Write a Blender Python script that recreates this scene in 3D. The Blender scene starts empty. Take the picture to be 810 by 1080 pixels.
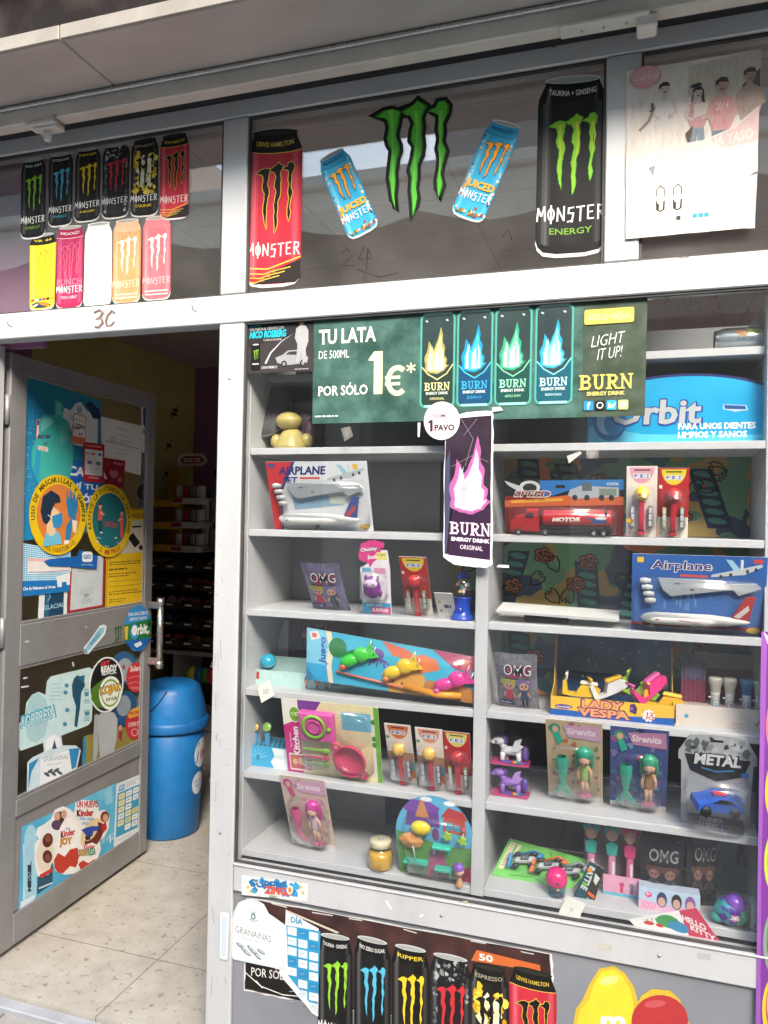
import bpy, bmesh, math, random
from math import sin, cos, pi, radians as RAD
from mathutils import Vector as V, Matrix
from mathutils.geometry import tessellate_polygon
random.seed(7)
C = bpy.context.scene.collection
scn = bpy.context.scene

# ---------------------------------------------------------------- camera, sky, sun, exposure
YAW, PITCH, ROLL, FPX = RAD(17.975), RAD(0.65), RAD(1.043), 800.0
CAM = V((0.0, -1.93, 1.50))
_f = V((-sin(YAW)*cos(PITCH), cos(YAW)*cos(PITCH), sin(PITCH)))
_r0 = V((cos(YAW), sin(YAW), 0)); _u0 = _r0.cross(_f)
_r = cos(ROLL)*_r0 + sin(ROLL)*_u0
_u = -sin(ROLL)*_r0 + cos(ROLL)*_u0
cam = bpy.data.cameras.new('camera'); cam_o = bpy.data.objects.new('camera', cam); C.objects.link(cam_o)
cam_o.matrix_world = Matrix(((_r.x, _u.x, -_f.x, CAM.x), (_r.y, _u.y, -_f.y, CAM.y), (_r.z, _u.z, -_f.z, CAM.z), (0, 0, 0, 1)))
cam.sensor_fit = 'VERTICAL'; cam.sensor_height = 24.0; cam.lens = 24.0*FPX/1080.0
cam.clip_start = 0.02; cam.clip_end = 500
scn.camera = cam_o

SUN_EL, SUN_AZ = RAD(39), RAD(28)          # sun in front of the shop (towards -y), to the right
w = bpy.data.worlds.new('World'); scn.world = w; w.use_nodes = True
nt = w.node_tree; bg = nt.nodes['Background']
sky = nt.nodes.new('ShaderNodeTexSky'); sky.sky_type = 'NISHITA'; sky.sun_disc = False
sky.sun_elevation = SUN_EL; sky.sun_rotation = RAD(180) + SUN_AZ*-1
sky.air_density = 1.6; sky.dust_density = 3.5
nt.links.new(sky.outputs[0], bg.inputs[0]); bg.inputs[1].default_value = 0.15
sl = bpy.data.lights.new('sun', 'SUN'); so = bpy.data.objects.new('sun', sl); C.objects.link(so)
sl.energy = 1.3; sl.angle = RAD(20); sl.color = (1.0, 0.95, 0.86)
to_sun = V((sin(SUN_AZ)*cos(SUN_EL), -cos(SUN_AZ)*cos(SUN_EL), sin(SUN_EL)))
so.rotation_euler = to_sun.to_track_quat('Z', 'Y').to_euler()
scn.view_settings.view_transform = 'Standard'; scn.view_settings.look = 'None'
scn.view_settings.exposure = 2.05; scn.view_settings.gamma = 1.0
scn.view_settings.use_curve_mapping = False
scn.cycles.max_bounces = 10; scn.cycles.transparent_max_bounces = 24; scn.cycles.caustics_reflective = False
scn.cycles.use_denoising = True

# ---------------------------------------------------------------- projection helpers (used to measure the photograph)
def ray(px, py): return _r*((px-405)/FPX) - _u*((py-540)/FPX) + _f
def atY(px, py, Y=0.0):
    d = ray(px, py); return CAM + d*((Y-CAM.y)/d.y)
def atZ(px, py, Z):
    d = ray(px, py); return CAM + d*((Z-CAM.z)/d.z)
def atPlane(px, py, p0, n):
    d = ray(px, py); return CAM + d*((p0-CAM).dot(n)/d.dot(n))

# ---------------------------------------------------------------- materials
def lin(h):
    h = h.lstrip('#'); o = []
    for i in (0, 2, 4):
        c = int(h[i:i+2], 16)/255
        o.append(c/12.92 if c <= .04045 else ((c+.055)/1.055)**2.4)
    return o
_M = {}
def pmat(name, c1, c2=None, scale=6.0, rough=.5, metal=0.0, bump=0.0, detail=5, coat=0.0, rvar=.08, stretch=None, spec=.5, contrast=(.35, .65)):
    """procedural Principled: two base colours mixed by noise, roughness varied, optional bump"""
    if name in _M: return _M[name]
    m = bpy.data.materials.new(name); m.use_nodes = True; n = m.node_tree.nodes; l = m.node_tree.links
    b = n['Principled BSDF']
    c1 = lin(c1) if isinstance(c1, str) else list(c1)
    c2 = ([x*.82 for x in c1] if c2 is None else (lin(c2) if isinstance(c2, str) else list(c2)))
    tc = n.new('ShaderNodeTexCoord'); src = tc.outputs['Object']
    if stretch:
        mp = n.new('ShaderNodeMapping'); mp.inputs['Scale'].default_value = stretch
        l.new(src, mp.inputs[0]); src = mp.outputs[0]
    no = n.new('ShaderNodeTexNoise'); no.inputs['Scale'].default_value = scale; no.inputs['Detail'].default_value = detail
    no.inputs['Roughness'].default_value = .6
    l.new(src, no.inputs['Vector'])
    rp = n.new('ShaderNodeValToRGB'); e = rp.color_ramp.elements
    e[0].position = contrast[0]; e[1].position = contrast[1]
    e[0].color = (*c1, 1); e[1].color = (*c2, 1)
    l.new(no.outputs['Fac'], rp.inputs[0]); l.new(rp.outputs[0], b.inputs['Base Color'])
    mr = n.new('ShaderNodeMapRange'); mr.inputs['To Min'].default_value = max(.02, rough-rvar); mr.inputs['To Max'].default_value = min(1, rough+rvar)
    l.new(no.outputs['Fac'], mr.inputs[0]); l.new(mr.outputs[0], b.inputs['Roughness'])
    b.inputs['Metallic'].default_value = metal; b.inputs['Coat Weight'].default_value = coat
    b.inputs['Specular IOR Level'].default_value = spec
    if bump:
        bp = n.new('ShaderNodeBump'); bp.inputs['Strength'].default_value = bump; bp.inputs['Distance'].default_value = .004
        l.new(no.outputs['Fac'], bp.inputs['Height']); l.new(bp.outputs[0], b.inputs['Normal'])
    _M[name] = m; return m
def ink(h):
    """printed colour, slightly mottled"""
    c = lin(h); c = [x*.92+.004 for x in c]
    return pmat('print '+h.lstrip('#'), c, [x*.9+.004 for x in c], scale=22, rough=.45, rvar=.1, spec=.22)
def plas(h, rough=.32):
    c = [x*.85+.003 for x in lin(h)]
    return pmat('plastic %s %.2f' % (h.lstrip('#'), rough), c, [x*.9 for x in c], scale=14, rough=rough, rvar=.05)
def clear(name, ior, rough, tint=(1, 1, 1), dust=0.0, dscale=4.0):
    """thin clear sheet: see-through with a Fresnel mirror and a little dust"""
    if name in _M: return _M[name]
    m = bpy.data.materials.new(name); m.use_nodes = True; n = m.node_tree.nodes; l = m.node_tree.links
    n.remove(n['Principled BSDF']); out = n['Material Output']
    tr = n.new('ShaderNodeBsdfTransparent'); tr.inputs[0].default_value = (*tint, 1)
    gl = n.new('ShaderNodeBsdfGlossy'); gl.inputs['Roughness'].default_value = rough
    lw = n.new('ShaderNodeLayerWeight'); lw.inputs[0].default_value = .5        # Schlick Fresnel, the same from both faces
    pw = n.new('ShaderNodeMath'); pw.operation = 'POWER'; pw.inputs[1].default_value = 5; l.new(lw.outputs['Facing'], pw.inputs[0])
    F0 = ((ior-1)/(ior+1))**2
    ma = n.new('ShaderNodeMath'); ma.operation = 'MULTIPLY_ADD'; ma.inputs[1].default_value = 1-F0; ma.inputs[2].default_value = F0; l.new(pw.outputs[0], ma.inputs[0])
    mx = n.new('ShaderNodeMixShader'); l.new(ma.outputs[0], mx.inputs[0]); l.new(tr.outputs[0], mx.inputs[1]); l.new(gl.outputs[0], mx.inputs[2])
    last = mx
    if dust:
        df = n.new('ShaderNodeBsdfDiffuse'); df.inputs[0].default_value = (.62, .6, .57, 1)
        tc = n.new('ShaderNodeTexCoord'); no = n.new('ShaderNodeTexNoise'); no.inputs['Scale'].default_value = dscale; no.inputs['Detail'].default_value = 8
        l.new(tc.outputs['Object'], no.inputs['Vector'])
        mr = n.new('ShaderNodeMapRange'); mr.inputs['From Min'].default_value = .4; mr.inputs['From Max'].default_value = .75
        mr.inputs['To Min'].default_value = dust*.5; mr.inputs['To Max'].default_value = dust*2
        l.new(no.outputs['Fac'], mr.inputs[0])
        m2 = n.new('ShaderNodeMixShader'); l.new(mr.outputs[0], m2.inputs[0]); l.new(mx.outputs[0], m2.inputs[1]); l.new(df.outputs[0], m2.inputs[2]); last = m2
    l.new(last.outputs[0], out.inputs[0]); _M[name] = m; return m

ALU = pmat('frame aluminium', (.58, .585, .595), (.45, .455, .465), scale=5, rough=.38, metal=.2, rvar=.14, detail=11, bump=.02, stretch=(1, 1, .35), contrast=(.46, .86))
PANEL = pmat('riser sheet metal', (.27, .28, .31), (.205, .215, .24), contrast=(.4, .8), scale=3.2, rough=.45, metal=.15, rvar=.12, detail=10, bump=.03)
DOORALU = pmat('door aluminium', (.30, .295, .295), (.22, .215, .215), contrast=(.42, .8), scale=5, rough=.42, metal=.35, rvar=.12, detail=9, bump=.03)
SHELF = pmat('shelf laminate', (.48, .49, .51), (.40, .41, .43), contrast=(.42, .85), scale=7, rough=.45, rvar=.12, detail=11)
GLASS = clear('window glass', 1.56, .0, (.985, .99, .99), .006, 3)
TGLASS = clear('transom glass', 2.2, .0, (.95, .96, .96), .035, 4)
BLIS = clear('blister plastic', 1.5, .07, (.96, .96, .96), .01, 9)
DARK = pmat('black card', (.012, .012, .013), (.02, .02, .022), rough=.7)
RAILM = pmat('rail paint', (.70, .66, .59), (.58, .545, .49), scale=6, rough=.45, detail=9)
HEADM = pmat('header aluminium', (.70, .69, .67), (.58, .57, .555), scale=5, rough=.45, detail=10, stretch=(.4, 1, 1))
STEEL = pmat('satin steel', (.62, .6, .56), (.5, .48, .45), scale=12, rough=.28, metal=.9)
PAPER = ink('f2f1ec')

# ---------------------------------------------------------------- objects
def setp(o, label=None, cat=None, group=None, kind=None):
    if label: o['label'] = label
    if cat: o['category'] = cat
    if group: o['group'] = group
    if kind: o['kind'] = kind
    return o
def thing(name, label, cat, loc=(0, 0, 0), rot=(0, 0, 0), group=None):
    o = bpy.data.objects.new(name, None); C.objects.link(o); o.empty_display_size = .05
    o.location = loc; o.rotation_euler = rot
    return setp(o, label, cat, group)

class MB:
    """collects shapes and links them as ONE mesh object"""
    def __init__(s): s.v = []; s.f = []; s.mi = []; s.sm = []; s.mats = []
    def m(s, mat):
        if mat not in s.mats: s.mats.append(mat)
        return s.mats.index(mat)
    def add(s, vs, fs, mat, smooth=False, M=None):
        k = len(s.v); mi = s.m(mat)
        for p in vs: s.v.append(tuple(M @ V(p)) if M is not None else tuple(p))
        for f in fs: s.f.append([i+k for i in f]); s.mi.append(mi); s.sm.append(smooth)
        return s
    def bm(s, b, mat, smooth=False, M=None):
        b.verts.ensure_lookup_table(); b.verts.index_update()
        s.add([v.co.copy() for v in b.verts], [[v.index for v in f.verts] for f in b.faces], mat, smooth, M); b.free(); return s
    def box(s, c, d, mat, bev=0.0, M=None, seg=1):
        b = bmesh.new(); bmesh.ops.create_cube(b, size=1)
        for v in b.verts: v.co = V((v.co.x*d[0]+c[0], v.co.y*d[1]+c[1], v.co.z*d[2]+c[2]))
        if bev: bmesh.ops.bevel(b, geom=b.edges[:], offset=min(bev, min(d)*.45), segments=seg, affect='EDGES', profile=.5)
        return s.bm(b, mat, False if seg < 2 else True, M)
    def span(s, x0, x1, y0, y1, z0, z1, mat, bev=0.0):
        return s.box(((x0+x1)/2, (y0+y1)/2, (z0+z1)/2), (x1-x0, y1-y0, z1-z0), mat, bev)
    def ball(s, c, r, mat, M=None, seg=16):
        if not hasattr(r, '__len__'): r = (r, r, r)
        b = bmesh.new(); bmesh.ops.create_uvsphere(b, u_segments=seg, v_segments=max(6, seg*2//3), radius=1)
        for v in b.verts: v.co = V((v.co.x*r[0]+c[0], v.co.y*r[1]+c[1], v.co.z*r[2]+c[2]))
        return s.bm(b, mat, True, M)
    def lathe(s, prof, mat, seg=24, M=None, smooth=True, sx=1.0, sy=1.0):
        vs = []; fs = []; n = len(prof)
        for k in range(seg):
            a = 2*pi*k/seg
            for r, z in prof: vs.append((r*cos(a)*sx, r*sin(a)*sy, z))
        for k in range(seg):
            k2 = (k+1) % seg
            for i in range(n-1): fs.append((k*n+i, k2*n+i, k2*n+i+1, k*n+i+1))
        return s.add(vs, fs, mat, smooth, M)
    def tube(s, pts, r, mat, seg=8, M=None, cap=True):
        pts = [V(p) for p in pts]; vs = []; fs = []
        rr = r if hasattr(r, '__len__') else [r]*len(pts)
        for i, p in enumerate(pts):
            d = (pts[min(i+1, len(pts)-1)]-pts[max(i-1, 0)]).normalized()
            a = d.orthogonal().normalized() if abs(d.z) > .95 else V((0, 0, 1)).cross(d).normalized()
            if i and False: pass
            b2 = d.cross(a)
            for k in range(seg):
                t = 2*pi*k/seg; vs.append(p + a*cos(t)*rr[i] + b2*sin(t)*rr[i])
        for i in range(len(pts)-1):
            for k in range(seg):
                k2 = (k+1) % seg; fs.append((i*seg+k, i*seg+k2, (i+1)*seg+k2, (i+1)*seg+k))
        if cap: fs.append(list(range(seg))[::-1]); fs.append([(len(pts)-1)*seg+k for k in range(seg)])
        return s.add(vs, fs, mat, True, M)
    def prism(s, poly, y0, y1, mat, M=None, smooth=False):
        """outline in x-z, extruded along y"""
        n = len(poly); vs = [(p[0], y0, p[1]) for p in poly]+[(p[0], y1, p[1]) for p in poly]
        tri = tessellate_polygon([[V((p[0], p[1], 0)) for p in poly]])
        fs = [list(t) for t in tri]+[[i+n for i in t][::-1] for t in tri]
        fs += [(i, (i+1) % n, (i+1) % n+n, i+n) for i in range(n)]
        return s.add(vs, fs, mat, smooth, M)
    def build(s, name, parent=None, **kw):
        me = bpy.data.meshes.new(name); me.from_pydata([tuple(p) for p in s.v], [], s.f)
        for m in s.mats: me.materials.append(m)
        me.polygons.foreach_set('material_index', s.mi); me.polygons.foreach_set('use_smooth', s.sm); me.update()
        o = bpy.data.objects.new(name, me); C.objects.link(o)
        if parent is not None: o.parent = parent
        return setp(o, **kw) if kw else o

# ---------------------------------------------------------------- flat printed artwork (stickers, posters, card faces)
_T = {}
def glyphs(txt, bold=0.0, shear=0.0):
    k = (txt, bold, shear)
    if k not in _T:
        c = bpy.data.curves.new('lettering', 'FONT'); c.body = txt; c.resolution_u = 2; c.offset = bold; c.shear = shear
        o = bpy.data.objects.new('lettering', c); m = o.to_mesh()
        vs = [(v.co.x, v.co.y) for v in m.vertices]; fs = [list(p.vertices) for p in m.polygons]
        o.to_mesh_clear(); bpy.data.objects.remove(o); bpy.data.curves.remove(c)
        x0 = min(v[0] for v in vs); x1 = max(v[0] for v in vs); y0 = min(v[1] for v in vs); y1 = max(v[1] for v in vs)
        _T[k] = ([((x-x0)/(x1-x0), (y-y0)/(y1-y0)) for x, y in vs], fs, (x1-x0)/max(1e-6, y1-y0))
    return _T[k]
CIR = [(cos(2*pi*i/28), sin(2*pi*i/28)) for i in range(28)]
class Art:
    """2-D artwork, y down; every call lies a hair above the one before"""
    DH = 0.000025
    def __init__(s): s.v = []; s.f = []; s.mi = []; s.mats = []; s.k = 0
    def m(s, mat):
        if isinstance(mat, str): mat = ink(mat)
        if mat not in s.mats: s.mats.append(mat)
        return s.mats.index(mat)
    def put(s, pts, fs, mat):
        k = len(s.v); mi = s.m(mat); s.k += 1
        s.v += [(p[0], p[1], s.k) for p in pts]
        for f in fs: s.f.append([i+k for i in f]); s.mi.append(mi)
        return s
    def poly(s, pts, mat):
        tri = tessellate_polygon([[V((p[0], p[1], 0)) for p in pts]])
        return s.put(pts, [list(t) for t in tri], mat)
    def rect(s, x, y, w, h, mat, n=1):
        if n > 1:
            pts = [(x+w*i/n, y+h*j) for j in (0, 1) for i in range(n+1)]
            return s.put(pts, [(i, i+1, n+2+i, n+1+i) for i in range(n)], mat)
        return s.put([(x, y), (x+w, y), (x+w, y+h), (x, y+h)], [(0, 1, 2, 3)], mat)
    def rrect(s, x, y, w, h, r, mat):
        pts = []
        for cx, cy, a0 in ((x+w-r, y+r, -90), (x+w-r, y+h-r, 0), (x+r, y+h-r, 90), (x+r, y+r, 180)):
            for i in range(5): a = RAD(a0+i*22.5); pts.append((cx+r*cos(a), cy+r*sin(a)))
        return s.poly(pts, mat)
    def ell(s, cx, cy, rx, ry, mat, rot=0):
        c, d = cos(rot), sin(rot)
        return s.put([(cx+x*rx*c-y*ry*d, cy+x*rx*d+y*ry*c) for x, y in CIR], [list(range(28))], mat)
    def disc(s, cx, cy, rx, ry, mat, n=6):
        pts = [(cx, cy)]; fs = []
        for j in range(1, n+1): pts += [(cx+x*rx*j/n, cy+y*ry*j/n) for x, y in CIR]
        for i in range(28):
            i2 = (i+1) % 28; fs.append((0, 1+i, 1+i2))
            for j in range(n-1): a = 1+j*28; fs.append((a+i, a+28+i, a+28+i2, a+i2))
        return s.put(pts, fs, mat)
    def ring(s, cx, cy, rx, ry, wd, mat):
        n = 28; pts = [(cx+x*rx, cy+y*ry) for x, y in CIR]+[(cx+x*(rx-wd), cy+y*(ry-wd)) for x, y in CIR]
        return s.put(pts, [(i, (i+1) % n, n+(i+1) % n, n+i) for i in range(n)], mat)
    def line(s, pts, wd, mat, closed=False, taper=False):
        P = [V((p[0], p[1])) for p in pts]; n = len(P); L = []; R = []
        for i in range(n):
            a = P[(i-1) % n] if (closed or i) else P[i]; b = P[(i+1) % n] if (closed or i < n-1) else P[i]
            d = (b-a); d = d.normalized() if d.length > 1e-9 else V((1, 0)); q = V((-d.y, d.x))
            e1 = (P[i]-a); k = 1.0
            if e1.length > 1e-9 and (b-P[i]).length > 1e-9:
                e1 = e1.normalized(); k = min(1.8, 1/max(.5, abs(e1.dot(d))))
            ww = wd/2*k*((1-i/(n-1)) if taper else 1); L.append(P[i]+q*ww); R.append(P[i]-q*ww)
        fs = [(i, (i+1) % n, n+(i+1) % n, n+i) for i in range(n if closed else n-1)]
        return s.put([tuple(p) for p in L+R], fs, mat)
    def text(s, t, x, y, w, h, mat, bold=.02, shear=0.0, keep=False, slope=0.0, rot=0.0, curve=0.0):
        if bold > .04:
            d = (bold-.03)*h*.8; q = dict(shear=shear, keep=keep, slope=slope, rot=rot)
            for i in range(6): s.text(t, x+d*cos(i*pi/3), y+d*sin(i*pi/3), w, h, mat, .03, **q); s.k -= .8
            bold = .03
        vs, fs, asp = glyphs(t, bold, shear)
        if keep and h*asp < w: x += (w-h*asp)/2; w = h*asp
        if rot:
            c, d = cos(rot), sin(rot); cx, cy = x+w/2, y+h/2
            P = [((p*w-w/2), (h/2-q*h)) for p, q in vs]
            return s.put([(cx+a*c-b*d, cy+a*d+b*c) for a, b in P], fs, mat)
        return s.put([(x+p*w, y+h-q*h+slope*p*w-curve*(2*p-1)**2) for p, q in vs], fs, mat)
    def arc(s, t, cx, cy, rx, ry, a0, a1, h, mat, bold=.02, inward=False):
        n = len(t)
        for i, ch in enumerate(t):
            if ch == ' ': continue
            vs, fs, asp = glyphs(ch, bold, 0); a = RAD(a0+(a1-a0)*(i+.5)/n); up = V((cos(a), sin(a)))
            if inward: up = -up
            rt = V((-up.y, up.x)); o = V((cx+rx*cos(a), cy+ry*sin(a))); wd = h*min(asp, 1.0)
            s.put([tuple(o+rt*((p-.5)*wd)+up*(q*h)) for p, q in vs], fs, mat)
        return s
    def star(s, cx, cy, r, mat, n=5, q=.42, rot=-pi/2):
        return s.poly([(cx+(r if i % 2 == 0 else r*q)*cos(rot+pi*i/n), cy+(r if i % 2 == 0 else r*q)*sin(rot+pi*i/n)) for i in range(2*n)], mat)
    def micro(s, x, y, w, n, dy, mat, h=None, rag=.35):
        """rows of print too small to read in the photograph"""
        for i in range(n):
            xx = x
            while xx < x+w*(1-random.random()*rag):
                ww = dy*(.6+random.random()*1.6); ww = min(ww, x+w-xx)
                s.rect(xx, y+i*dy, ww, h or dy*.45, mat); s.k -= 1; xx += ww+dy*.35
        s.k += 1; return s
    def build(s, name, fn, parent=None, **kw):
        me = bpy.data.meshes.new(name)
        co = [fn(p[0], p[1], p[2]*s.DH) for p in s.v]
        # face every polygon to the viewer's side of the sheet
        fs = []
        a, b, c = fn(0, 0, 0), fn(1, 0, 0), fn(0, 1, 0); up = V(fn(0, 0, 1))-V(a)
        flip = (V(b)-V(a)).cross(V(c)-V(a)).dot(up) < 0
        for f in s.f:
            area = sum(s.v[f[i]][0]*s.v[f[(i+1) % len(f)]][1]-s.v[f[(i+1) % len(f)]][0]*s.v[f[i]][1] for i in range(len(f)))
            fs.append(f if (area > 0) != flip else f[::-1])
        me.from_pydata([tuple(p) for p in co], [], fs)
        for m in s.mats: me.materials.append(m)
        me.polygons.foreach_set('material_index', s.mi); me.update()
        o = bpy.data.objects.new(name, me); C.objects.link(o)
        if parent is not None: o.parent = parent
        return setp(o, **kw) if kw else o

# the planes stickers lie on
GP = (V((0, .0172, 0)), V((0, -1, 0)))          # outer face of the shop glass
BP = (V((0, -.0006, 0)), V((0, -1, 0)))          # front face of the aluminium frame
RP = (V((0, .0112, 0)), V((0, -1, 0)))          # riser panel
DA = math.atan2(.862, -.030)                     # the open door leaf, seen from above
DH0 = V((-1.990, .105, 0)); DDIR = V((cos(DA), sin(DA), 0)); DN = V((DDIR.y, -DDIR.x, 0))
DGP = (DH0 - DN*.011, DN)                        # face of the door glass
DFP = (DH0 + DN*.0006, DN)                       # face of the door rails
def pxmap(plane, crop=(0, 0), k=1.0, lift=0.0):
    """art drawn in (zoomed) photo pixels -> points on a plane of the scene"""
    p0, n = plane
    return lambda x, y, h: atPlane(crop[0]+x/k, crop[1]+y/k, p0, n) + n*(h+lift)
def quad(plane, corners, W, H, crop=(0, 0), k=1.0, lift=0.0):
    """art of size W x H stretched over a quad whose corners (tl tr br bl) were measured in the photograph"""
    p0, n = plane; q = [atPlane(crop[0]+x/k, crop[1]+y/k, p0, n) for x, y in corners]
    def fn(x, y, h):
        a, b = x/W, y/H
        return q[0]*((1-a)*(1-b)) + q[1]*(a*(1-b)) + q[2]*(a*b) + q[3]*((1-a)*b) + n*(h+lift)
    return fn
def card(x0, z0, s, y0=0.0):
    """art in units of s metres, x right, y down from (x0, z0), on a card facing -y"""
    return lambda x, y, h: V((x0+x*s, y0-h, z0-y*s))
def jag(pts, amp, n=4, closed=True):
    out = []; N = len(pts)
    for i in range(N if closed else N-1):
        a, b = pts[i], pts[(i+1) % N]
        for j in range(n):
            t = j/n; out.append((a[0]+(b[0]-a[0])*t+(random.uniform(-amp, amp) if j else 0), a[1]+(b[1]-a[1])*t+(random.uniform(-amp, amp) if j else 0)))
    if not closed: out.append(pts[-1])
    return out
# ================================================================ the setting
def tile_mat(name, c1, c2, ox, oy, size, gap, speck, rough=.4, grout=(.17, .15, .125)):
    m = bpy.data.materials.new(name); m.use_nodes = True; n = m.node_tree.nodes; l = m.node_tree.links; b = n['Principled BSDF']
    tc = n.new('ShaderNodeTexCoord'); mp = n.new('ShaderNodeMapping'); mp.inputs['Location'].default_value = (-ox, -oy, 0); l.new(tc.outputs['Object'], mp.inputs[0])
    br = n.new('ShaderNodeTexBrick'); br.offset = 0; br.inputs['Scale'].default_value = 1; br.inputs['Brick Width'].default_value = size; br.inputs['Row Height'].default_value = size
    br.inputs['Mortar Size'].default_value = gap; br.inputs['Mortar Smooth'].default_value = .3
    l.new(mp.outputs[0], br.inputs['Vector'])
    no = n.new('ShaderNodeTexNoise'); no.inputs['Scale'].default_value = 9; no.inputs['Detail'].default_value = 9; no.inputs['Roughness'].default_value = .7; l.new(tc.outputs['Object'], no.inputs['Vector'])
    mx = n.new('ShaderNodeMix'); mx.data_type = 'RGBA'; mx.inputs['A'].default_value = (*c1, 1); mx.inputs['B'].default_value = (*c2, 1)
    mr = n.new('ShaderNodeMapRange'); mr.inputs['From Min'].default_value = .36; mr.inputs['From Max'].default_value = .66; l.new(no.outputs['Fac'], mr.inputs[0]); l.new(mr.outputs[0], mx.inputs['Factor'])
    vo = n.new('ShaderNodeTexVoronoi'); vo.inputs['Scale'].default_value = 55; l.new(tc.outputs['Object'], vo.inputs['Vector'])
    n2 = n.new('ShaderNodeTexNoise'); n2.inputs['Scale'].default_value = 38; n2.inputs['Detail'].default_value = 4; l.new(tc.outputs['Object'], n2.inputs['Vector'])
    r2 = n.new('ShaderNodeValToRGB'); r2.color_ramp.elements[0].position = .60; r2.color_ramp.elements[1].position = .68
    r2.color_ramp.elements[0].color = (0, 0, 0, 1); r2.color_ramp.elements[1].color = (speck, speck, speck, 1); l.new(n2.outputs['Fac'], r2.inputs[0])
    m3 = n.new('ShaderNodeMix'); m3.data_type = 'RGBA'; m3.blend_type = 'MIX'; l.new(r2.outputs[0], m3.inputs['Factor']); l.new(mx.outputs['Result'], m3.inputs['A']); m3.inputs['B'].default_value = (c2[0]*.45, c2[1]*.42, c2[2]*.38, 1)
    m4 = n.new('ShaderNodeMix'); m4.data_type = 'RGBA'; l.new(br.outputs['Fac'], m4.inputs['Factor']); l.new(m3.outputs['Result'], m4.inputs['A']); m4.inputs['B'].default_value = (*grout, 1)
    l.new(m4.outputs['Result'], b.inputs['Base Color']); b.inputs['Roughness'].default_value = rough
    bp = n.new('ShaderNodeBump'); bp.inputs['Strength'].default_value = .25; bp.inputs['Distance'].default_value = .002; bp.invert = True; l.new(br.outputs['Fac'], bp.inputs['Height']); l.new(bp.outputs[0], b.inputs['Normal'])
    return m
FLOOR = tile_mat('worn cream floor tiles', (.50, .465, .41), (.385, .35, .295), -1.5, .3, .6, .0022, .65)
STONE = pmat('grey threshold stone', (.42, .43, .45), (.33, .34, .36), scale=8, rough=.6, bump=.2, detail=10)
MARBLE = pmat('grey marble soffit', (.50, .475, .435), (.38, .36, .33), scale=2.6, rough=.4, detail=12, stretch=(1, 2.4, 1), contrast=(.3, .7))
MARBLE_EDGE = pmat('marble edge', (.30, .28, .245), (.24, .22, .19), scale=9, rough=.5, detail=10)
GRANITE = pmat('dark brown granite', (.014, .010, .009), (.060, .048, .042), scale=7, spec=.15, rough=.6, detail=14, contrast=(.40, .72))
ASPH = pmat('asphalt', (.05, .05, .052), (.065, .064, .062), scale=40, rough=.9, bump=.3)
PAVE = tile_mat('pavement slabs', (.38, .355, .32), (.32, .30, .27), 0, 0, .3, .006, .3, .8)
RUBBER = pmat('grey rubber', (.07, .068, .066), (.035, .034, .033), rough=.6)
PURPLE = pmat('purple wall paint', (.34, .16, .30), (.28, .13, .25), scale=3, rough=.8)
OLIVE = pmat('olive wall paint', (.50, .47, .16), (.43, .40, .13), scale=3, rough=.8)
CEIL = tile_mat('ceiling tiles', (.46, .395, .39), (.40, .345, .345), -1.2, .2, .6, .005, .1, .9, (.30, .26, .26))

def S(name, *spans, mat=None, bev=0):
    b = MB()
    for sp in spans: b.span(*sp, mat, bev)
    return b.build(name, kind='structure')
S('ground', (-120, 120, -120, 60, -.6, -.30), mat=pmat('earth', (.14, .12, .1), rough=.9))
S('pavement', (-30, 30, -2.9, -.055, -.3, -.030), mat=PAVE)
S('road', (-60, 60, -5.0, -2.9, -.3, -.15), mat=ASPH)
S('far_pavement', (-60, 60, -6.2, -5.0, -.3, -.03), mat=PAVE)
S('threshold', (-2.10, -1.04, -.055, -.012, -.3, -.012), mat=STONE, bev=.004)
S('floor', (-3.36, 2.6, -.012, 3.42, -.3, 0), mat=FLOOR)
S('ceiling', (-3.36, 2.6, .06, 3.42, 2.70, 2.78), mat=CEIL)

sw = thing('shop_walls', 'dim interior walls of the shop, olive and purple paint seen through the doorway', 'wall')
MB().span(-3.40, -3.35, .06, 3.42, 0, 2.70, OLIVE).build('olive_wall', sw)
b = MB(); b.span(-3.35, 2.6, 3.40, 3.45, 0, 2.70, PURPLE); b.span(2.55, 2.6, .06, 3.4, 0, 2.7, PURPLE); b.build('purple_wall', sw)
MB().span(-3.35, -2.20, .06, .10, 0, 2.70, PURPLE).span(-2.24, -2.20, .10, .42, 2.0, 2.70, PURPLE).span(-2.30, -1.865, .11, .13, 2.058, 2.70, PURPLE).build('front_return', sw)
for x, z, r in ((-3.345, 2.2, .05), (-3.345, 1.93, .045)):
    pass
# painted decorations on the olive wall: a few dark leaf shapes
a = Art()
for px, py in ((184, 437), (185, 433), (178, 470), (190, 520), (176, 500)):
    a.ell(px, py, 3.4, 1.6, '3a3820', rot=.5); a.line([(px-5, py+5), (px, py), (px+3, py-6)], .9, '3a3820')
a.build('leaf_motif', pxmap((V((-3.349, 0, 0)), V((1, 0, 0)))), sw)

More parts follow.
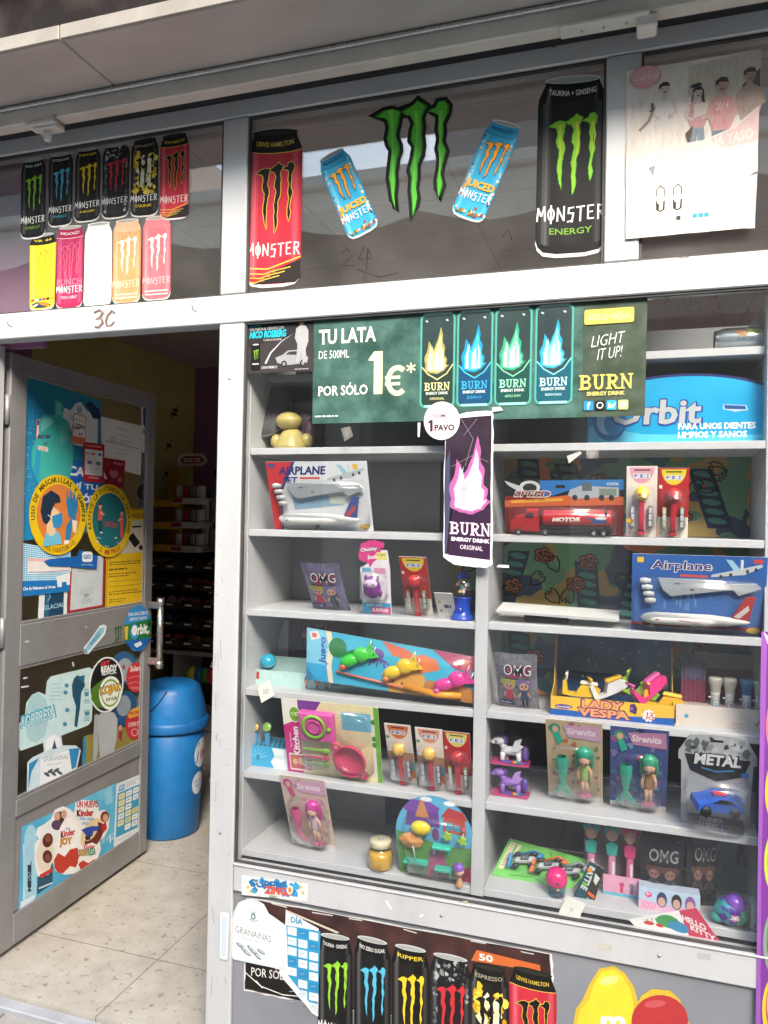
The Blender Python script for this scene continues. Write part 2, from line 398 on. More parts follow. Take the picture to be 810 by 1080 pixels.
# ---- the shopfront
shop = thing('shopfront', 'grey aluminium shopfront with door opening and glazed display window', 'shopfront')
def fr(name, *sp, mat=ALU, bev=.003):
    b = MB()
    for q in sp: b.span(*q, mat, bev)
    return b.build(name, shop)
fr('jamb', (-2.075, -1.995, 0, .085, 0, 2.058))
fr('jamb', (-2.12, -2.078, -.012, .10, 0, 2.76))
fr('mullion', (-1.137, -1.058, 0, .06, -.012, 2.058))
fr('mullion', (-1.137, -1.058, 0, .06, 2.144, 2.653))
fr('mullion', (-.070, .011, 0, .06, 2.144, 2.653))
fr('transom', (-2.075, 1.30, -.0005, .06, 2.060, 2.142))
fr('header', (-2.075, 1.30, 0, .06, 2.655, 2.775), mat=HEADM)
fr('mullion', (1.22, 1.30, 0, .06, 0, 2.058)); fr('mullion', (1.22, 1.30, 0, .06, 2.144, 2.653))
fr('sill', (-1.056, 1.218, 0, .05, .443, .517))
fr('bottom_rail', (-1.056, 1.218, 0, .05, 0, .062))
MB().span(-1.056, 1.218, .012, .04, .064, .441, PANEL).build('riser_panel', shop)
fr('sill_ledge', (-1.056, 1.218, -.004, .016, .5172, .522), bev=.001)
# glazing beads and panes
def pane(x0, x1, z0, z1, name='pane', gm=TGLASS):
    g = MB(); g.span(x0, x1, .0175, .0225, z0, z1, gm); g.build(name, shop)
    e = MB(); t = .006
    for q in ((x0, x0+t, z0, z1), (x1-t, x1, z0, z1), (x0+t, x1-t, z1-t, z1), (x0+t, x1-t, z0, z0+t*.7)):
        e.span(q[0]+.0005, q[1]-.0005, .006, .0172, q[2]+.0005, q[3]-.0005, RUBBER)
    e.build('gasket', shop)
pane(-2.074, -1.138, 2.143, 2.654); pane(-1.057, -.071, 2.143, 2.654); pane(.012, 1.219, 2.143, 2.654)
pane(-1.057, 1.219, .5225, 2.0595, gm=GLASS)
for x, z in ((-.98, .480), (-.45, .480), (.08, .480), (-1.10, .60), (-1.10, 1.9), (-.95, 2.70), (-.2, 2.70)):
    MB().lathe([(0, 0), (.0042, 0), (.0036, .0016), (0, .0018)], STEEL, 12, Matrix.Translation((x, -.0002, z)) @ Matrix.Rotation(pi/2, 4, 'X')).build('screw', shop)
# handwriting and hook marks on the beam
a = Art(); b0 = '6f5a54'
K3 = [(297, 990), (315, 982), (326, 990), (318, 1003), (305, 1008), (322, 1010), (326, 1022), (312, 1037), (300, 1034)]
a.line(K3, 7, b0); a.line([(p[0]+4, p[1]+2) for p in K3[1:-1]], 2, 'b9a9a0')
K4 = [(364, 992), (354, 985), (341, 998), (335, 1018), (340, 1032), (352, 1030), (362, 1018)]
a.line(K4, 6, b0); a.line([(p[0]+4, p[1]+2) for p in K4[1:-1]], 2, 'b9a9a0')
a.build('painted_mark', pxmap((V((0, -.0012, 0)), V((0, -1, 0))), (0, 0), 3), shop)
for q in ([(607, 965), (610, 980), (624, 988)], [(22, 1020), (30, 1032), (40, 1034)]):
    a = Art(); a.line(q, 3.2, '6d6a68'); a.build('hook', pxmap((V((0, -.0012, 0)), V((0, -1, 0))), (0, 0), 3), shop)
a = Art(); a.line([(527, 818), (540, 812), (547, 817), (560, 812)], 2.5, '77706a'); a.line([(536, 822), (545, 814)], 2, '77706a')
a.build('pen_mark', pxmap((V((0, -.0012, 0)), V((0, -1, 0))), (540, 0), 3), shop)
# scratches and tape scraps on the frame
a = Art()
for p in (((505, 135), (520, 158)), ((600, 180), (612, 175))): a.line(p, 6, 'e9ecef')
a.rect(724, 135, 14, 8, 'b9b39c')
for q in ((340, 664, 38, 12), (612, 705, 0, 0)): pass
for _ in range(26):
    x = random.uniform(80, 760); y = 60+x*.168+random.uniform(5, 60); a.ell(x, y, random.uniform(.6, 1.8), random.uniform(.5, 1.4), random.choice(('5d5c5e', '77777a', 'dfe2e6')))
a.build('scuffs', pxmap((V((0, -.0008, 0)), V((0, -1, 0))), (220, 900), 2.7), shop, kind='stuff')
for x, y in ((345, 667), (618, 692)):
    a = Art(); a.poly(jag([(x-2, y), (x+36, y+5), (x+34, y+20), (x-4, y+14)], 2, 3), 'c6c2b4' if x < 500 else 'b4b6ba')
    a.build('tape_scrap', pxmap((V((0, -.0008, 0)), V((0, -1, 0))), (500, 740), 2.613), shop)
a = Art()
for _ in range(34):
    px = random.uniform(217, 244); py = random.uniform(560, 1075); q = random.uniform(.3, .9)
    a.ell(px, py, q*.7, q, random.choice(('a5a5a6', 'a8a6a4', '8a898b')))
for _ in range(14):
    px = random.uniform(222, 238); py = random.uniform(560, 1070); a.line([(px, py), (px+random.uniform(-2, 2), py+random.uniform(4, 22))], .5, '9b9b9e')
a.build('scuffs', pxmap((V((0, -.0008, 0)), V((0, -1, 0)))), shop, kind='stuff')

a = Art(); G_ = clear('painted reflection and smear', 1.4, .3, (.42, .40, .40), .02, 30)  # reflected writing painted as faint dark lines on the glass, plus a smear
for q in ([(700, 322), (704, 314), (709, 322), (705, 328)], [(712, 316), (716, 326), (722, 314), (724, 328)], [(728, 312), (726, 330), (734, 318), (740, 330), (744, 312)], [(748, 318), (756, 312), (760, 324), (750, 328), (764, 330)], [(768, 316), (776, 322), (786, 316), (790, 330)]): a.line(q, 1.0, G_)
for q in ([(360, 268), (366, 262), (370, 270), (360, 280), (374, 280)], [(384, 260), (378, 274), (392, 272), (388, 262), (386, 286)], [(376, 284), (400, 292), (420, 288)], [(530, 250), (536, 242), (540, 254)]): a.line(q, 1.0, G_)
a.build('reflection_smear', pxmap(GP), shop, kind='stuff')
# ---- canopy above: rail, marble soffit, granite fascia, sign bottom
cn = thing('stone_canopy', 'grey marble soffit slab under a dark granite fascia above the shop window', 'canopy')
for x0, x1 in ((-4.5, -1.42), (-1.4165, .27), (.2735, 2.4)):
    MB().span(x0, x1, -.340, .0, 2.727, 2.762, MARBLE, .003).build('soffit_slab', cn)
for x0, x1 in ((-4.5, -1.42), (-1.4165, .27), (.2735, 2.4)):
    MB().span(x0, x1, -.348, -.3405, 2.7265, 2.7645, MARBLE_EDGE, .002).build('slab_edge', cn)
MB().span(-4.5, 2.4, -.332, 0, 2.766, 2.93, GRANITE).build('fascia', cn)
MB().span(-4.5, 2.4, -.40, 0, 2.932, 3.6, pmat('blue grey sign box', (.25, .33, .42), (.2, .28, .38), scale=2, rough=.4)).build('sign_box', cn)
rl = thing('shutter_rail', 'long silver aluminium shutter rail under the marble soffit', 'rail')
MB().span(-4.5, 2.4, -.122, -.078, 2.669, 2.7255, RAILM, .004).build('rail', rl)
MB().span(-4.5, 2.4, -.132, -.123, 2.712, 2.7245, STEEL, .003).build('front_lip', rl)
MB().span(-4.5, 2.4, -.077, -.004, 2.700, 2.7255, DARK).build('shutter_slot', rl)
WP = plas('e6e4dd', .45)
def bracket(x, w, lab, nm):
    t = thing('shutter_clip', lab, 'bracket', group='white clips under the shutter rail')
    MB().box((x, -.105, 2.661), (w, .05, .014), WP, .003).box((x+w*.1, -.10, 2.650), (w*.8, .04, .008), WP, .002).build('clip_body', t)
    MB().lathe([(.0, 2.618), (.011, 2.618), (.012, 2.645), (.008, 2.647)], WP, 14, Matrix.Translation((x+w*.05, -.10, 0))).build('clip_foot', t)
    MB().box((x+w*.48, -.106, 2.668), (.006, .05, .02), STEEL, .001).build('clip_spring', t)
pl = atY(48, 118, -.105)
bracket(pl.x, .105, 'small white clip under the left end of the shutter rail', 0)
pr = atY(642, 8, -.105)
t = thing('shutter_clip', 'long white clip with end bracket under the right end of the shutter rail', 'bracket', group='white clips under the shutter rail')
MB().box((pr.x-.01, -.112, 2.664), (.20, .045, .012), WP, .003).build('clip_body', t)
MB().box((pr.x+.085, -.10, 2.650), (.045, .05, .03), WP, .004).build('clip_foot', t)
for i in range(3): MB().lathe([(0, 0), (.003, 0), (.003, .004), (0, .004)], STEEL, 8, Matrix.Translation((pr.x-.06+.05*i, -.112, 2.6535))).build('screw', t)

# ---- across the street (seen mirrored in the glass)
WALLO = pmat('opposite render', (.72, .68, .62), (.62, .58, .53), scale=1.2, rough=.85)
UPST = pmat('upper storey render', (.34, .31, .30), (.28, .26, .25), rough=.9)
ob = thing('building', 'pale building across the street with a scalloped beige awning', 'building')
MB().span(-26, 26, -9, -6.2, -.05, 5.35, WALLO).build('wall', ob)
MB().span(-26, 26, -9.05, -6.1, 5.352, 5.5, WALLO, .02).build('cornice', ob)
AWN = pmat('beige awning canvas', (.78, .72, .60), (.70, .64, .53), scale=2, rough=.9)
b = MB(); n = 160; x0, x1 = -14, 16; vs = []; fs = []
for i in range(n+1):
    x = x0+(x1-x0)*i/n; sc = .16*abs(sin(pi*(i/8)))
    vs += [(x, -6.19, 5.15), (x, -5.2, 4.75), (x, -5.2, 4.56-sc), (x, -5.215, 4.56-sc), (x, -5.215, 4.74), (x, -6.19, 5.13)]
for i in range(n):
    for j in range(5): fs.append((i*6+j, (i+1)*6+j, (i+1)*6+j+1, i*6+j+1))
b.add(vs, fs, AWN).build('awning', ob)
DG = pmat('dark shop glass', (.03, .032, .035), rough=.15)
for i in range(11):
    x = -14+i*2.8
    MB().span(x, x+2.2, -6.195, -6.16, .5, 3.6, DG).build('window', ob)
    MB().span(x+2.3, x+2.7, -6.195, -6.02, 0, 4.3, pmat('pillar stone', (.55, .5, .42), (.48, .43, .36), rough=.8)).build('pillar', ob)
MB().span(-2.2, 30, -9, -6.5, 5.51, 6.35, UPST).span(-30, -5.5, -9, -6.5, 5.51, 6.35, UPST).build('upper_storey', ob) if True else (0)

# ---- display shelving behind the glass
sh = thing('display_shelving', 'pale grey display shelving of two bays filling the shop window', 'shelving')
SY0, SY1 = .05, .36
LEV = {1: 1.704, 2: 1.468, 3: 1.237, 4: 1.006, 5: .768, 6: .543}
for k, z in LEV.items():
    MB().span(-1.056, -.385, SY0, SY1, z-.020, z, SHELF, .0015).build('shelf', sh)
    MB().span(-.350, .303, SY0, SY1, z+.002-.020, z+.002, SHELF, .0015).build('shelf', sh)
MB().span(-.350, .303, SY0+.02, SY1, 1.915, 1.935, SHELF, .0015).build('shelf', sh)
MB().span(-1.056, -.385, SY0+.1, SY1, 1.915, 1.935, SHELF, .0015).build('shelf', sh)
MB().span(-.3845, -.3505, SY0-.002, SY1, .523, 2.055, SHELF, .0015).build('divider', sh)
SIDE = pmat('side panel grey', (.52, .53, .55), (.45, .46, .48), scale=4, rough=.5)
MB().span(-1.072, -1.0565, SY0-.002, SY1, .523, 2.055, SIDE, .001).build('side_panel', sh)
MB().span(.3035, .320, SY0-.002, SY1, .523, 2.055, SIDE, .001).build('side_panel', sh)
MB().span(-1.072, .32, .05, .36, .46, .519, DARK).build('plinth', sh)
GREYB = pmat('grey back board', (.40, .41, .43), (.33, .34, .36), scale=3, rough=.6)
NAVY = pmat('navy back board', (.02, .035, .075), (.015, .028, .06), scale=3, rough=.6)
for x0, x1, z0, z1, m in ((-1.056, -.72, .545, .748, GREYB), (-.72, -.385, .545, .748, NAVY), (-1.056, -.385, .77, .984, DARK), (-1.056, -.385, 1.01, 1.215, GREYB),
                          (-1.056, -.52, 1.239, 1.447, GREYB), (-.52, -.385, 1.239, 1.447, OLIVE), (-1.056, -.56, 1.47, 1.683, GREYB), (-.56, -.385, 1.47, 1.683, DARK), (-1.056, -.385, 1.706, 1.914, GREYB), (-1.056, -.385, 1.936, 2.055, DARK),
                          (-.350, .303, .547, .748, DARK), (-.350, .303, .772, .988, DARK), (-.350, .303, 1.706, 1.914, GREYB), (-.350, .303, 1.937, 2.055, GREYB)):
    MB().span(x0, x1, SY1-.004, SY1, z0, z1, m).build('back_board', sh)
# the patterned back sheets of the right bay (and a strip in the left one)
def camo():
    m = bpy.data.materials.new('camouflage print'); m.use_nodes = True; n = m.node_tree.nodes; l = m.node_tree.links; b = n['Principled BSDF']
    tc = n.new('ShaderNodeTexCoord'); no = n.new('ShaderNodeTexNoise'); no.inputs['Scale'].default_value = 9; no.inputs['Detail'].default_value = 2
    l.new(tc.outputs['Object'], no.inputs['Vector'])
    mv = n.new('ShaderNodeMix'); mv.data_type = 'RGBA'; mv.blend_type = 'ADD'; mv.inputs['Factor'].default_value = .16; l.new(tc.outputs['Object'], mv.inputs['A']); l.new(no.outputs['Color'], mv.inputs['B'])
    vo = n.new('ShaderNodeTexVoronoi'); vo.inputs['Scale'].default_value = 13; l.new(mv.outputs['Result'], vo.inputs['Vector'])
    sp = n.new('ShaderNodeSeparateColor'); l.new(vo.outputs['Color'], sp.inputs[0])
    r = n.new('ShaderNodeValToRGB'); r.color_ramp.interpolation = 'CONSTANT'; e = r.color_ramp.elements
    cols = [(0, '46536c'), (.20, '6f9a7c'), (.40, 'b49c60'), (.62, '78a87c'), (.76, 'e08a60'), (.90, '44787e')]
    e[0].position = 0; e[0].color = (*lin(cols[0][1]), 1); e[1].position = cols[1][0]; e[1].color = (*lin(cols[1][1]), 1)
    for p, c in cols[2:]: q = e.new(p); q.color = (*lin(c), 1)
    l.new(sp.outputs[0], r.inputs[0]); l.new(r.outputs[0], b.inputs['Base Color']); b.inputs['Roughness'].default_value = .7; return m
CAMO = camo()
def sheet(x0, x1, z0, z1, seed, depth=.275):
    random.seed(seed)
    t = MB().span(x0, x1, depth, depth+.003, z0, z1, CAMO).build('patterned_sheet', sh)
    a = Art(); W = (x1-x0)*1000; H = (z1-z0)*1000
    for _ in range(int(W/130)):                               # slanting feather combs on navy
        cx = random.uniform(0, W-110); cy = random.uniform(0, H*.3); s = random.choice((-.5, .1, .5)); ln = H*.75
        P = lambda u, v: (cx+u+s*v*.6, cy+v)
        poly = [P(0, 0), P(62, 0), P(66, ln), P(4, ln)]
        poly = [(min(W, max(0, p[0])), min(H, max(0, p[1]))) for p in poly]
        a.poly(poly, '38455a')
        for j in range(6):
            q = P(33, ln*(j+.6)/6.4)
            if 26 < q[0] < W-26 and 8 < q[1] < H-8: a.ell(q[0], q[1], 24, 8, '5a968c', rot=.15)
    for _ in range(int(W/75)):
        cx = random.uniform(20, W-60); cy = random.uniform(25, H-50); rot = random.uniform(0, 6.3); c, d = cos(rot), sin(rot)
        tul = [(0, 28), (-16, 8), (-18, -12), (-9, -20), (-4, -8), (0, -22), (5, -8), (11, -20), (18, -10), (15, 9), (0, 28)]
        a.line([(cx+x*c-y*d, cy+x*d+y*c) for x, y in tul], 3.4, '1a1512'); a.line([(cx+x*c*.5-y*d*.5, cy+x*d*.5+y*c*.5) for x, y in tul[3:8]], 2.4, 'd07040')
    for _ in range(int(W/95)):
        cx = random.uniform(30, W-40); cy = random.uniform(30, H-30)
        for k in range(5):
            x, y = cx+15*cos(k*1.26), cy+13*sin(k*1.26)
            if 14 < x < W-14 and 14 < y < H-14: a.ell(x, y, 13, 11, '1d1a1a'); a.ell(x, y, 10.5, 8.5, 'bd6a48'); a.ell(x+2, y+2, 5.5, 3.5, '2b3a3c')
    a.build('print', card(x0, z1, .001, depth-.0006), t)
    random.seed(7+seed)
sheet(-.349, .302, 1.472, 1.686, 3); sheet(-.349, .302, 1.242, 1.449, 5); sheet(-.349, -.20, 1.011, 1.218, 11); sheet(-.19, .302, 1.011, 1.218, 8)
sheet(-.47, -.386, 1.471, 1.683, 6, .27); sheet(-.47, -.386, 1.240, 1.446, 9, .27)
# ================================================================ stickers and posters on the glass
_claw = [
 [(20,158),(75,125),(115,118),(158,132),(150,165),(145,200),(140,215),(133,255),(150,300),(152,330),(138,370),(128,440),(130,500),(124,555),(130,628),(112,575),(105,520),(95,470),(102,400),(110,330),(92,300),(85,270),(95,215),(88,180),(70,165)],
 [(160,130),(215,100),(240,75),(290,105),(270,140),(262,165),(268,210),(262,250),(268,300),(262,350),(240,400),(240,460),(232,520),(240,570),(232,610),(215,660),(212,600),(205,530),(210,470),(200,430),(215,370),(225,310),(205,280),(210,230),(222,190),(200,150),(175,150)],
 [(285,130),(330,110),(345,80),(380,75),(400,100),(395,140),(370,190),(372,240),(365,280),(385,330),(365,400),(355,450),(368,500),(345,570),(338,520),(335,480),(345,430),(352,370),(340,320),(350,270),(340,220),(345,180),(345,150),(315,135)]]
def claw_pts(x, y, w, h, amp=0.0):
    out = []
    for c in _claw:
        p = [(x+(a-20)/380*w, y+(b-75)/585*h) for a, b in c]
        out.append(jag(p, amp, 3) if amp else p)
    return out
def claw(a, x, y, w, h, col, line=None, lw=3, core=None, amp=.5):
    random.seed(5)
    P = claw_pts(x, y, w, h, amp)
    if line:
        for p in P: a.line(p, lw*2, line, closed=True)
    for p in P: a.poly(p, col)
    if core:                                                    # lighter print along the middle of each claw
        for (p0, p1, wd) in (((.24, .12), (.27, .62), .06), ((.58, .1), (.53, .7), .065), ((.91, .1), (.89, .55), .05)):
            a.line([(x+p0[0]*w, y+p0[1]*h), (x+(p0[0]+.05*(p1[0] > .5))*w, y+(p0[1]*.6+p1[1]*.4)*h), (x+p1[0]*w, y+p1[1]*h)], wd*w, core, taper=True)
# hand-cut word mark, one list of strokes per letter in a 10 x 14 box
_WM = {'M': [[(0, 13), (1.5, 2)], [(1, 2), (5, 9)], [(5, 9), (9, 1)], [(8.6, 1), (9.6, 13)]],
 'O': [[(5, 2.6), (2.4, 4.6), (1.6, 7.4), (2.6, 10.6), (5, 12.4)], [(5, 12.4), (7.6, 10.6), (8.6, 7.4), (7.8, 4.6), (5, 2.6)], [(5.2, 0), (5, 15)]],
 'N': [[(1, 13), (1.6, 2)], [(1.2, 2), (8.6, 12.6)], [(8.6, 12.8), (9, 1)]],
 'S': [[(9, 2), (3, 2.6)], [(3, 2), (2.4, 7)], [(2.2, 6.6), (8.4, 6.8)], [(8.4, 6.2), (6.4, 14)], [(6.8, 12.6), (1, 13.4)]],
 'T': [[(0, 2.6), (10, 2)], [(5.2, 2), (4.6, 14)]], 'E': [[(2, 2), (2, 13)], [(1.4, 2.4), (9, 2)], [(2, 7.4), (7.6, 7)], [(1.4, 12.6), (9, 12.4)]],
 'R': [[(2, 14), (2.2, 2)], [(1.4, 2.4), (8.4, 3.4), (7.6, 7), (2.4, 7.8)], [(4, 7.6), (9.6, 14)]]}
def wordmark(a, x, y, w, h, col, wd=.17, slope=0.0):
    lw = w/7
    for i, ch in enumerate('MONSTER'):
        for st in _WM[ch]:
            a.line([(x+lw*(i+.06+p[0]/10*.86), y+p[1]/14*h+slope*(lw*(i+p[0]/10))-abs(i-3)*h*.03) for p in st], lw*wd, col); a.k -= .7
def can_body(W=100, H=290): return [(11, 6), (89, 6), (89.5, 13), (94, 24), (98.4, 35), (100, 46), (100, H-24), (97, H-13), (89, H-4), (70, H), (30, H), (11, H-4), (3, H-13), (0, H-24), (0, 46), (1.6, 35), (6, 24), (10.5, 13)]
def mix(h, t, k): return '%02x%02x%02x' % tuple(round(int(h[i:i+2], 16)*(1-k)+int(t[i:i+2], 16)*k) for i in (0, 2, 4))
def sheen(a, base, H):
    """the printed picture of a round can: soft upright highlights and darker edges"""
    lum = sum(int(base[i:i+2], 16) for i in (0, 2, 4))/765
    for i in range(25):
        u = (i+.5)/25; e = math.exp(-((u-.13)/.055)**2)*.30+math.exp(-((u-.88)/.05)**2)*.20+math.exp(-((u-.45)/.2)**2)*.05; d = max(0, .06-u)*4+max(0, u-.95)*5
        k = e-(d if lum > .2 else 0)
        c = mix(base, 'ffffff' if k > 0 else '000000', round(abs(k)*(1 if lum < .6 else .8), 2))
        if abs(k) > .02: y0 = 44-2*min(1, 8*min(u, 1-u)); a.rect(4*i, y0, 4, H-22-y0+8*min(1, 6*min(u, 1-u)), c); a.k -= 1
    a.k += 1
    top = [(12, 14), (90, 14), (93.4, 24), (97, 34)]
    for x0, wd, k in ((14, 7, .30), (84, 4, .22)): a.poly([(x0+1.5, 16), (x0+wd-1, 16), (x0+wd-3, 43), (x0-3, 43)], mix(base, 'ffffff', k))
def can(a, base, cl, line=None, core=None, rim='c9ccc8', word='f0f0ee', sub=None, subc=None, top=None, topc='e9e9e2', shade=None, neck=None, H=290, extra=None, lw=2.4, foot='d7d8d4', cy=62, ch=128):
    a.poly(can_body(100, H), foot)
    b = can_body(100, H-6); a.poly(b, base)
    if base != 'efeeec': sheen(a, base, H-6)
    if neck: a.poly([(11, 6), (89, 6), (89.5, 13), (94, 24), (98.4, 35), (99, 39), (75, 43), (50, 44), (25, 43), (1, 39), (1.6, 35), (6, 24), (10.5, 13)], neck); a.line([(1, 39.5), (25, 43.5), (50, 44.5), (75, 43.5), (99, 39.5)], 1.6, topc) if line else None
    a.ell(50, 6.5, 41, 6.5, rim); a.ell(50, 7.2, 36, 4.6, 'a7aaa6' if rim != '15150f' else '2a2a26')
    if extra: extra(a)
    claw(a, 16, cy, 70, ch, cl, line, lw, core)
    wordmark(a, 1, 207, 98, 28, word)
    if sub: a.text(sub, 20, 244, 60, 10, subc, .01, curve=2)
    if top: a.text(top, 16, 24, 68, 9, topc, .012, curve=4)
def spatter(a, cols, n, box, r=(3, 9)):
    for _ in range(n):
        x, y = random.uniform(box[0], box[2]), random.uniform(box[1], box[3]); q = random.uniform(*r)
        a.poly([(x+q*random.uniform(.4, 1.3)*cos(t*pi/4), y+q*random.uniform(.4, 1.5)*sin(t*pi/4)) for t in range(8)], random.choice(cols))
def skull(a): random.seed(3); spatter(a, ('8d8f90', 'b9bbbb', '3b3b3d', '17171a'), 46, (8, 14, 92, 60), (2, 7)); spatter(a, ('9a9c9d', '2a2a2c', '6a6b6d'), 30, (6, 60, 20, 270), (2, 6)); spatter(a, ('9a9c9d', '2a2a2c', '6a6b6d'), 30, (82, 60, 94, 270), (2, 6)); a.rect(20, 66, 62, 128, '1c1a1c')
def sunny(a):
    random.seed(4); spatter(a, ('e8c62a', 'd9a21c', 'f1dc57'), 46, (10, 52, 90, 200), (6, 13)); spatter(a, ('fbf6df', 'f5ecb8'), 26, (28, 70, 74, 185), (7, 14))
def lewis(a):
    a.line([(0, 252), (40, 256), (100, 236)], 2.4, 'e3c24a'); a.poly([(60, 256), (100, 240), (100, 290-16), (90, 283), (12, 283), (30, 276)], '2a2220')
    for j in range(3):
        y = 262+j*7.5; a.line([(0, y), (34-j*8, y+3), (46-j*8, y-1), (82-j*10, y-8)], 1.8, 'e3c24a'); a.star(52-j*10, y-2, 4.2, 'e3c24a'); a.star(52-j*10, y-2, 2.4, 'd24a3a')
def rossi(a):
    for j, c in enumerate(('c2452e', 'e9e2c0', '2e6aa8', 'c2452e', '2e2e2c', 'e0a020')): a.rect(6+j*15, 243, 13, 9, c)
    a.poly([(8, 262), (30, 256), (60, 258), (88, 272), (60, 280), (20, 278)], '2b3a55'); a.ell(58, 266, 22, 6, 'd98a28', .3); a.ell(24, 268, 12, 4, 'f0e6c0', -.4)
def punch(a):
    a.text('PUNCH', 4, 184, 92, 22, 'd98aa0', .0)
    for j in range(7): a.line([(6+random.uniform(0, 8), 40+j*20), (14, 60+j*20)], 2, '8a1c40')
def waves(c):
    def f(a):
        random.seed(9)
        for _ in range(22):
            x, y = random.uniform(5, 90), random.uniform(20, 270); a.line([(x, y), (x+random.uniform(-9, 9), y+random.uniform(8, 26))], 2.2, c)
        for j in range(2):
            a.line([(10+i*5, 254+j*12+(i % 2)*4) for i in range(17)], 2.4, 'f6efe6')
    return f
def mango(a):
    random.seed(12); spatter(a, ('d8c9a0', '4a3a44', 'd0702c', 'e8e2d0'), 26, (2, 40, 12, 270), (2, 5)); spatter(a, ('d8c9a0', '2a3a54', 'd0702c', 'e8e2d0'), 26, (88, 40, 98, 270), (2, 5))
    spatter(a, ('d8c9a0', '4f7a3a', 'd0702c', 'b03028'), 30, (8, 262, 92, 276), (2, 5)); a.poly([(60, 250), (70, 250), (65, 260)], 'c23a3a'); a.text('JUICED', 6, 178, 88, 28, 'f0b83a', .05)
STY = {
 'green': dict(base='0e0e0e', cl='8fd032', sub='ENERGY', subc='7aa83a', top='TAURINA · GINSENG', shade='2a2b2a', core='b8e04a'),
 'blue': dict(base='0e0f10', cl='58c0e0', sub='ENERGY', subc='3f97b4', top='NO ZERO SUGAR', shade='25282a'),
 'yellow': dict(base='100f0d', cl='f1d22e', sub='JUICED', subc='e8cc3a', top='RIPPER', topc='e8cc3a', shade='2a2926'),
 'skull': dict(base='1a191a', cl='d2303a', top=None, extra=skull, word='d0d0d0'),
 'sunny': dict(base='14120e', cl='17130c', top='ESPRESSO', topc='b0a890', extra=sunny, rim='15150f', sub='DRINK', subc='d8b42c'),
 'red': dict(base='c8283a', cl='15100d', line='e3c24a', lw=1.3, neck='14110f', rim='15150f', top='LEWIS HAMILTON', topc='e3c24a', word='f1e6e0', extra=lewis, sub=None),
 'rossi': dict(base='ecd02a', cl='ecd02a', line='33301c', lw=.9, neck='17140f', rim='c9ccc8', top='VR 46', topc='ecd02a', word='b9aa50', extra=rossi),
 'punch': dict(base='b02a58', cl='b02a58', line='e7a0b4', lw=.9, rim='d5cfd0', top='MIXXD', topc='f2e2e4', extra=punch, neck='a32450', sub='PUNCH + ENERGY', subc='f2dfe4'),
 'white': dict(base='efeeec', cl='efeeec', line='a3a19e', lw=1.0, word='b4b2ae', rim='f3f3f1', neck='ebeae8'),
 'orange': dict(base='ea9a66', cl='f6e6da', rim='ead9cf', word='f3d6c2', extra=waves('f3c2a0'), neck='efb693'),
 'coral': dict(base='e86a74', cl='f7e2e2', rim='eed3d2', word='f4c0c2', extra=waves('ee8e92'), neck='ea8088'),
 'mango': dict(base='2fa9d8', cl='f0a52e', line='2a3a5a', lw=1.4, rim='e4e6e4', neck='2fa9d8', top='MANGO LOCO', topc='1c3f6e', word='f2f3ef', extra=mango, ch=108, cy=58),
}
GCAN = 'energy drink can stickers in the top left pane'
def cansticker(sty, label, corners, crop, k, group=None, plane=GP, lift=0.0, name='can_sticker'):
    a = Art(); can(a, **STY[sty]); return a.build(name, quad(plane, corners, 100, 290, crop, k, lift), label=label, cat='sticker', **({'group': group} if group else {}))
cA = ((10, 130), 3.522)
for sty, lab, q in (
 ('rossi', 'yellow can sticker with thin outlined claw, first of the lower row of small cans', [(75, 415), (175, 402), (167, 690), (75, 702)]),
 ('punch', 'magenta punch can sticker between the yellow and white cans in the top left pane', [(175, 385), (278, 375), (270, 687), (172, 695)]),
 ('white', 'all white can sticker in the lower row of the top left pane', [(282, 372), (382, 362), (378, 680), (274, 690)]),
 ('orange', 'pale orange can sticker between the white and coral cans in the top left pane', [(386, 360), (490, 350), (485, 668), (381, 676)]),
 ('coral', 'coral pink can sticker with white claw at the right end of the lower can row', [(496, 350), (600, 338), (598, 655), (493, 663)]),
 ('green', 'small black can sticker with green claw, leftmost of the upper can row', [(45, 138), (135, 122), (132, 425), (42, 436)]),
 ('blue', 'small black can sticker with light blue claw in the top left pane', [(146, 118), (238, 103), (232, 380), (145, 391)]),
 ('yellow', 'small black can sticker with yellow claw in the top left pane', [(246, 98), (340, 84), (335, 362), (241, 374)]),
 ('skull', 'small grey skull patterned can sticker with red claw in the top left pane', [(346, 84), (450, 68), (441, 350), (344, 361)]),
 ('sunny', 'small can sticker with black claw on a yellow white burst in the top left pane', [(453, 66), (555, 48), (551, 345), (450, 353)]),
 ('red', 'small red can sticker with black claw at the right end of the upper can row', [(560, 48), (668, 30), (665, 355), (560, 363)])):
    cansticker(sty, lab, q, *cA, group=GCAN, lift=.0006 if sty in ('green', 'blue', 'yellow', 'skull', 'sunny', 'red') else 0)
cB = ((250, 120), 5.0625)
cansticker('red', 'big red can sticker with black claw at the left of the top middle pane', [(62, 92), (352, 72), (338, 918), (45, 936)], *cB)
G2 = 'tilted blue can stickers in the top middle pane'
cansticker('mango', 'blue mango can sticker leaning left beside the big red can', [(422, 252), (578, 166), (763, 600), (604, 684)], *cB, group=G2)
cC = ((390, 90), 4.765)
cansticker('mango', 'blue mango can sticker leaning right between the green claw and the big black can', [(607, 160), (775, 206), (562, 702), (402, 645)], *cC, group=G2)
a = Art()
for p in _claw: a.line(p, 34, '0d0d0c', closed=True); a.poly(jag(p, 2, 3), '0d0d0c')
random.seed(2)
for p in _claw: a.poly(jag(p, 2.2, 3), '2f8a1e')
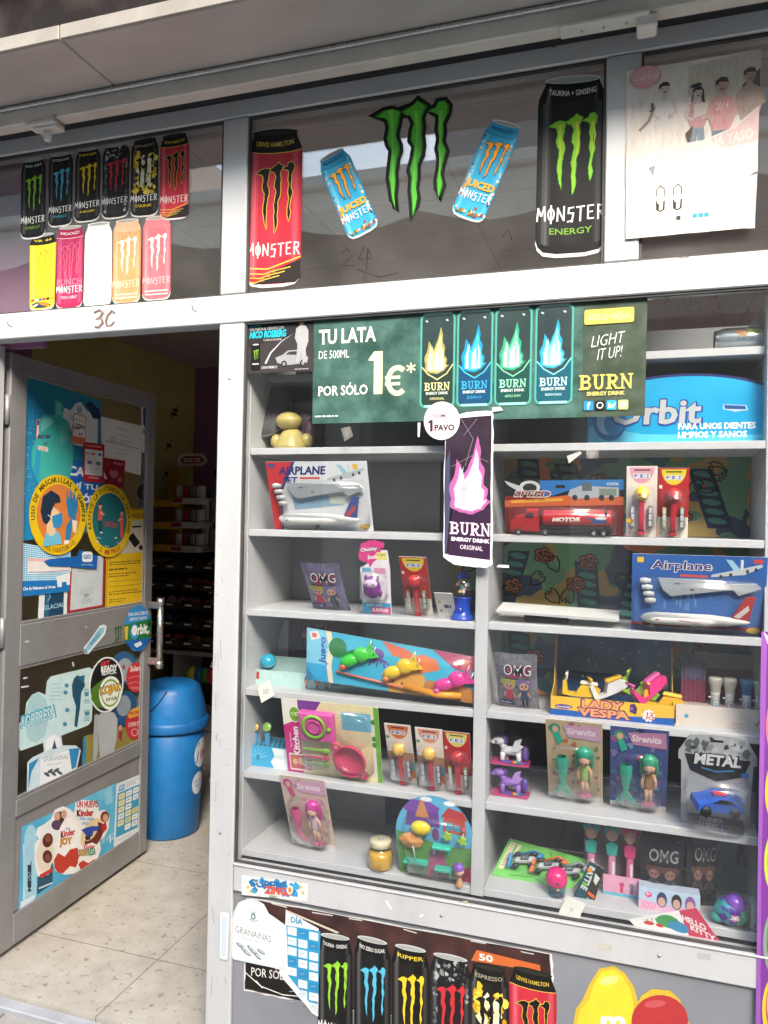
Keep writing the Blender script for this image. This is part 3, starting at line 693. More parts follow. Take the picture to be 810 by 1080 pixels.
for i, p in enumerate(_claw):
    cx = sum(q[0] for q in p)/len(p)
    a.poly([((q[0]-cx)*.80+cx, q[1]*.965+6) for q in p], '5cc83c')
    a.line([(cx+(-8, 2, 4)[i], 128), (cx+(2, 12, 2)[i], 230), (cx+(2, -4, 0)[i], 400), (cx+(4, -12, -8)[i], 560)], 20, '7ddc55', taper=True)
a.build('claw_sticker', pxmap(GP, *cC), label='large bright green three clawed emblem with black edge in the top middle pane', cat='sticker')
# the big black can
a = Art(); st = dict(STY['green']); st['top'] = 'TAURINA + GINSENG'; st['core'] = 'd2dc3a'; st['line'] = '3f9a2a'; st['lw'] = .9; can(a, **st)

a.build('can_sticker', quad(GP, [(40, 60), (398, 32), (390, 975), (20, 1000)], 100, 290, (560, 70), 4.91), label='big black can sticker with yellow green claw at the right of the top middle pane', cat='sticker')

# ---- faded group-photo poster in the top right pane
a = Art(); W, H = 135, 195
a.poly(jag([(0, 0), (W, 0), (W, H), (W*.92, H-1), (0, H)], .6, 8), pmat('wrinkled poster paper', lin('e0d8d0'), lin('d2c9c0'), scale=26, rough=.5, bump=1.0, detail=3, stretch=(1.6, 1, .5), spec=.3))
a.poly([(64, 6), (W, 0), (W, 70), (100, 66), (64, 40)], 'cfc6b6')
for i in range(9): a.line([(70+i*7, 4+i % 3), (66+i*7.4, 22), (72+i*7, 40)], .8, 'bdb4a4')
def pperson(x, y, s, hair, skin, top, legs, hairlong=False, arm=0):
    a.poly([(x-9*s, y+13*s), (x-4*s, y+9*s), (x+4*s, y+9*s), (x+10*s, y+13*s), (x+11*s, y+30*s), (x+7*s, y+42*s), (x-7*s, y+42*s), (x-10*s, y+30*s)], top)
    if legs: a.poly([(x-7*s, y+41*s), (x+7*s, y+41*s), (x+9*s, y+62*s), (x+2*s, y+62*s), (x, y+48*s), (x-3*s, y+63*s), (x-10*s, y+62*s)], legs)
    a.poly([(x-2.4*s, y+4*s), (x+2.4*s, y+4*s), (x+3*s, y+11*s), (x, y+13*s), (x-3*s, y+11*s)], skin)
    if hairlong: a.poly([(x-5*s, y-3*s), (x+6*s, y-4*s), (x+8*s, y+14*s), (x+4.4*s, y+10*s), (x+3*s, y), (x-4*s, y), (x-6*s, y+12*s), (x-7*s, y+9*s)], hair)
    a.ell(x, y, 4.8*s, 6.2*s, skin); a.poly([(x-5.4*s, y), (x-5.4*s, y-5*s), (x-1*s, y-8*s), (x+4*s, y-7*s), (x+5.6*s, y-1*s), (x+4*s, y-3*s), (x-2*s, y-3.4*s), (x-4.2*s, y-1*s)], hair)
    a.rect(x-2.9*s, y-1*s, 1.8*s, .8*s, '4a3a38'); a.rect(x+1*s, y-1*s, 1.8*s, .8*s, '4a3a38'); a.ell(x+.2*s, y+3.2*s, 1.7*s, 1*s, 'a05a58')
    for sx in (-1, 1): a.line([(x+sx*9*s, y+15*s), (x+sx*12*s, y+27*s), (x+sx*4*s, y+31*s)], 3.4*s, skin)
    for j in range(7): q = random.uniform(-7, 7)*s; r_ = y+random.uniform(16, 36)*s; a.line([(x+q, r_), (x+q+random.uniform(-3, 3)*s, r_+random.uniform(3, 8)*s)], .5*s, mix(top, '504848', .35))
    if legs:
        for j in (-5, -1, 4): a.line([(x+j*s, y+44*s), (x+j*1.2*s, y+58*s)], .6*s, mix(legs, '303840', .4))
    a.line([(x-1*s, y+.6*s), (x-.2*s, y+1.8*s)], .5*s, mix(skin, '604040', .4)); a.poly([(x+1.6*s, y-2*s), (x+4.4*s, y), (x+3*s, y+5*s), (x+1*s, y+5.6*s)], mix(skin, '705048', .16))
a.poly([(118, 36), (W, 20), (W, 66), (112, 66)], '6e6660'); pperson(125, 27, 1.15, '5a5048', 'b99f90', 'b8a49c', None)
pperson(40, 28, 1.05, '3a3434', 'd6ccc4', 'e4deda', None); a.line([(14, 72), (24, 62), (30, 46)], 3, '9a8f8a'); a.rect(26, 42, 3.2, 8, '6a605c'); a.rect(24, 50, 5, 2, '77706c')
pperson(74, 38, .95, '4c4442', 'd8c8be', 'cc9ca0', '8a97a6', True); a.poly([(70, 50), (84, 50), (86, 62), (70, 66)], 'd9cfc8'); a.ell(72, 29.5, 6, 2.2, '3f4448', -.15)
pperson(98, 34, 1.2, '4c4240', 'caa898', 'd49a9c', '6a8496'); a.text('2014', 92, 52, 13, 9, 'e8c8c4', .01)
a.poly([(62, 82), (70, 74), (66, 96)], '5a5048')
a.poly([(0, 96), (40, 94), (80, 92), (110, 82), (W, 62), (W, 110), (90, 112), (0, 112)], 'e8dad4'); a.poly([(86, 92), (112, 83), (W, 64), (W, 100), (100, 104)], 'e4c4c2')
a.poly(jag([(0, 111.5), (W*.6, 111.5), (W, 109), (W, H), (W*.92, H-1), (0, H)], .5, 6), _M['wrinkled poster paper'])
a.text('CUA YASO', 80, 90, 50, 12, 'ecdcd7', .02, slope=-.1); a.text('HECHA DE', 78, 108, 48, 9, 'ecdfd8', .02, slope=-.1)
a.ell(20, 11, 16, 13, 'e0a0a4'); a.ell(20, 10, 15, 10.5, 'e6b0b2'); a.text('Coca-Cola', 7, 5, 27, 9, 'f3e2e0', -.005, .25)
a.line([(6, 108), (8, 128), (12, 150)], 1.2, 'b2c0c6'); a.line([(32, 106), (28, 130), (28, 162), (25, 166)], 1.4, '9cc6d6'); a.poly([(24, 116), (31, 114), (29, 126), (26, 120)], '8f989c')
for x in (37, 55):
    a.line([(x-4, 150), (x-4, 142), (x, 138), (x+4, 142), (x+4, 150)], 1.1, '3c3836'); a.line([(x-4, 155), (x-3.6, 165), (x, 167), (x+3.6, 165), (x+4, 155)], 1.6, '2c2a28'); a.rect(x-3.6, 158, 2.2, 7, '2c2a28')
a.rrect(76, 152, 28, 16, 3, 'd3ccc4'); a.rrect(76.8, 152.4, 26.6, 14.6, 3, 'efe9e3')
a.rect(54, 174, 4.6, 4.6, '3b3d40'); 
for x in (71, 77, 83): a.rect(x, 173, 4.8, 4.8, '3b9fc4')
a.line([(128, 176), (130, 170), (133, 176)], .9, '8aa2b0'); a.rect(128, 180, 5, 1, '9ab'+'0b8')
a.poly([(126, 138), (W, 133), (W, 136)], '5a5654')
cp = quad((V((0, -.0035, 0)), V((0, -1, 0))), [(660.5, 75), (803, 51.5), (796, 241), (660, 252.5)], W, H)
a.build('poster', cp, label='faded wrinkled poster of four cheering young people in the top right pane', cat='poster')

# ---- black small poster with car, dark green price banner, purple can sticker, round tag
def serif(a, word, x, y, w, h, col, sh=None):
    """slab-serif capitals"""
    G = {'B': ([(1.2, 0, 2.2, 10)], [[(2, 1), (6.2, 1), (7.6, 2.6), (6.2, 4.7), (2, 4.8)], [(2, 5), (6.8, 5), (8.2, 7.2), (6.8, 9.1), (2, 9)]], [(0, 0, 4, 1.1), (0, 8.9, 4, 1.1)]),
         'U': ([(1.2, 0, 2, 7), (6.4, 0, 1.4, 7)], [[(2.2, 6.6), (3, 8.8), (4.8, 9.4), (6.4, 8.6), (7.1, 6.6)]], [(0, 0, 4.2, 1.1), (5.2, 0, 3.8, 1.1)]),
         'R': ([(1.2, 0, 2.2, 10)], [[(2, 1), (6.2, 1), (7.6, 2.8), (6.2, 5), (2, 5.2)], [(4.2, 5.2), (7.6, 9.4)]], [(0, 0, 4, 1.1), (0, 8.9, 4.4, 1.1), (6.4, 8.9, 3.2, 1.1)]),
         'N': ([(1.2, 0, 1.3, 10), (7, 0, 1.3, 10)], [[(1.6, .6), (7.6, 9.4)]], [(0, 0, 3, 1.1), (0, 8.9, 3.6, 1.1), (5.8, 0, 3.6, 1.1)])}
    lw = w/len(word)
    for i, ch in enumerate(word):
        r, st, se = G[ch]; f = lambda p: (x+lw*(i+p[0]/9.8), y+p[1]/10*h)
        for q in r+se: a.rect(x+lw*(i+q[0]/9.8), y+q[1]/10*h, q[2]/9.8*lw, q[3]/10*h, col); a.k -= .7
        for s_ in st: a.line([f(p) for p in s_], lw*.17, col); a.k -= .7
_fl = [(0, 74), (-4, 60), (6, 44), (10, 26), (18, 34), (22, 46), (30, 38), (40, 22), (48, 0), (54, 14), (54, 30), (62, 40), (60, 56), (68, 62), (66, 76), (76, 74), (60, 86), (40, 92), (16, 90), (-2, 84)]
def flame(a, x, y, w, h, c0, c1, c2):
    random.seed(8)
    a.poly(jag([(x+p[0]/76*w, y+p[1]/92*h) for p in _fl], w*.012, 3), c0)
    a.poly([(x+w*.1+p[0]/76*w*.8, y+h*.16+p[1]/92*h*.8) for p in _fl], c1)
    for k, (u0, u1) in enumerate(((.18, .3), (.42, .6), (.66, .62), (.5, .5))): a.line([(x+u0*w, y+h*.92), (x+(u0+.02)*w, y+h*.6), (x+u1*w, y+h*(.38+.1*(k % 2)))], w*.14, c2, taper=True)
a = Art()
random.seed(6); a.poly(jag([(0, 0), (100, 0), (100, 80), (0, 80)], .4, 5), '2a2728'); a.poly([(0, 40), (100, 22), (100, 80), (0, 80)], '3a3536')
a.text('GANA', 3, 4, 17, 6, '25b3c8', .02, .2); a.text('UNA VUELTA AL CIRCUITO CON', 3, 11, 52, 4, 'e2e2e0', 0)
a.text('NICO ROSBERG', 3, 16, 56, 11, '1fbfd6', .05, .2); a.text('Y CONDUCE UN COCHE', 24, 29, 28, 3, 'd8d8d6', 0)
a.line([(28, 66), (36, 50), (52, 34), (72, 22)], 3, 'c9ccd0', taper=True)
a.poly([(43, 58), (54, 54), (62, 48), (78, 48), (88, 56), (92, 60), (90, 68), (60, 70), (46, 66)], '9a9da0'); a.poly([(58, 54), (64, 50), (76, 50), (82, 56)], '33373b')
for x in (56, 84): a.ell(x, 68, 4.4, 5, '151517'); a.ell(x, 68, 2.4, 3, '8a8c8e')
a.poly([(74, 16), (80, 12), (88, 13), (92, 20), (92, 36), (88, 48), (90, 66), (84, 68), (82, 50), (78, 66), (74, 66), (76, 40), (72, 30)], 'a9aaac'); a.ell(82, 8, 3.6, 5, 'c7a48e'); a.ell(82, 5, 3.8, 3, '4a3c30')
a.rrect(6, 36, 14, 40, 3, '0c0c0c'); claw(a, 9, 44, 8.4, 17, '8fbf32', amp=0); a.rect(8, 65, 10, 2, 'd0d0ce'); a.ell(13, 36.5, 5, 1.3, 'b5b7b5')
a.text('GANA PREMIOS', 22, 70, 24, 4, 'e0e0de', .01); a.micro(72, 76, 24, 1, 2.4, 'bdbdbb')
a.build('poster', quad(GP, [(261.5, 339), (331, 333.5), (331, 391), (260.5, 394)], 100, 80), label='small black poster of a driver beside a silver car, left of the green banner', cat='poster')

a = Art(); W, H = 352, 120
BANNER = pmat('banner print', (.020, .062, .048), (.075, .17, .145), scale=16, rough=.4, detail=6, contrast=(.36, .70))
BAN2 = pmat('banner print olive', (.030, .050, .028), (.060, .085, .060), scale=20, rough=.4, detail=6)
a.rect(0, 0, W, H, BANNER, 12); a.rect(292, 0, 60, H, BAN2)
a.text('TU LATA', 7, 14, 67, 17, 'f4f4ee', .03); a.text('DE 500ML', 7, 38, 36, 9, 'eceeea', 0.0)
a.text('POR SÓLO', 7, 75, 58, 14, 'f4f4ee', .02); a.poly([(66, 50), (72, 42), (82, 42), (82, 89), (72, 89), (72, 52), (66, 52)], 'f0e8b8'); a.line([(106-2.5*0+10.5*cos(t)-7, 75+14*sin(t)) for t in [RAD(-50-i*13) for i in range(21)]], 5.5, 'f0e8b8')
for y in (71.5, 78.5): a.rect(85, y-1.7, 17, 3.4, 'f0e8b8')
for i in range(3): a.line([(114-5.5*cos(i*pi/3+.5), 62-5.5*sin(i*pi/3+.5)), (114+5.5*cos(i*pi/3+.5), 62+5.5*sin(i*pi/3+.5))], 1.8, 'f0e8b8'); a.k -= .6
a.micro(3, 111, 28, 1, 3.5, 'dfe6e2')
CANB = pmat('printed dark can', (.013, .030, .032), (.022, .045, .045), scale=12, rough=.4)
for x, cc, lo, lo2, l3 in ((126, ('a39d5c', 'd8d290', 'f2efcc'), 'ddd6a0', 'ORIGINAL', '263830'), (166, ('1b8fc6', '45c2ec', 'c9f0fa'), '3aa4d4', 'ZERO', '0d4a70'), (206, ('2fa478', '7fdcae', 'dcf8e4'), '9ce0bc', 'APPLE KIWI', '0f4a44'), (247, ('2aa0c2', '82daf2', 'eafafd'), 'bfe6ee', 'PASSION PUNCH', '10586a')):
    a.rrect(x-2, 5, 38, 101, 6, '4fa79c'); a.rrect(x, 7, 34, 97, 5, CANB)
    a.poly([(x, 62), (x+6, 70), (x+17, 76), (x+27, 70), (x+34, 60), (x+34, 99), (x+29, 104), (x+5, 104), (x, 99)], l3)
    a.line([(x, 62), (x+7, 70), (x+17, 76), (x+27, 70), (x+34, 60)], 1.2, cc[1])
    a.rrect(x+2, 4, 30, 3.2, 1.4, 'a8d2cc'); a.rrect(x+3, 103, 28, 2.4, 1, '9fd8d8')
    for q in (x+5, x+27): a.ell(q, 13, 1.6, .9, 'b9d8d4', .5)
    flame(a, x+4, 20, 26, 50, *cc); serif(a, 'BURN', x+3, 79, 28, 8.5, lo); a.text('ENERGY DRINK', x+5, 89, 24, 3, 'e3eeea', .02); a.text(lo2, x+9, 95, 16, 2.6, lo, .01)
a.rrect(293, 13, 47, 15, 2, 'cbbd5c'); a.text('SOLO AQUI', 297, 18, 39, 7, 'efe8a8', .03)
for t, x, y, w_ in (('LIGHT', 300, 40, 32), ('IT UP!', 306, 53, 24)): a.text(t, x, y, w_, 11, 'f0f0ec', -.01, .25, slope=-.12)
serif(a, 'BURN', 289, 78, 52, 15, 'd6c66a'); a.text('ENERGY DRINK', 297, 95, 36, 4, 'e2d27a', .03)
for i, c in enumerate(('2a8fc8', '1c1f22', '34b0dc', 'd8d88a')): a.rrect(294+i*11, 104, 9.4, 9.4, 1.4, c)
a.text('f', 297.4, 105.4, 3, 7, 'f2f4f4', .03); a.ring(309.7, 108.7, 3.2, 3.2, .9, 'f2f2f0'); a.poly([(318, 106), (321, 109), (325, 106), (323, 111), (318, 111.5)], 'f2f4f4'); a.rect(329, 107, 5.6, 3.6, 'f2f0d0')
a.build('price_banner', quad(GP, [(330.5, 335.5), (683, 308.5), (680, 438.5), (329.5, 447)], W, H), label='long dark green price banner with four drink cans and a big 1 euro offer', cat='banner')
a = Art()
random.seed(21)
a.poly(jag([(2, 3), (26, 0), (50, 1), (51, 40), (50, 100), (51, 165), (44, 170), (12, 170), (1, 163), (0, 60)], .5, 6), 'ece9ee')
FILM = pmat('dark plum film', (.020, .012, .020), (.050, .034, .052), scale=5, rough=.22, detail=3, bump=.15)
a.poly(jag([(2, 6), (48.5, 6), (48.6, 100), (48.5, 161), (2, 159), (1, 60)], .4, 6), FILM)
a.poly([(1.2, 60), (6, 40), (7, 110), (4, 158), (2, 158)], '414866'); a.poly([(10, 108), (48, 106), (48.5, 161), (6, 160)], '331c3a')
flame(a, 8, 27, 42, 86, 'b0609c', 'e6b8dc', 'fdf3fb')
serif(a, 'BURN', 7, 122, 42, 14, 'f0d0e4'); a.text('ENERGY DRINK', 9, 139, 39, 4.4, 'f0e6ee', .04); a.text('ORIGINAL', 18, 147, 23, 5, 'e8d8e4', .01)
for p in ([(16, 4), (30, 30), (22, 60)], [(34, 8), (20, 26)], [(8, 60), (30, 48), (46, 56)], [(6, 90), (24, 84)]): a.line(p, .5, '8d7a8c')
bq = quad((V((0, .0155, 0)), V((0, -1, 0))), [(469, 437), (521, 432), (519.5, 600), (466.5, 594)], 51, 170)
a.build('can_sticker', bq, label='tall dark purple can sticker with pink white flame on the lower middle of the window', cat='sticker')
a = Art(); a.ell(20, 20, 20, 20, 'f0dfe2'); a.ring(20, 20, 19, 19, .6, 'd3b9bf'); a.text('REGATA DE', 8, 7, 20, 4, '77696e', 0); a.text('500ML', 10, 12.5, 17, 4.6, '5a4c52', .01)
a.poly([(4.6, 21.4), (7, 19), (10, 19), (10, 31), (7, 31), (7, 22), (4.6, 22.6)], '3c1f3c'); a.text('POR SOLO', 12, 20, 16, 3, '8a7a80', 0); a.text('PAVO', 12, 24, 22, 6.5, '3c1f3c', .05); a.arc('OFERTA VALIDA EN TIENDAS', 20, 20, 16.4, 16.4, 150, 40, 1.6, 'a08d94', 0, inward=False) if False else a.micro(10, 34, 20, 1, 2, 'b39fa6')
a.build('round_price_tag', quad((V((0, .0125, 0)), V((0, -1, 0))), [(447, 424), (485, 423), (485, 463.5), (447, 464.5)], 40, 40), label='round pale pink price tag overlapping the top corner of the purple can sticker', cat='price tag')
# scraps of tape left on the glass
TAPE = clear('cloudy tape', 1.5, .25, (.9, .9, .88), .25, 30)
def scrap(pts, m, lab): 
    a = Art(); a.poly(pts, m); a.build('tape_scrap', pxmap(GP, lift=.0042), label=lab, cat='tape', group='scraps of tape on the window')
scrap([(598, 481), (612, 476), (614, 478), (604, 486), (600, 489)], 'b4b4ae', 'curled white tape scrap on the glass above the toy truck')
scrap([(526, 595.5), (537, 596), (537, 599), (524, 598)], 'e8e8e6', 'short white tape scrap on the glass left of the patterned sheet')
scrap([(441, 446), (444, 446), (443, 461), (441, 461)], 'dddddb', 'thin upright white tape scrap just left of the round price tag')
scrap([(519, 430), (528, 429), (531, 433), (520, 435)], 'c4c4c0', 'white tape scrap right of the top of the purple can sticker')
scrap([(683, 311), (703, 309), (700, 313), (690, 316), (683, 317)], 'ecebe8', 'torn white paper scrap under the beam at the right end of the banner')
scrap([(360, 452), (370, 450), (373, 460), (364, 466)], TAPE, 'clear tape scrap under the left half of the green banner')
scrap([(618, 474), (631, 473), (632, 483), (619, 484)], TAPE, 'clear square tape scrap on the shelf edge above the toy truck')

# ---- purple strip poster at the right edge of the window
a = Art(); W, H = 110, 900
a.rect(0, 0, W, H, '7a3a96', 2); a.poly([(0, 0), (18, 8), (10, 500), (14, 900), (0, 900)], '9a5ab2'); a.poly([(6, 0), (40, 22), (20, 26)], 'e8dff0')
for y, c, d in ((190, 'd97a8a', 'b84860'), (330, 'e2c23a', '3a2c20'), (480, 'c6d23e', '7a8a20'), (650, '8aa08a', '5a7060'), (790, 'e2c23a', 'b84860')):
    a.ell(52, y, 34, 70, c, .1); a.ell(52, y-6, 24, 54, d, .1); a.ell(48, y-10, 17, 40, c, .1)
    for j in range(4): a.ell(44, y-38+j*22, 6, 6, 'f4e8c0')
a.text('SUPER', 30, 60, 70, 60, 'f2eaf6', .03, .2)
a.build('strip_poster', quad((V((0, -.001, 0)), V((0, -1, 0))), [(803, 666), (842, 668), (838, 1130), (796.5, 1110)], W, H), label='tall narrow purple sweets poster at the right edge of the window', cat='poster')

# ---- riser panel
a = Art(); W, H = 330, 120
random.seed(31)
MAROON = pmat('torn maroon print', (.030, .012, .011), (.075, .028, .024), scale=14, rough=.4, detail=9)
a.poly(jag([(0, 0), (W, 0), (W, H), (120, H), (0, 112)], .9, 14), 'dfe0e0'); a.poly(jag([(.6, 1.4), (W-2, 1.4), (W-1, H), (120, H-1), (1, 110)], .8, 14), MAROON)
a.poly([(2, 70), (74, 70), (74, 117), (2, 108)], '16100f'); a.text('POR SÓLO', 8, 80, 46, 13, 'e6e2de', .005)
for p in ([(1, 90), (20, 104), (46, 111), (74, 110)], [(14, 98), (22, 106)], [(52, 84), (72, 112)]): a.line(p, 1.2, 'e4e2e0')
for x, y in ((30, 2), (78, 4), (120, 3), (180, 4), (250, 3), (300, 5)): a.line([(x, y), (x+random.uniform(8, 26), y+random.uniform(-1, 2))], 1.4, 'd0cfd0')
a.poly([(256, 14), (318, 20), (318, 30), (250, 30)], 'd06a34'); a.text('50', 258, 18, 14, 10, 'f0e8e0', .03)
a.build('poster', quad(RP, [(260.5, 946), (582, 1006), (588, 1092), (257, 1052)], W, H), label='torn maroon drinks poster pasted along the riser panel under the window', cat='poster')
GR = 'energy drink cans in a row on the riser panel'
RQ = (V((0, .0102, 0)), V((0, -1, 0)))
for sty, lab, q in (
 ('red', 'red can sticker with black claw at the right end of the riser can row', [(537, 1016), (587, 1028), (587, 1172), (537, 1160)]),
 ('sunny', 'can sticker with black claw on yellow and white in the riser can row', [(494.5, 1013), (537, 1022), (537, 1164), (494.5, 1154)]),
 ('skull', 'grey skull patterned can sticker with red claw in the riser can row', [(453, 1002), (497, 1011), (497, 1154), (453, 1144)]),
 ('yellow', 'black can sticker with yellow claw in the riser can row', [(413, 993), (453, 1001), (453, 1142), (413, 1132)]),
 ('blue', 'black can sticker with light blue claw in the riser can row', [(373.5, 984), (412, 993), (412, 1130), (373.5, 1121)]),
 ('green', 'black can sticker with green claw at the left end of the riser can row', [(335, 982), (372, 988), (372, 1120), (335, 1112)])):
    cansticker(sty, lab, q, (0, 0), 1, group=GR, plane=RQ, lift=.0)
c7 = ((220, 900), 2.7); c8 = ((220, 930), 4.05)
a = Art(); a.poly(jag([(330, 118), (470, 200), (468, 575), (440, 560), (300, 390), (320, 300)], 2, 5), 'eceeee')
a.poly([(332, 185), (478, 212), (466, 560), (340, 400)], '2f9cc8')
for j in range(8):
    for i in range(4):
        x, y = 338+i*46, 190+j*43+i*11
        if x+38 < 474 and (y < 390 or i > 0) and (y < 470 or i > 1) and y < 540: a.poly([(x, y), (x+38, y+8), (x+38, y+42), (x, y+34)], ('e9edee', 'd6e0e6', 'e9edee', '2f8cc0')[(i*3+j) % 4])
        if x+38 < 474 and y < 520: a.rect(x+8, y+18, 18, 3, 'a8bac4')
a.text('DÍA', 352, 140, 50, 32, '3f9ac0', .03, slope=.25); a.poly([(332, 118), (560, 215), (548, 220), (340, 130)], 'cfc4b2')
a.build('price_list', pxmap((V((0, .0088, 0)), V((0, -1, 0))), *c8), label='loose white and blue price list sheet tucked behind the tag shaped sticker', cat='price list')
def tagart(a, sc):
    P = lambda L: [(x*sc, y*sc) for x, y in L]
    a.poly(P([(65, 210), (72, 165), (85, 140), (112, 129), (135, 131), (158, 145), (172, 172), (185, 180), (218, 204), (222, 225), (215, 335), (180, 325), (70, 302), (66, 290)]), 'd9e2e4')
    a.poly(P([(72, 212), (78, 170), (90, 148), (113, 137), (133, 139), (152, 152), (166, 180), (182, 188), (211, 210), (208, 324), (180, 316), (76, 294)]), 'eef1f0')
a = Art(); tagart(a, 1); a.line([(79, 172), (91, 150), (113, 140), (133, 142), (150, 154), (163, 182)], 1.4, 'b4c8cc')
a.text('GRANAÍNAS', 76, 200, 102, 24, '6d7c80', .0, slope=.3); a.text('Pipas de calabaza', 94, 234, 58, 9, '8c989c', -.005, slope=.3)
a.ell(127, 180, 7, 9, '47707e'); a.ell(127, 180, 3.4, 5, 'eef1f0'); a.line([(116, 187), (127, 194), (139, 191)], 2, '47707e'); a.line([(120, 165), (127, 172), (134, 166)], 2, '47707e')
for i in range(7):
    x, y = 90+i*10, 262+(i % 3)*8+i*3; a.ell(x, y, 13, 4.6, '5d7078', .6+.2*(i % 2)); a.ell(x+1, y-.6, 10, 2.6, 'c3cfd2', .6+.2*(i % 2))
a.build('tag_sticker', pxmap((V((0, .0076, 0)), V((0, -1, 0))), *c7), label='white tag shaped sticker with seed drawing at the left end of the riser panel', cat='sticker')
a = Art(); random.seed(41)
a.poly(jag([(95, 62), (283, 86), (281, 136), (95, 118)], 1.2, 6), 'e4e2dc')
spatter(a, ('2f8fc8', '3aa0d6', '2478b0'), 26, (118, 78, 258, 118), (6, 12)); a.text('SUPER', 120, 72, 92, 22, '1f6fa8', .06, slope=.12); a.text('ZINGS', 160, 92, 74, 22, 'd8523c', .07, slope=.1); a.ell(232, 104, 9, 13, 'e8dcc8'); a.ell(232, 104, 5, 8, 'd8843c')
for x, y in ((112, 96), (120, 108), (262, 96), (270, 112)): a.ell(x, y, 4, 4, random.choice(('e0b83c', '4fa34a')))
a.text('SERIE 1', 172, 118, 26, 6, '6d8a5a', .02, slope=.12)
a.build('sticker', pxmap(BP, *c7), label='small blue and orange splash sticker on the grey sill at its left end', cat='sticker')
a = Art(); a.poly([(35, 172), (39, 165), (58, 168), (61, 176), (56, 296), (51, 302), (36, 298), (33, 290)], 'dfe6ea'); a.poly([(39, 176), (55, 178), (51, 292), (38, 289)], 'c9d6de')
pm = pxmap(BP, *c7)
o = a.build('mounting_plate', lambda x, y, h: pm(x, y, h+.004), label='small pale rounded plastic plate on the lower left post', cat='plate')
# two die-cut sweets stickers: plain yellow and red shapes
c9 = ((500, 900), 2.613)
def blob(cx, cy, rx, ry, n=26, k=.0): return [(cx+rx*cos(2*pi*i/n)*(1+k*sin(6*pi*i/n)), cy+ry*sin(2*pi*i/n)) for i in range(n)]
a = Art(); a.poly([(272, 480), (280, 430), (300, 402), (318, 360), (345, 318), (385, 310), (415, 330), (440, 366), (452, 410), (440, 480)], 'd9b93c'); a.poly([(282, 480), (292, 432), (318, 404), (330, 360), (352, 326), (385, 320), (408, 338), (430, 372), (440, 420), (430, 480)], 'f0d63a')
a.ell(372, 350, 26, 12, 'f6e684', -.2); a.text('m', 350, 450, 66, 34, 'f2efe6', .08)
a.build('sticker', pxmap(RP, *c9), label='yellow die cut sweets sticker on the riser panel beside the red one', cat='sticker')
a = Art(); a.poly([(430, 480), (440, 430), (462, 392), (490, 374), (540, 378), (566, 402), (584, 440), (596, 480)], 'd9b93c'); a.poly(blob(512, 462, 78, 72), 'b8383a'); a.ell(498, 415, 30, 10, 'c8595a', -.1)
a.build('sticker', pxmap((V((0, .0104, 0)), V((0, -1, 0))), *c9), label='red die cut sweets sticker with yellow edge low on the riser panel', cat='sticker')
# ================================================================ the open door
DW = .866
dr = thing('shop_door', 'grey aluminium glazed door standing open inward, covered in stickers', 'door', tuple(DH0), (0, 0, DA))
# local axes of the leaf: x along the leaf from the hinge, y away from the viewer, z up
def dl(name, *sp, mat=DOORALU, bev=.003):
    b = MB()
    for q in sp: b.span(*q, mat, bev)
    return b.build(name, dr)
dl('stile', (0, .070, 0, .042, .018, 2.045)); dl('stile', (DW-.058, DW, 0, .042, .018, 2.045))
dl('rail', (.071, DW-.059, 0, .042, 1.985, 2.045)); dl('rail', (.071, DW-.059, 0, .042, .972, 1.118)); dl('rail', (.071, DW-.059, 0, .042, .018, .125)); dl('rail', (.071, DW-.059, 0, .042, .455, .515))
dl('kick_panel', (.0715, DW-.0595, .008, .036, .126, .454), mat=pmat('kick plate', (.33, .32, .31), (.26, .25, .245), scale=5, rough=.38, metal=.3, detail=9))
def dbead(z0, z1):
    e = MB(); t = .010
    for q in ((.071, .071+t, z0, z1), (DW-.059-t, DW-.059, z0, z1), (.071+t, DW-.059-t, z1-t, z1), (.071+t, DW-.059-t, z0, z0+t)): e.span(q[0], q[1], .003, .0105, q[2], q[3], DOORALU, .002)
    e.build('glazing_bead', dr)
for z0, z1 in ((1.1185, 1.9845), (.5155, .9715)): MB().span(.0715, DW-.0595, .011, .016, z0, z1, GLASS).build('pane', dr); dbead(z0, z1)
h = MB(); h.tube([(DW-.012, -.052, .835), (DW-.012, -.052, 1.135)], .0135, STEEL, 14)
ho = h.build('handle', dr)
for z in (.862, 1.108):
    MB().box((DW-.020, -.026, z), (.022, .055, .030), STEEL, .004).build('bracket', ho)
    MB().lathe([(0, 0), (.0165, 0), (.0165, .034), (0, .034)], STEEL, 14, Matrix.Translation((DW-.012, -.052, z+(-.032 if z < 1 else -.002)))).build('end_cap', ho)
MB().lathe([(0, 0), (.011, .001), (.012, .006), (.010, .009), (0, .010)], plas('8a8680'), 14, Matrix.Translation((DW-.028, 0, .985)) @ Matrix.Rotation(pi/2, 4, 'X')).build('lock_cylinder', dr)
for z in (.35, 1.1, 1.85): MB().tube([(-.006, .006, z-.05), (-.006, .006, z+.05)], .009, DOORALU, 10).build('hinge', dr)
GD = 'stickers and papers on the open door'
D1, D2, D3, D4 = ((20, 390), 5.586), ((15, 520), 5.4), ((15, 660), 5.4), ((10, 800), 5.226)
K5 = ((0, 600), 3)
def dst(a, lab, cat, crop, lev=0, face=DGP, name=None, q=None, WH=None):
    nm = name or cat.replace(' ', '_')
    fn = quad(face, q, WH[0], WH[1], *crop, lift=.0014+lev*.0022) if q else pxmap(face, *crop, lift=.0014+lev*.0022)
    return a.build(nm, fn, label=lab, cat=cat)
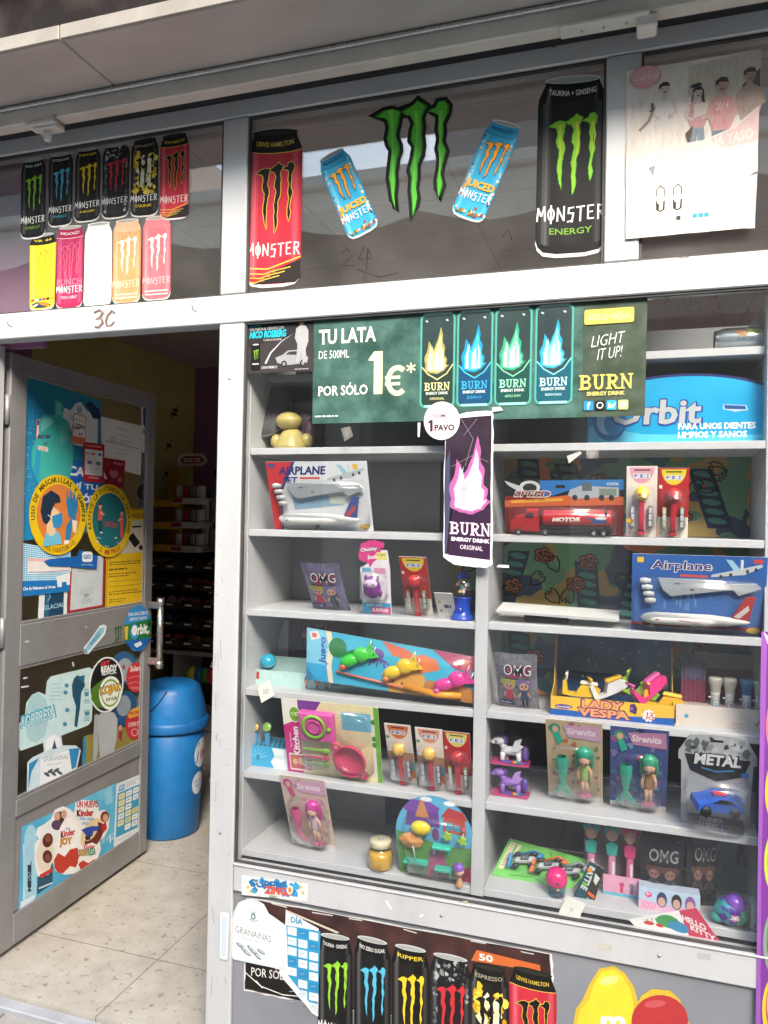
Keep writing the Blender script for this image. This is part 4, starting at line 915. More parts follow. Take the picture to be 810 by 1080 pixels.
# upper pane
TEAL = pmat('teal printed gradient', lin('1a8a8a'), lin('1b6ea0'), scale=1.6, rough=.4, detail=3, contrast=(.4, .6))
a = Art(); W, H = 430, 980
a.rect(0, 0, W, H, TEAL); a.poly([(0, 420), (60, 400), (130, 640), (140, H), (0, H)], '1f86b8')
random.seed(14)
for _ in range(90): a.ell(random.uniform(5, 60), random.uniform(200, 780), random.uniform(1, 4), random.uniform(1, 4), '7cc4d8')
FIG = '3fb0a8'; a.poly([(150, 100), (190, 92), (205, 130), (196, 190), (230, 215), (260, 300), (262, 500), (240, 620), (170, 640), (120, 820), (90, 900), (80, 640), (40, 540), (38, 430), (70, 330), (72, 240), (100, 205), (152, 190)], FIG)
a.poly([(160, 110), (186, 104), (192, 180), (160, 188)], '6cc6ba'); a.poly([(100, 225), (140, 215), (150, 240), (100, 300), (80, 320), (84, 250)], '6fc8c0'); a.poly([(60, 430), (84, 420), (80, 620), (52, 560)], '2f9bc0'); a.poly([(180, 260), (225, 250), (235, 330), (190, 380)], '62bfb2')
a.poly([(330, 60), (360, 30), (420, 70), (430, 140), (380, 150)], '223a5a')
dst(a, 'large teal poster of a bent robot like figure at the top of the open door', 'poster', D1, 0, q=[(40, 35), (480, 182), (470, 950), (5, 1010)], WH=(W, H))
a = Art(); a.rect(0, 0, 320, 260, '1660b4'); a.text('RECARGA', 34, 34, 300, 56, 'f2f4f6', .05); a.text('AQUÍ TU', 40, 122, 240, 50, 'dfe8f2', .03); a.text('MÓVIL', 150, 190, 170, 58, 'e9eef4', .05)
dst(a, 'blue phone top up panel with white lettering behind the yellow round stickers', 'sign', D1, 1, q=[(178, 512), (500, 560), (500, 800), (120, 790)], WH=(320, 260))
a = Art(); a.rect(0, 0, 80, 190, 'e87a5c'); a.rect(4, 6, 72, 140, 'ece8e4'); a.poly([(4, 6), (30, 10), (4, 40)], '5a2f7a'); a.text('Recarga', 10, 44, 60, 14, '6a5a72', .0, .2); a.text('Saldo', 14, 62, 54, 16, '3a3438', .03, .25, slope=-.1); a.text('BIZUM', 8, 92, 66, 22, '4a3470', .06, .2, slope=-.25); a.text('10€', 36, 126, 26, 16, '3c3a3c', .02, .2); a.rect(14, 154, 50, 26, 'f0d8cc'); a.micro(18, 160, 42, 3, 7, '8a6a60')
dst(a, 'small white and orange sticker on the robot poster, left of the torn white sheet', 'sticker', D1, 1, q=[(100, 290), (186, 312), (183, 496), (93, 480)], WH=(80, 190))
a = Art(); a.poly(jag([(232, 210), (300, 240), (330, 195), (362, 190), (400, 245), (462, 262), (455, 470), (228, 420)], 2, 4), 'd9dcdc'); a.ell(352, 235, 16, 20, '9ab0ba'); a.line([(336, 262), (352, 250), (368, 262)], 3, '8aa4b0'); a.text('GRANA', 268, 268, 130, 34, 'aab4b8', .0); a.micro(246, 330, 60, 4, 12, 'c2c6c8'); a.rect(240, 400, 200, 3, 'b5babd')
dst(a, 'torn white tag shaped sheet over the robot poster', 'sheet', D1, 1, name='torn_sheet')
a = Art(); a.rect(0, 0, 84, 190, 'e27a58'); a.rect(5, 6, 74, 138, 'eae4df'); a.text('Recarga', 10, 30, 62, 14, '6a5a60', .0, .2); a.text('Datos', 14, 58, 54, 14, '2f2a2c', .03, .25); a.text('TARJETA', 0, 84, 80, 24, '3a2428', .05, .2, slope=-.2); a.text('5€', 40, 116, 28, 18, '3c3436', .02, .2)
dst(a, 'small white and orange sticker stuck on the torn white sheet', 'sticker', D1, 2, q=[(316, 256), (386, 274), (384, 444), (300, 428)], WH=(84, 190))
a = Art(); a.rect(0, 0, 240, 300, 'dcdbd6'); a.text('HORARIO', 84, 42, 70, 15, '8a8a88', .0); a.text('DE VERANO', 76, 84, 84, 10, '9a9a98', .0); a.micro(50, 112, 140, 3, 14, 'a8a8a6'); a.rect(22, 140, 200, 5, '7e7e7c'); a.text('MAÑANA', 60, 168, 110, 9, '9a9a98', .0); a.text('GRACIAS', 84, 196, 60, 9, '9a9a98', .0); a.rect(0, 150, 240, .8, 'c4c3be')
dst(a, 'white printed notice sheet on the upper right of the open door', 'notice', D1, 0, q=[(480, 275), (727, 332), (715, 622), (490, 560)], WH=(240, 300))
a = Art(); a.rrect(0, 0, 120, 230, 8, 'b81f2a'); a.rect(10, 40, 100, 150, 'e6e6e4'); a.text('PAGO CON TARJETA', 16, 14, 88, 12, 'f0dada', .02)
a.text('VISA', 14, 60, 22, 9, '2a3f8a', .03, .2); a.ell(53, 64, 8, 8, 'd8432e'); a.ell(63, 64, 8, 8, 'e8a23a'); a.rrect(84, 56, 20, 16, 2, '2f6ab0')
for x, y in ((24, 108), (74, 108)): a.rrect(x, y, 24, 18, 2, '37474a'); a.rect(x+3, y+6, 18, 4, '9ab0b4')
a.micro(20, 150, 80, 3, 11, 'b4bcc2'); a.text('ACEPTAMOS', 30, 200, 60, 10, 'f0dada', .02)
dst(a, 'white card payment sign with red top and bottom bands on the door', 'sign', D1, 2, q=[(370, 424), (497, 440), (492, 667), (371, 655)], WH=(120, 230))
a = Art(); a.rect(0, 0, 120, 170, '8e1a24'); a.text('AYUDA', 50, 18, 60, 14, 'd8a0a0', .02); a.poly([(30, 76), (44, 66), (56, 74), (68, 64), (84, 74), (80, 96), (56, 122), (34, 100)], 'b8787a'); a.poly([(80, 110), (100, 100), (108, 130), (86, 140)], 'b06a6c'); a.ring(22, 30, 13, 12, 3, 'b86a6c')
dst(a, 'dark red square sign with a pale heart beside the card payment sign', 'sign', D1, 1, q=[(496, 518), (622, 536), (612, 702), (497, 682)], WH=(120, 170))
a = Art(); a.rect(0, 0, 70, 280, 'dfe2e4'); a.rrect(10, 12, 40, 110, 14, '1f4a6a'); a.rrect(30, 180, 30, 96, 4, '1f4468'); a.ell(36, 110, 14, 20, 'eef0f0'); a.poly([(30, 114), (36, 98), (42, 114)], '1c3050'); a.text('GDC', 4, 140, 50, 24, '1a2c48', .04)
dst(a, 'tall narrow white and navy strip sticker on the right edge of the door glass', 'sticker', D1, 0, q=[(718, 210), (790, 220), (776, 498), (724, 486)], WH=(70, 280))
a = Art(); a.ell(722, 722, 33, 52, '8e8c86'); a.ell(722, 722, 29, 47, '0f0f10'); a.ell(730, 730, 8, 12, '3a3a3c')
dst(a, 'small black oval sticker below the white notice', 'sticker', D1, 0)
a = Art(); a.poly([(48, 20), (90, 24), (150, 44), (150, 66), (52, 40)], '8f9498'); a.poly([(150, 62), (160, 26), (172, 50), (184, 30), (190, 70)], 'b83a34'); a.poly([(196, 66), (296, 82), (290, 122), (220, 92)], '9aa2a8')
dst(a, 'torn strip remnant with red peaks along the top of the door glass', 'sticker remnant', D1, 1)
# yellow sign, red framed sheet, gingham sheet, round warnings
a = Art(); W, H = 48, 102
YEL = 'e3b81e'; a.rect(0, 0, W, H, YEL); a.rect(1, 1, W-2, .6, '6a5a1a'); a.rect(1, 100.4, W-2, .6, '6a5a1a'); a.rect(1, 1, .5, 100, '6a5a1a'); a.rect(46.5, 1, .5, 100, '6a5a1a')
a.text('ZONA', 4, 5, 18, 6, '6a5418', .02); a.text('VIDEOVIGILADA', 13, 5, 33, 5, '54420f', .02); a.rect(12, 12, 31, 34, 'cfc8b4'); a.ring(27, 29, 0.1, 0.1, 0.05, 'cfc8b4')
a.poly([(22, 30), (28, 25), (36, 36), (30, 41)], '18150f'); a.poly([(34, 40), (38, 38), (40, 43), (36, 44)], '18150f'); a.rect(27, 18, 10, 2, '2a261c')
a.micro(3, 54, 42, 2, 2.4, '7a6a20'); a.micro(3, 61, 26, 1, 3, '5a4e18', 1.6); a.micro(3, 66, 30, 2, 2.4, '7a6a20'); a.rect(3, 74, 42, .5, '9a8526'); a.rect(3, 79, 42, .5, '9a8526'); a.micro(3, 84, 42, 2, 2.6, '8a7a26'); a.micro(4, 92, 18, 2, 2.4, '8a7a26')
dst(a, 'yellow video surveillance sign with a black camera drawing on the door', 'sign', ((0, 0), 1), 1, q=[(112, 537), (158.3, 536), (157, 637.5), (110, 643)], WH=(W, H))
a = Art(); W, H = 200, 320; a.rect(0, 0, W, H, 'b52a34'); a.rect(11, 0, W-22, H-12, 'c5ced2'); a.micro(44, 60, 110, 2, 16, '9aa6a8'); a.text('JUNTA DE ANDALUCÍA', 40, 40, 110, 8, '8d9a9c', 0); a.micro(60, 190, 80, 3, 14, 'b0babc'); a.ell(96, 232, 17, 12, '9aaa9c'); a.micro(70, 252, 60, 3, 11, 'a4b0b0')
dst(a, 'pale grey sheet in a red frame under the round yellow warnings', 'notice', D2, 0, q=[(318, 380), (516, 352), (508, 646), (304, 682)], WH=(W, H))
a = Art(); W, H = 285, 300; a.rect(0, 0, W, H, '3a9ccb')
for i in range(24): a.rect(i*12, 0, 5, 215, '9fd2e8'); a.k -= .9
for j in range(18): a.rect(0, j*12, W, 5, 'cfe8f2'); a.k -= .9
a.k += 1; a.rect(0, 212, W, 88, '1d74b8'); a.poly([(36, 80), (285, 50), (290, 150), (40, 172)], 'e8e0dc'); a.poly([(36, 80), (285, 62), (285, 80), (40, 98)], 'e6b8bc'); a.line([(44, 162), (150, 158), (280, 142)], 4, '1f5f96')
a.text('De la Nevera al Agua', 18, 246, 180, 26, 'f0f4f6', .03, .1); a.poly([(200, 190), (250, 170), (285, 160), (285, 250), (268, 250), (262, 225), (236, 228), (236, 262), (212, 262), (206, 220)], 'e8eeee')
dst(a, 'blue gingham sheet with a white animal drawing low on the upper door glass', 'sheet', D2, 1, name='gingham_sheet', q=[(34, 284), (318, 332), (310, 560), (26, 592)], WH=(W, H))
a = Art(); a.poly([(160, 388), (200, 374), (352, 360), (366, 322), (468, 360), (462, 432), (330, 420), (190, 416)], '1560ae'); a.rrect(380, 334, 58, 58, 12, 'e6ecf2'); a.text('GIO', 386, 350, 46, 26, '1a5aa6', .04); a.text('siempre contigo', 374, 404, 66, 9, 'dfe8f2', .01)
dst(a, 'blue speech bar sticker with a white square logo under the round warnings', 'sticker', D2, 2)
a = Art(); W, H = 165, 150; a.poly(jag([(0, 0), (W, 0), (W, H*.94), (0, H)], 1, 5), 'e4e8ea'); a.rrect(32, -8, 112, 150, 12, '18425e'); a.rrect(38, -6, 20, 140, 6, '2c6686'); a.text('GLACIAL', 30, 62, 116, 26, '9fc4d4', .02); a.line([(60, 2), (64, 22), (50, 40)], 4, '8fb4c8'); a.ell(88, 140, 46, 6, '6f97aa')
dst(a, 'white sheet with a navy drink can just above the door middle rail', 'sheet', D2, 0, name='can_sheet', q=[(140, 580), (301, 556), (298, 704), (131, 742)], WH=(W, H))
def warn(cx, cy, rx, ry, fn, lab, bgc):
    a = Art(); a.ell(50, 50, 50, 50, 'e5bf18'); a.ell(50, 50, 38, 38, bgc); fn(a)
    s = .12
    dst(a, lab, 'warning sign', ((0, 0), 1), 3, q=[(cx-rx, cy-ry-rx*s), (cx+rx, cy-ry+rx*s), (cx+rx, cy+ry-rx*s*.9), (cx-rx, cy+ry+rx*s*.9)], WH=(100, 100))
def f1(a):
    a.arc('USO DE MASCARILLAS Y GUANTES', 50, 50, 40.5, 40.5, 172, 372, 6.5, '4a3d10', .03); a.arc('OBLIGATORIO', 50, 50, 46.5, 46.5, 128, 52, 6, 'a07016', .03, inward=True)
    a.poly([(22, 88), (26, 72), (44, 68), (52, 76), (54, 86)], '6fc0dc'); a.poly([(28, 72), (28, 50), (40, 40), (50, 46), (50, 62), (42, 68), (44, 72), (36, 76)], 'ecc9a0')
    a.poly([(18, 46), (22, 28), (36, 20), (50, 26), (52, 34), (42, 36), (36, 46), (34, 56), (28, 62), (22, 58)], '1d2f44'); a.poly([(36, 52), (54, 47), (56, 58), (50, 66), (40, 66)], '2f8fc4'); a.line([(30, 50), (38, 54)], 1, 'f0f0f0')
    a.poly([(62, 34), (64, 18), (67, 30), (70, 14), (73, 30), (77, 16), (78, 32), (84, 24), (82, 42), (78, 54), (66, 52)], '2a7fb4'); a.poly([(60, 84), (62, 64), (72, 52), (80, 56), (72, 66), (68, 84)], '2a7fb4'); a.rect(58, 82, 9, 5, 'f0e6d8'); a.poly([(72, 56), (82, 58), (80, 74), (74, 72)], 'ecd9bc')
warn(59, 543, 30.5, 42.5, f1, 'round yellow warning sticker showing a masked person and a blue glove', 'd9803c')
def f2(a):
    a.arc('RESPETE LA DISTANCIA DE SEGURIDAD', 50, 50, 40.5, 40.5, 165, 385, 6, '54460f', .03); a.arc('2 METROS', 50, 50, 46.5, 46.5, 122, 58, 6.5, 'b03a22', .03, inward=True)
    for x, y, s in ((28, 42, 1), (76, 50, -1)):
        a.ell(x, y-11, 3.6, 4.4, 'e2a890'); a.poly([(x-3.6, y-12), (x, y-17), (x+3.8, y-13), (x+1, y-13)], '2a2024'); a.poly([(x-5, y-6), (x+5, y-6), (x+4, y+8), (x-4, y+8)], 'd85a4a'); a.line([(x, y-3), (x+9*s, y)], 2.4, 'e2a890'); a.poly([(x-4, y+8), (x+4, y+8), (x+3, y+24), (x-3, y+24)], '27474c' if s > 0 else 'd85a4a')
    a.text('2 METROS', 36, 50, 30, 8, 'b05a60', .03, slope=.1)
    for x, y in ((30, 66), (62, 74), (22, 78)): a.ell(x, y, 3.2, 1.2, 'd8e4e4')
    for p in ([(20, 72), (30, 74)], [(64, 80), (76, 84)], [(38, 84), (46, 86)]): a.line(p, .8, 'cfe0e0')
warn(113.3, 549, 24, 38.5, f2, 'round yellow warning sticker about keeping two metres apart, teal centre', '1d6f78')
# middle rail
a = Art(); a.ell(50, 50, 50, 50, '2f8fd0'); a.poly([(0, 42), (100, 30), (100, 74), (2, 78)], '1f7a3a'); a.poly([(4, 76), (98, 72), (86, 86), (50, 100), (16, 88)], '1c62b4'); a.ell(36, 57, 15, 17, '2f9ad4'); a.ell(36, 57, 8, 9, 'e4ecf4')
a.text('PARA UNOS DIENTES', 14, 16, 72, 8, 'e6f0f6', .02, slope=-.05); a.text('LIMPIOS Y SANOS', 18, 27, 64, 7, 'e6f0f6', .02, slope=-.05); a.text('Orbit', 26, 44, 58, 22, 'f0f4f2', .05, slope=-.08); a.poly([(0, 46), (14, 44), (12, 72), (4, 74)], 'e0b83a'); a.rect(86, 36, 10, 10, '2a2f2c'); a.poly([(34, 84), (60, 78), (66, 86), (44, 92)], 'dfe8f4')
dst(a, 'round blue and green chewing gum sticker near the door handle', 'sticker', ((0, 0), 1), 1, DFP, q=[(130.5, 638.5), (159.5, 638), (158.5, 686), (130, 688)], WH=(100, 100))
a = Art(); a.poly([(485, 0), (510, -8), (526, 6), (515, 50), (420, 162), (400, 158), (393, 125), (430, 80)], 'dfe9ee'); a.poly([(484, 14), (512, 8), (506, 40), (424, 140), (404, 140), (404, 126)], '8cc0d6'); a.text('ENERGY', 420, 66, 80, 16, '3f7fa0', .02, rot=-.85); a.poly([(396, 128), (410, 136), (418, 158), (402, 156)], '5a98b8')
dst(a, 'pale blue pen shaped sticker slanting on the door middle rail', 'sticker', D3, 0, DFP)
a = Art(); claw(a, 566, 0, 44, 110, '2f5f22'); a.line([(560, 104), (600, 60)], 4, '2a4a1e')
dst(a, 'small worn dark green claw sticker left of the round gum sticker', 'sticker', D3, 0, DFP)
a = Art(); random.seed(51)
for _ in range(22): x, y = random.uniform(20, 700), random.uniform(0, 200); y = y*.9-.16*x+60; a.ell(x, y, random.uniform(1, 3), random.uniform(1, 3), random.choice(('c8c8c8', '8a8a8c', '3c3a3a')))
for p in ([(60, 92), (84, 88)], [(38, 350), (80, 344)], [(50, 300), (74, 294)], [(330, 205), (338, 232)], [(404, 10), (414, 4)]): a.line(p, 9, 'd2d4d6')
a.build('glue_scraps', lambda x, y, h: V((0, 0, 0)) if False else atPlane(15+x/5.4, 660+y/5.4, *DFP)+DN*(h+.0003), label='scattered white glue scraps on the door middle rail', cat='glue scraps', kind='stuff')
# lower pane
PALE = 'c6e0e2'
a = Art(); a.poly([(16, 680), (22, 562), (58, 522), (66, 440), (100, 392), (138, 376), (176, 394), (184, 318), (206, 288), (250, 278), (425, 236), (446, 250), (452, 290), (440, 540), (420, 566), (120, 682), (34, 712)], PALE)
a.poly([(70, 640), (62, 480), (96, 400), (136, 384), (176, 410), (196, 500), (176, 620), (120, 668)], 'a9ccd0'); a.ell(126, 478, 22, 11, '8ec4dc', -.3); a.text('K', 74, 500, 26, 40, '17181a', .03)
a.text('SORPRESA', 34, 512, 205, 78, '4fa6bc', .06, slope=-.34); a.text('SORPRESA', 40, 520, 192, 66, 'd3e9ea', .0, slope=-.34)
for i in range(5): a.micro(206, 330+i*22, 66, 1, 10, '93b8be')
a.poly([(338, 300), (358, 280), (392, 300), (402, 340), (380, 380), (372, 470), (356, 580), (340, 570), (350, 460), (330, 400), (326, 340)], '1f4f68'); a.poly([(360, 290), (400, 280), (396, 330)], '2c6a84')
for x, y in ((290, 380), (300, 480), (286, 560), (410, 390), (412, 500), (296, 340)): a.star(x, y, 16, '3f86a0', 6, .6)
for y in (360, 420, 480, 520): a.micro(396, y, 34, 3, 9, '5a98a8')
dst(a, 'pale mint cloud shaped toy sticker on the lower door glass', 'sticker', D3, 0)
a = Art(); a.ell(622, 238, 74, 92, '2b5f8c', .1); a.ell(628, 250, 46, 66, '9aa7ae', .1); a.ell(632, 470, 62, 100, '21527e', .2); a.ell(622, 455, 40, 60, '8c9ba4', .1); a.line([(640, 440), (650, 520), (636, 560)], 10, '8a99a0'); a.ell(622, 235, 8, 14, 'a3463c')
dst(a, 'peeling blue and grey sticker remains behind the black oval sticker', 'sticker', D3, 0)
a = Art(); a.poly([(386, 796), (398, 626), (708, 560), (700, 660), (520, 740)], '8f8440'); a.poly([(384, 798), (392, 636), (408, 632), (404, 790)], '2f86b4'); a.poly([(590, 640), (596, 570), (616, 566), (612, 660)], '9a3030'); a.ell(602, 582, 10, 16, 'c8a58a'); a.poly([(440, 740), (452, 650), (476, 650), (470, 740)], '6a5a4a')
dst(a, 'olive strip sticker along the bottom of the lower door glass', 'sticker', D3, 0)
a = Art(); a.ell(688, 292, 54, 86, 'c4343c', .08); a.text('Solero', 656, 228, 64, 34, 'f2dede', .03, .15, slope=-.1); a.line([(646, 300), (690, 285), (730, 296)], 3, 'e29a9c'); a.line([(644, 330), (690, 318), (728, 330)], 3, 'e29a9c'); a.text('helados', 660, 344, 54, 16, 'e8b0b0', .0)
dst(a, 'round red sticker with white script on the lower door glass, the upper one', 'sticker', D3, 1)
a = Art(); a.ell(682, 556, 52, 90, 'c03038', .08); a.poly([(644, 510), (660, 480), (700, 460), (730, 480), (726, 504), (650, 528)], 'e2a23a'); a.text('PROMO', 652, 490, 70, 20, 'b03020', .03, slope=-.2); a.text('OFERTA', 644, 552, 76, 26, 'eac0c0', .03, slope=-.14); a.ring(682, 606, 20, 22, 6, 'e2a0a0')
dst(a, 'round red sticker with an orange top on the lower door glass, the lower one', 'sticker', D3, 1)
a = Art(); a.ell(517, 335, 98, 160, 'f0f0ee', .09); a.ell(517, 335, 90, 151, '1a1c16', .09); a.poly([(432, 420), (430, 360), (500, 300), (560, 290), (560, 330), (500, 470), (460, 460)], '4f7a26'); a.text('GET', 484, 206, 54, 26, 'c83a48', .06, slope=-.2); a.text('READY', 488, 232, 92, 36, 'eef0ee', .06, slope=-.15); a.text('BLACK', 488, 258, 88, 26, 'd8dcd8', .06, slope=-.15)
a.ell(540, 382, 64, 96, 'f2f2ee', .09); a.ell(540, 382, 52, 80, '7aa83a', .09); a.ell(540, 382, 46, 68, 'eceee2', .09); a.text('KOJAK', 484, 350, 116, 58, '1c1c18', .08, slope=-.25); a.text('KOJAK', 486, 352, 112, 52, 'e8b42a', .04, slope=-.25); a.text('POP GUM', 516, 412, 60, 20, '2a2a24', .03, slope=-.2); a.ell(466, 282, 26, 34, '101010')
dst(a, 'big black and green oval lollipop sticker with white rim on the lower door glass', 'sticker', D3, 2)
a = Art(); a.poly([(468, 520), (490, 494), (532, 482), (566, 496), (584, 530), (580, 640), (560, 728), (520, 790), (488, 812), (480, 700)], 'aeb4b6'); a.poly([(452, 510), (470, 500), (474, 700), (456, 800), (440, 812)], 'a4aaac')
dst(a, 'plain pale grey sticker shaped like a drooping drop below the black oval', 'sticker', D3, 1)
a = Art(); P4 = lambda L: [((x/3-15)*5.4, (y/3+600-660)*5.4) for x, y in L]
a.poly(P4([(80, 712), (82, 612), (98, 596), (135, 578), (132, 548), (150, 524), (172, 516), (190, 530), (194, 558), (236, 558), (252, 572), (240, 630), (232, 640), (228, 664), (110, 712)]), 'cfe0ea'); a.poly(P4([(84, 700), (88, 616), (120, 596), (96, 640)]), '2f8ac0'); a.poly(P4([(212, 570), (248, 566), (236, 626), (214, 640)]), '2f8ac0')
a.poly(P4([(120, 690), (124, 604), (214, 572), (226, 654), (150, 690)]), 'edf1f4'); a.poly(P4([(138, 576), (138, 546), (154, 530), (172, 524), (186, 536), (190, 560)]), 'edf1f4'); a.poly(P4([(160, 570), (168, 540), (176, 568)]), '2a4a7a')
def t4(t, x, y, w, h, c, sl): a.text(t, (x/3-15)*5.4, (y/3-60)*5.4, w*1.8, h*1.8, c, .0, slope=sl)
t4('GRANAÍNAS', 132, 590, 80, 20, '9aaebc', -.12); t4('Pipas de girasol', 146, 616, 44, 7, '8c9cac', -.15)
for i in range(5): x, y = 144+i*10, 650-(i % 2)*9-i*1.5; a.ell((x/3-15)*5.4, (y/3-60)*5.4, 20, 8, '4a5560', .6-(i % 2)*1.2)
dst(a, 'white and blue tag shaped sticker at the bottom left of the lower door glass', 'sticker', D3, 2)
# kick plate
a = Art(); BLU = pmat('blue printed water', lin('3f9fc8'), lin('6fbcd8'), scale=3, rough=.4, detail=3)
a.poly([(65, 376), (600, 128), (612, 500), (560, 520), (45, 846)], BLU); a.poly([(80, 420), (100, 372), (126, 364), (150, 400), (146, 760), (70, 810)], 'a6d4e6'); a.poly([(60, 790), (140, 750), (136, 776), (56, 830)], 'dfeef4'); a.poly([(154, 620), (236, 580), (236, 690), (150, 750)], '24546c'); a.line([(160, 716), (236, 684)], 8, 'cfe2ea')
a.text('AQUASIE', 92, 560, 36, 180, '1c3646', .0) if False else None
for i, ch in enumerate('MISSIL'): a.text(ch, 92, 706-i*27, 32, 20, '18384c', .06, rot=-pi/2)
a.line([(76, 470), (78, 780)], 5, 'd9ecf3'); a.poly([(520, 180), (560, 150), (570, 240), (530, 260)], '8fcde4'); a.text('EVITA', 510, 440, 90, 30, 'a9d8ea', .02, slope=-.5); a.text('H', 550, 420, 40, 44, 'cfe9f2', .0)
dst(a, 'long blue water poster across the bottom panel of the door', 'poster', D4, 0, (DH0-DN*.0078, DN), )
a = Art(); a.poly([(150, 650), (132, 560), (134, 470), (156, 440), (140, 420), (150, 380), (190, 360), (226, 330), (246, 280), (290, 262), (326, 276), (352, 300), (360, 240), (400, 226), (460, 234), (486, 262), (488, 290), (520, 280), (550, 320), (544, 380), (520, 430), (494, 450), (500, 500), (470, 580), (420, 624), (300, 640), (250, 620), (232, 560), (210, 640)], 'f0efee')
a.poly([(146, 500), (170, 440), (214, 408), (238, 450), (238, 560), (206, 626), (156, 620), (144, 560)], 'e8dcc8'); a.ell(206, 450, 28, 40, '5a2418', .2); a.ell(208, 440, 16, 22, '8a4a38'); a.ell(204, 540, 26, 36, '5a2418'); a.ell(206, 546, 16, 20, '8a4a38'); a.poly([(160, 640), (236, 600), (234, 620), (170, 660)], 'c8322a')
a.ell(272, 330, 26, 40, '4a2c24', .2); a.ell(258, 318, 17, 25, 'd8a48c'); a.ell(296, 306, 16, 24, 'd8a48c'); a.ell(256, 366, 30, 28, '5a4060')
a.ell(320, 460, 64, 140, 'f7f5f2', .1); a.poly([(240, 560), (262, 520), (300, 540), (330, 500), (372, 490), (380, 560), (360, 600), (330, 592), (290, 632), (262, 628), (244, 600)], 'c23a26'); a.text('Kinder', 278, 400, 78, 36, 'c8322a', .05, slope=-.22); a.text('K', 278, 410, 15, 30, '1c1a1a', .05); a.text('JOY', 272, 440, 66, 50, 'c88a2a', .08, slope=-.15); a.text('con', 304, 380, 24, 14, '3f8fd0', .02)
a.ell(450, 410, 52, 90, 'e8c89a', .5); a.ell(462, 424, 40, 80, '6a2a1c', .5); a.ell(440, 396, 36, 62, 'e9cfa4', .5); a.poly([(390, 392), (420, 380), (444, 372), (492, 372), (486, 396), (458, 400), (452, 426), (424, 440), (410, 414)], '2f49a4'); a.poly([(410, 430), (440, 420), (440, 446), (416, 450)], '26201e')
a.poly([(372, 560), (400, 480), (450, 462), (490, 480), (468, 570), (420, 616), (380, 600)], 'f2efec'); a.poly([(374, 580), (400, 560), (430, 576), (466, 552), (462, 580), (424, 612), (384, 606)], 'c23a26'); a.text('Kinder', 404, 476, 62, 26, 'c8322a', .04, slope=-.1); a.text('SORPRESA', 376, 500, 94, 40, '2f8a6a', .05, slope=-.1); a.text('SORP', 380, 504, 50, 32, 'd8902a', .04, slope=-.1)
a.text('UN HUEVO', 366, 232, 118, 38, 'c8404a', .04, .0); a.text('Kinder', 366, 282, 92, 38, 'c8322a', .05, slope=-.05); a.text('K', 366, 284, 17, 34, '1c1a1a', .05); a.text('POR CADA', 382, 324, 78, 16, '3f9fd0', .02); a.text('UNO', 392, 348, 40, 18, '3f9fd0', .02)
a.ell(520, 320, 24, 30, '7a3a28', .1); a.ell(524, 326, 15, 20, 'dba58c'); a.poly([(500, 366), (526, 348), (532, 384), (506, 418)], 'b82a30')
dst(a, 'white die cut chocolate egg sticker with two red based eggs on the blue door poster', 'sticker', D4, 1, (DH0-DN*.0078, DN))
a = Art(); W, H = 140, 340; a.rrect(0, 0, W, H, 6, 'e2e8ea'); a.rect(8, 52, W-14, H-110, '3f9cc0'); a.rrect(12, 16, 34, 30, 6, '3f9fd0'); a.text('GIO', 15, 22, 28, 16, 'e8f0f4', .03); a.micro(56, 16, 70, 3, 9, '9ab0ba'); a.text('RECARGAS', 22, 296, 80, 10, '9ab0ba', .0)
random.seed(61)
for j in range(6):
    for i in range(3):
        if random.random() < .88: x, y = 16+i*40, 62+j*35; a.rrect(x, y, 33, 28, 3, random.choice(('e8ecec', 'e9dfa8', 'e8ecec', 'd9cf8a'))); a.rect(x+7, y+11, 18, 5, random.choice(('8fa6b0', 'c09a5a', '7a9aa8')))
dst(a, 'white and blue price list with small squares at the right of the door bottom panel', 'price list', D4, 1, (DH0-DN*.0078, DN), q=[(586, 140), (722, 84), (706, 436), (570, 502)], WH=(W, H))

# ================================================================ inside the shop
# swing-top bin
bl = pmat('blue bin plastic', lin('1b70b2'), lin('1765a4'), scale=18, rough=.42, bump=.05, detail=8); bl2 = pmat('blue bin lid plastic', lin('186aac'), lin('145c98'), scale=18, rough=.45, bump=.05, detail=8)
BX, BY = -2.085, 1.235
bn = thing('swing_bin', 'tall blue plastic swing top bin standing just inside the doorway', 'bin', (BX, BY, 0), (0, 0, RAD(-20)))
bn.scale = (.90, .90, 1.0)
_LP = [(0, 1), (.25, .975), (.55, .91), (.8, .83), (.92, .76), (1.0, .60), (2, .60)]
def lidk(t):
    t = max(0, t)
    for (a0, b0), (a1, b1) in zip(_LP, _LP[1:]):
        if t <= a1: return b0+(b1-b0)*(t-a0)/(a1-a0)
MB().lathe([(0, .002), (.150, .002), (.158, .012), (.170, .25), (.182, .505), (.176, .51), (0, .51)], bl, 48).build('body', bn)
MB().lathe([(.178, .496), (.197, .497), (.200, .505), (.199, .535), (.192, .545), (.182, .548)], bl2, 48).build('rim', bn)
vs = []; fs = []; n = 48; m = 16
for i in range(m+1):
    t = i/m; z = .546+.165*t**.9; k = lidk(t**.9)
    for j in range(n):
        A = 2*pi*j/n; vs.append((.186*k*cos(A), .186*k*sin(A), z))
for i in range(m):
    for j in range(n): fs.append((i*n+j, i*n+(j+1) % n, (i+1)*n+(j+1) % n, (i+1)*n+j))
fs.append([m*n+j for j in range(n)])
lidb = MB(); lidb.add(vs, fs, bl, True); lid = lidb.build('lid', bn)
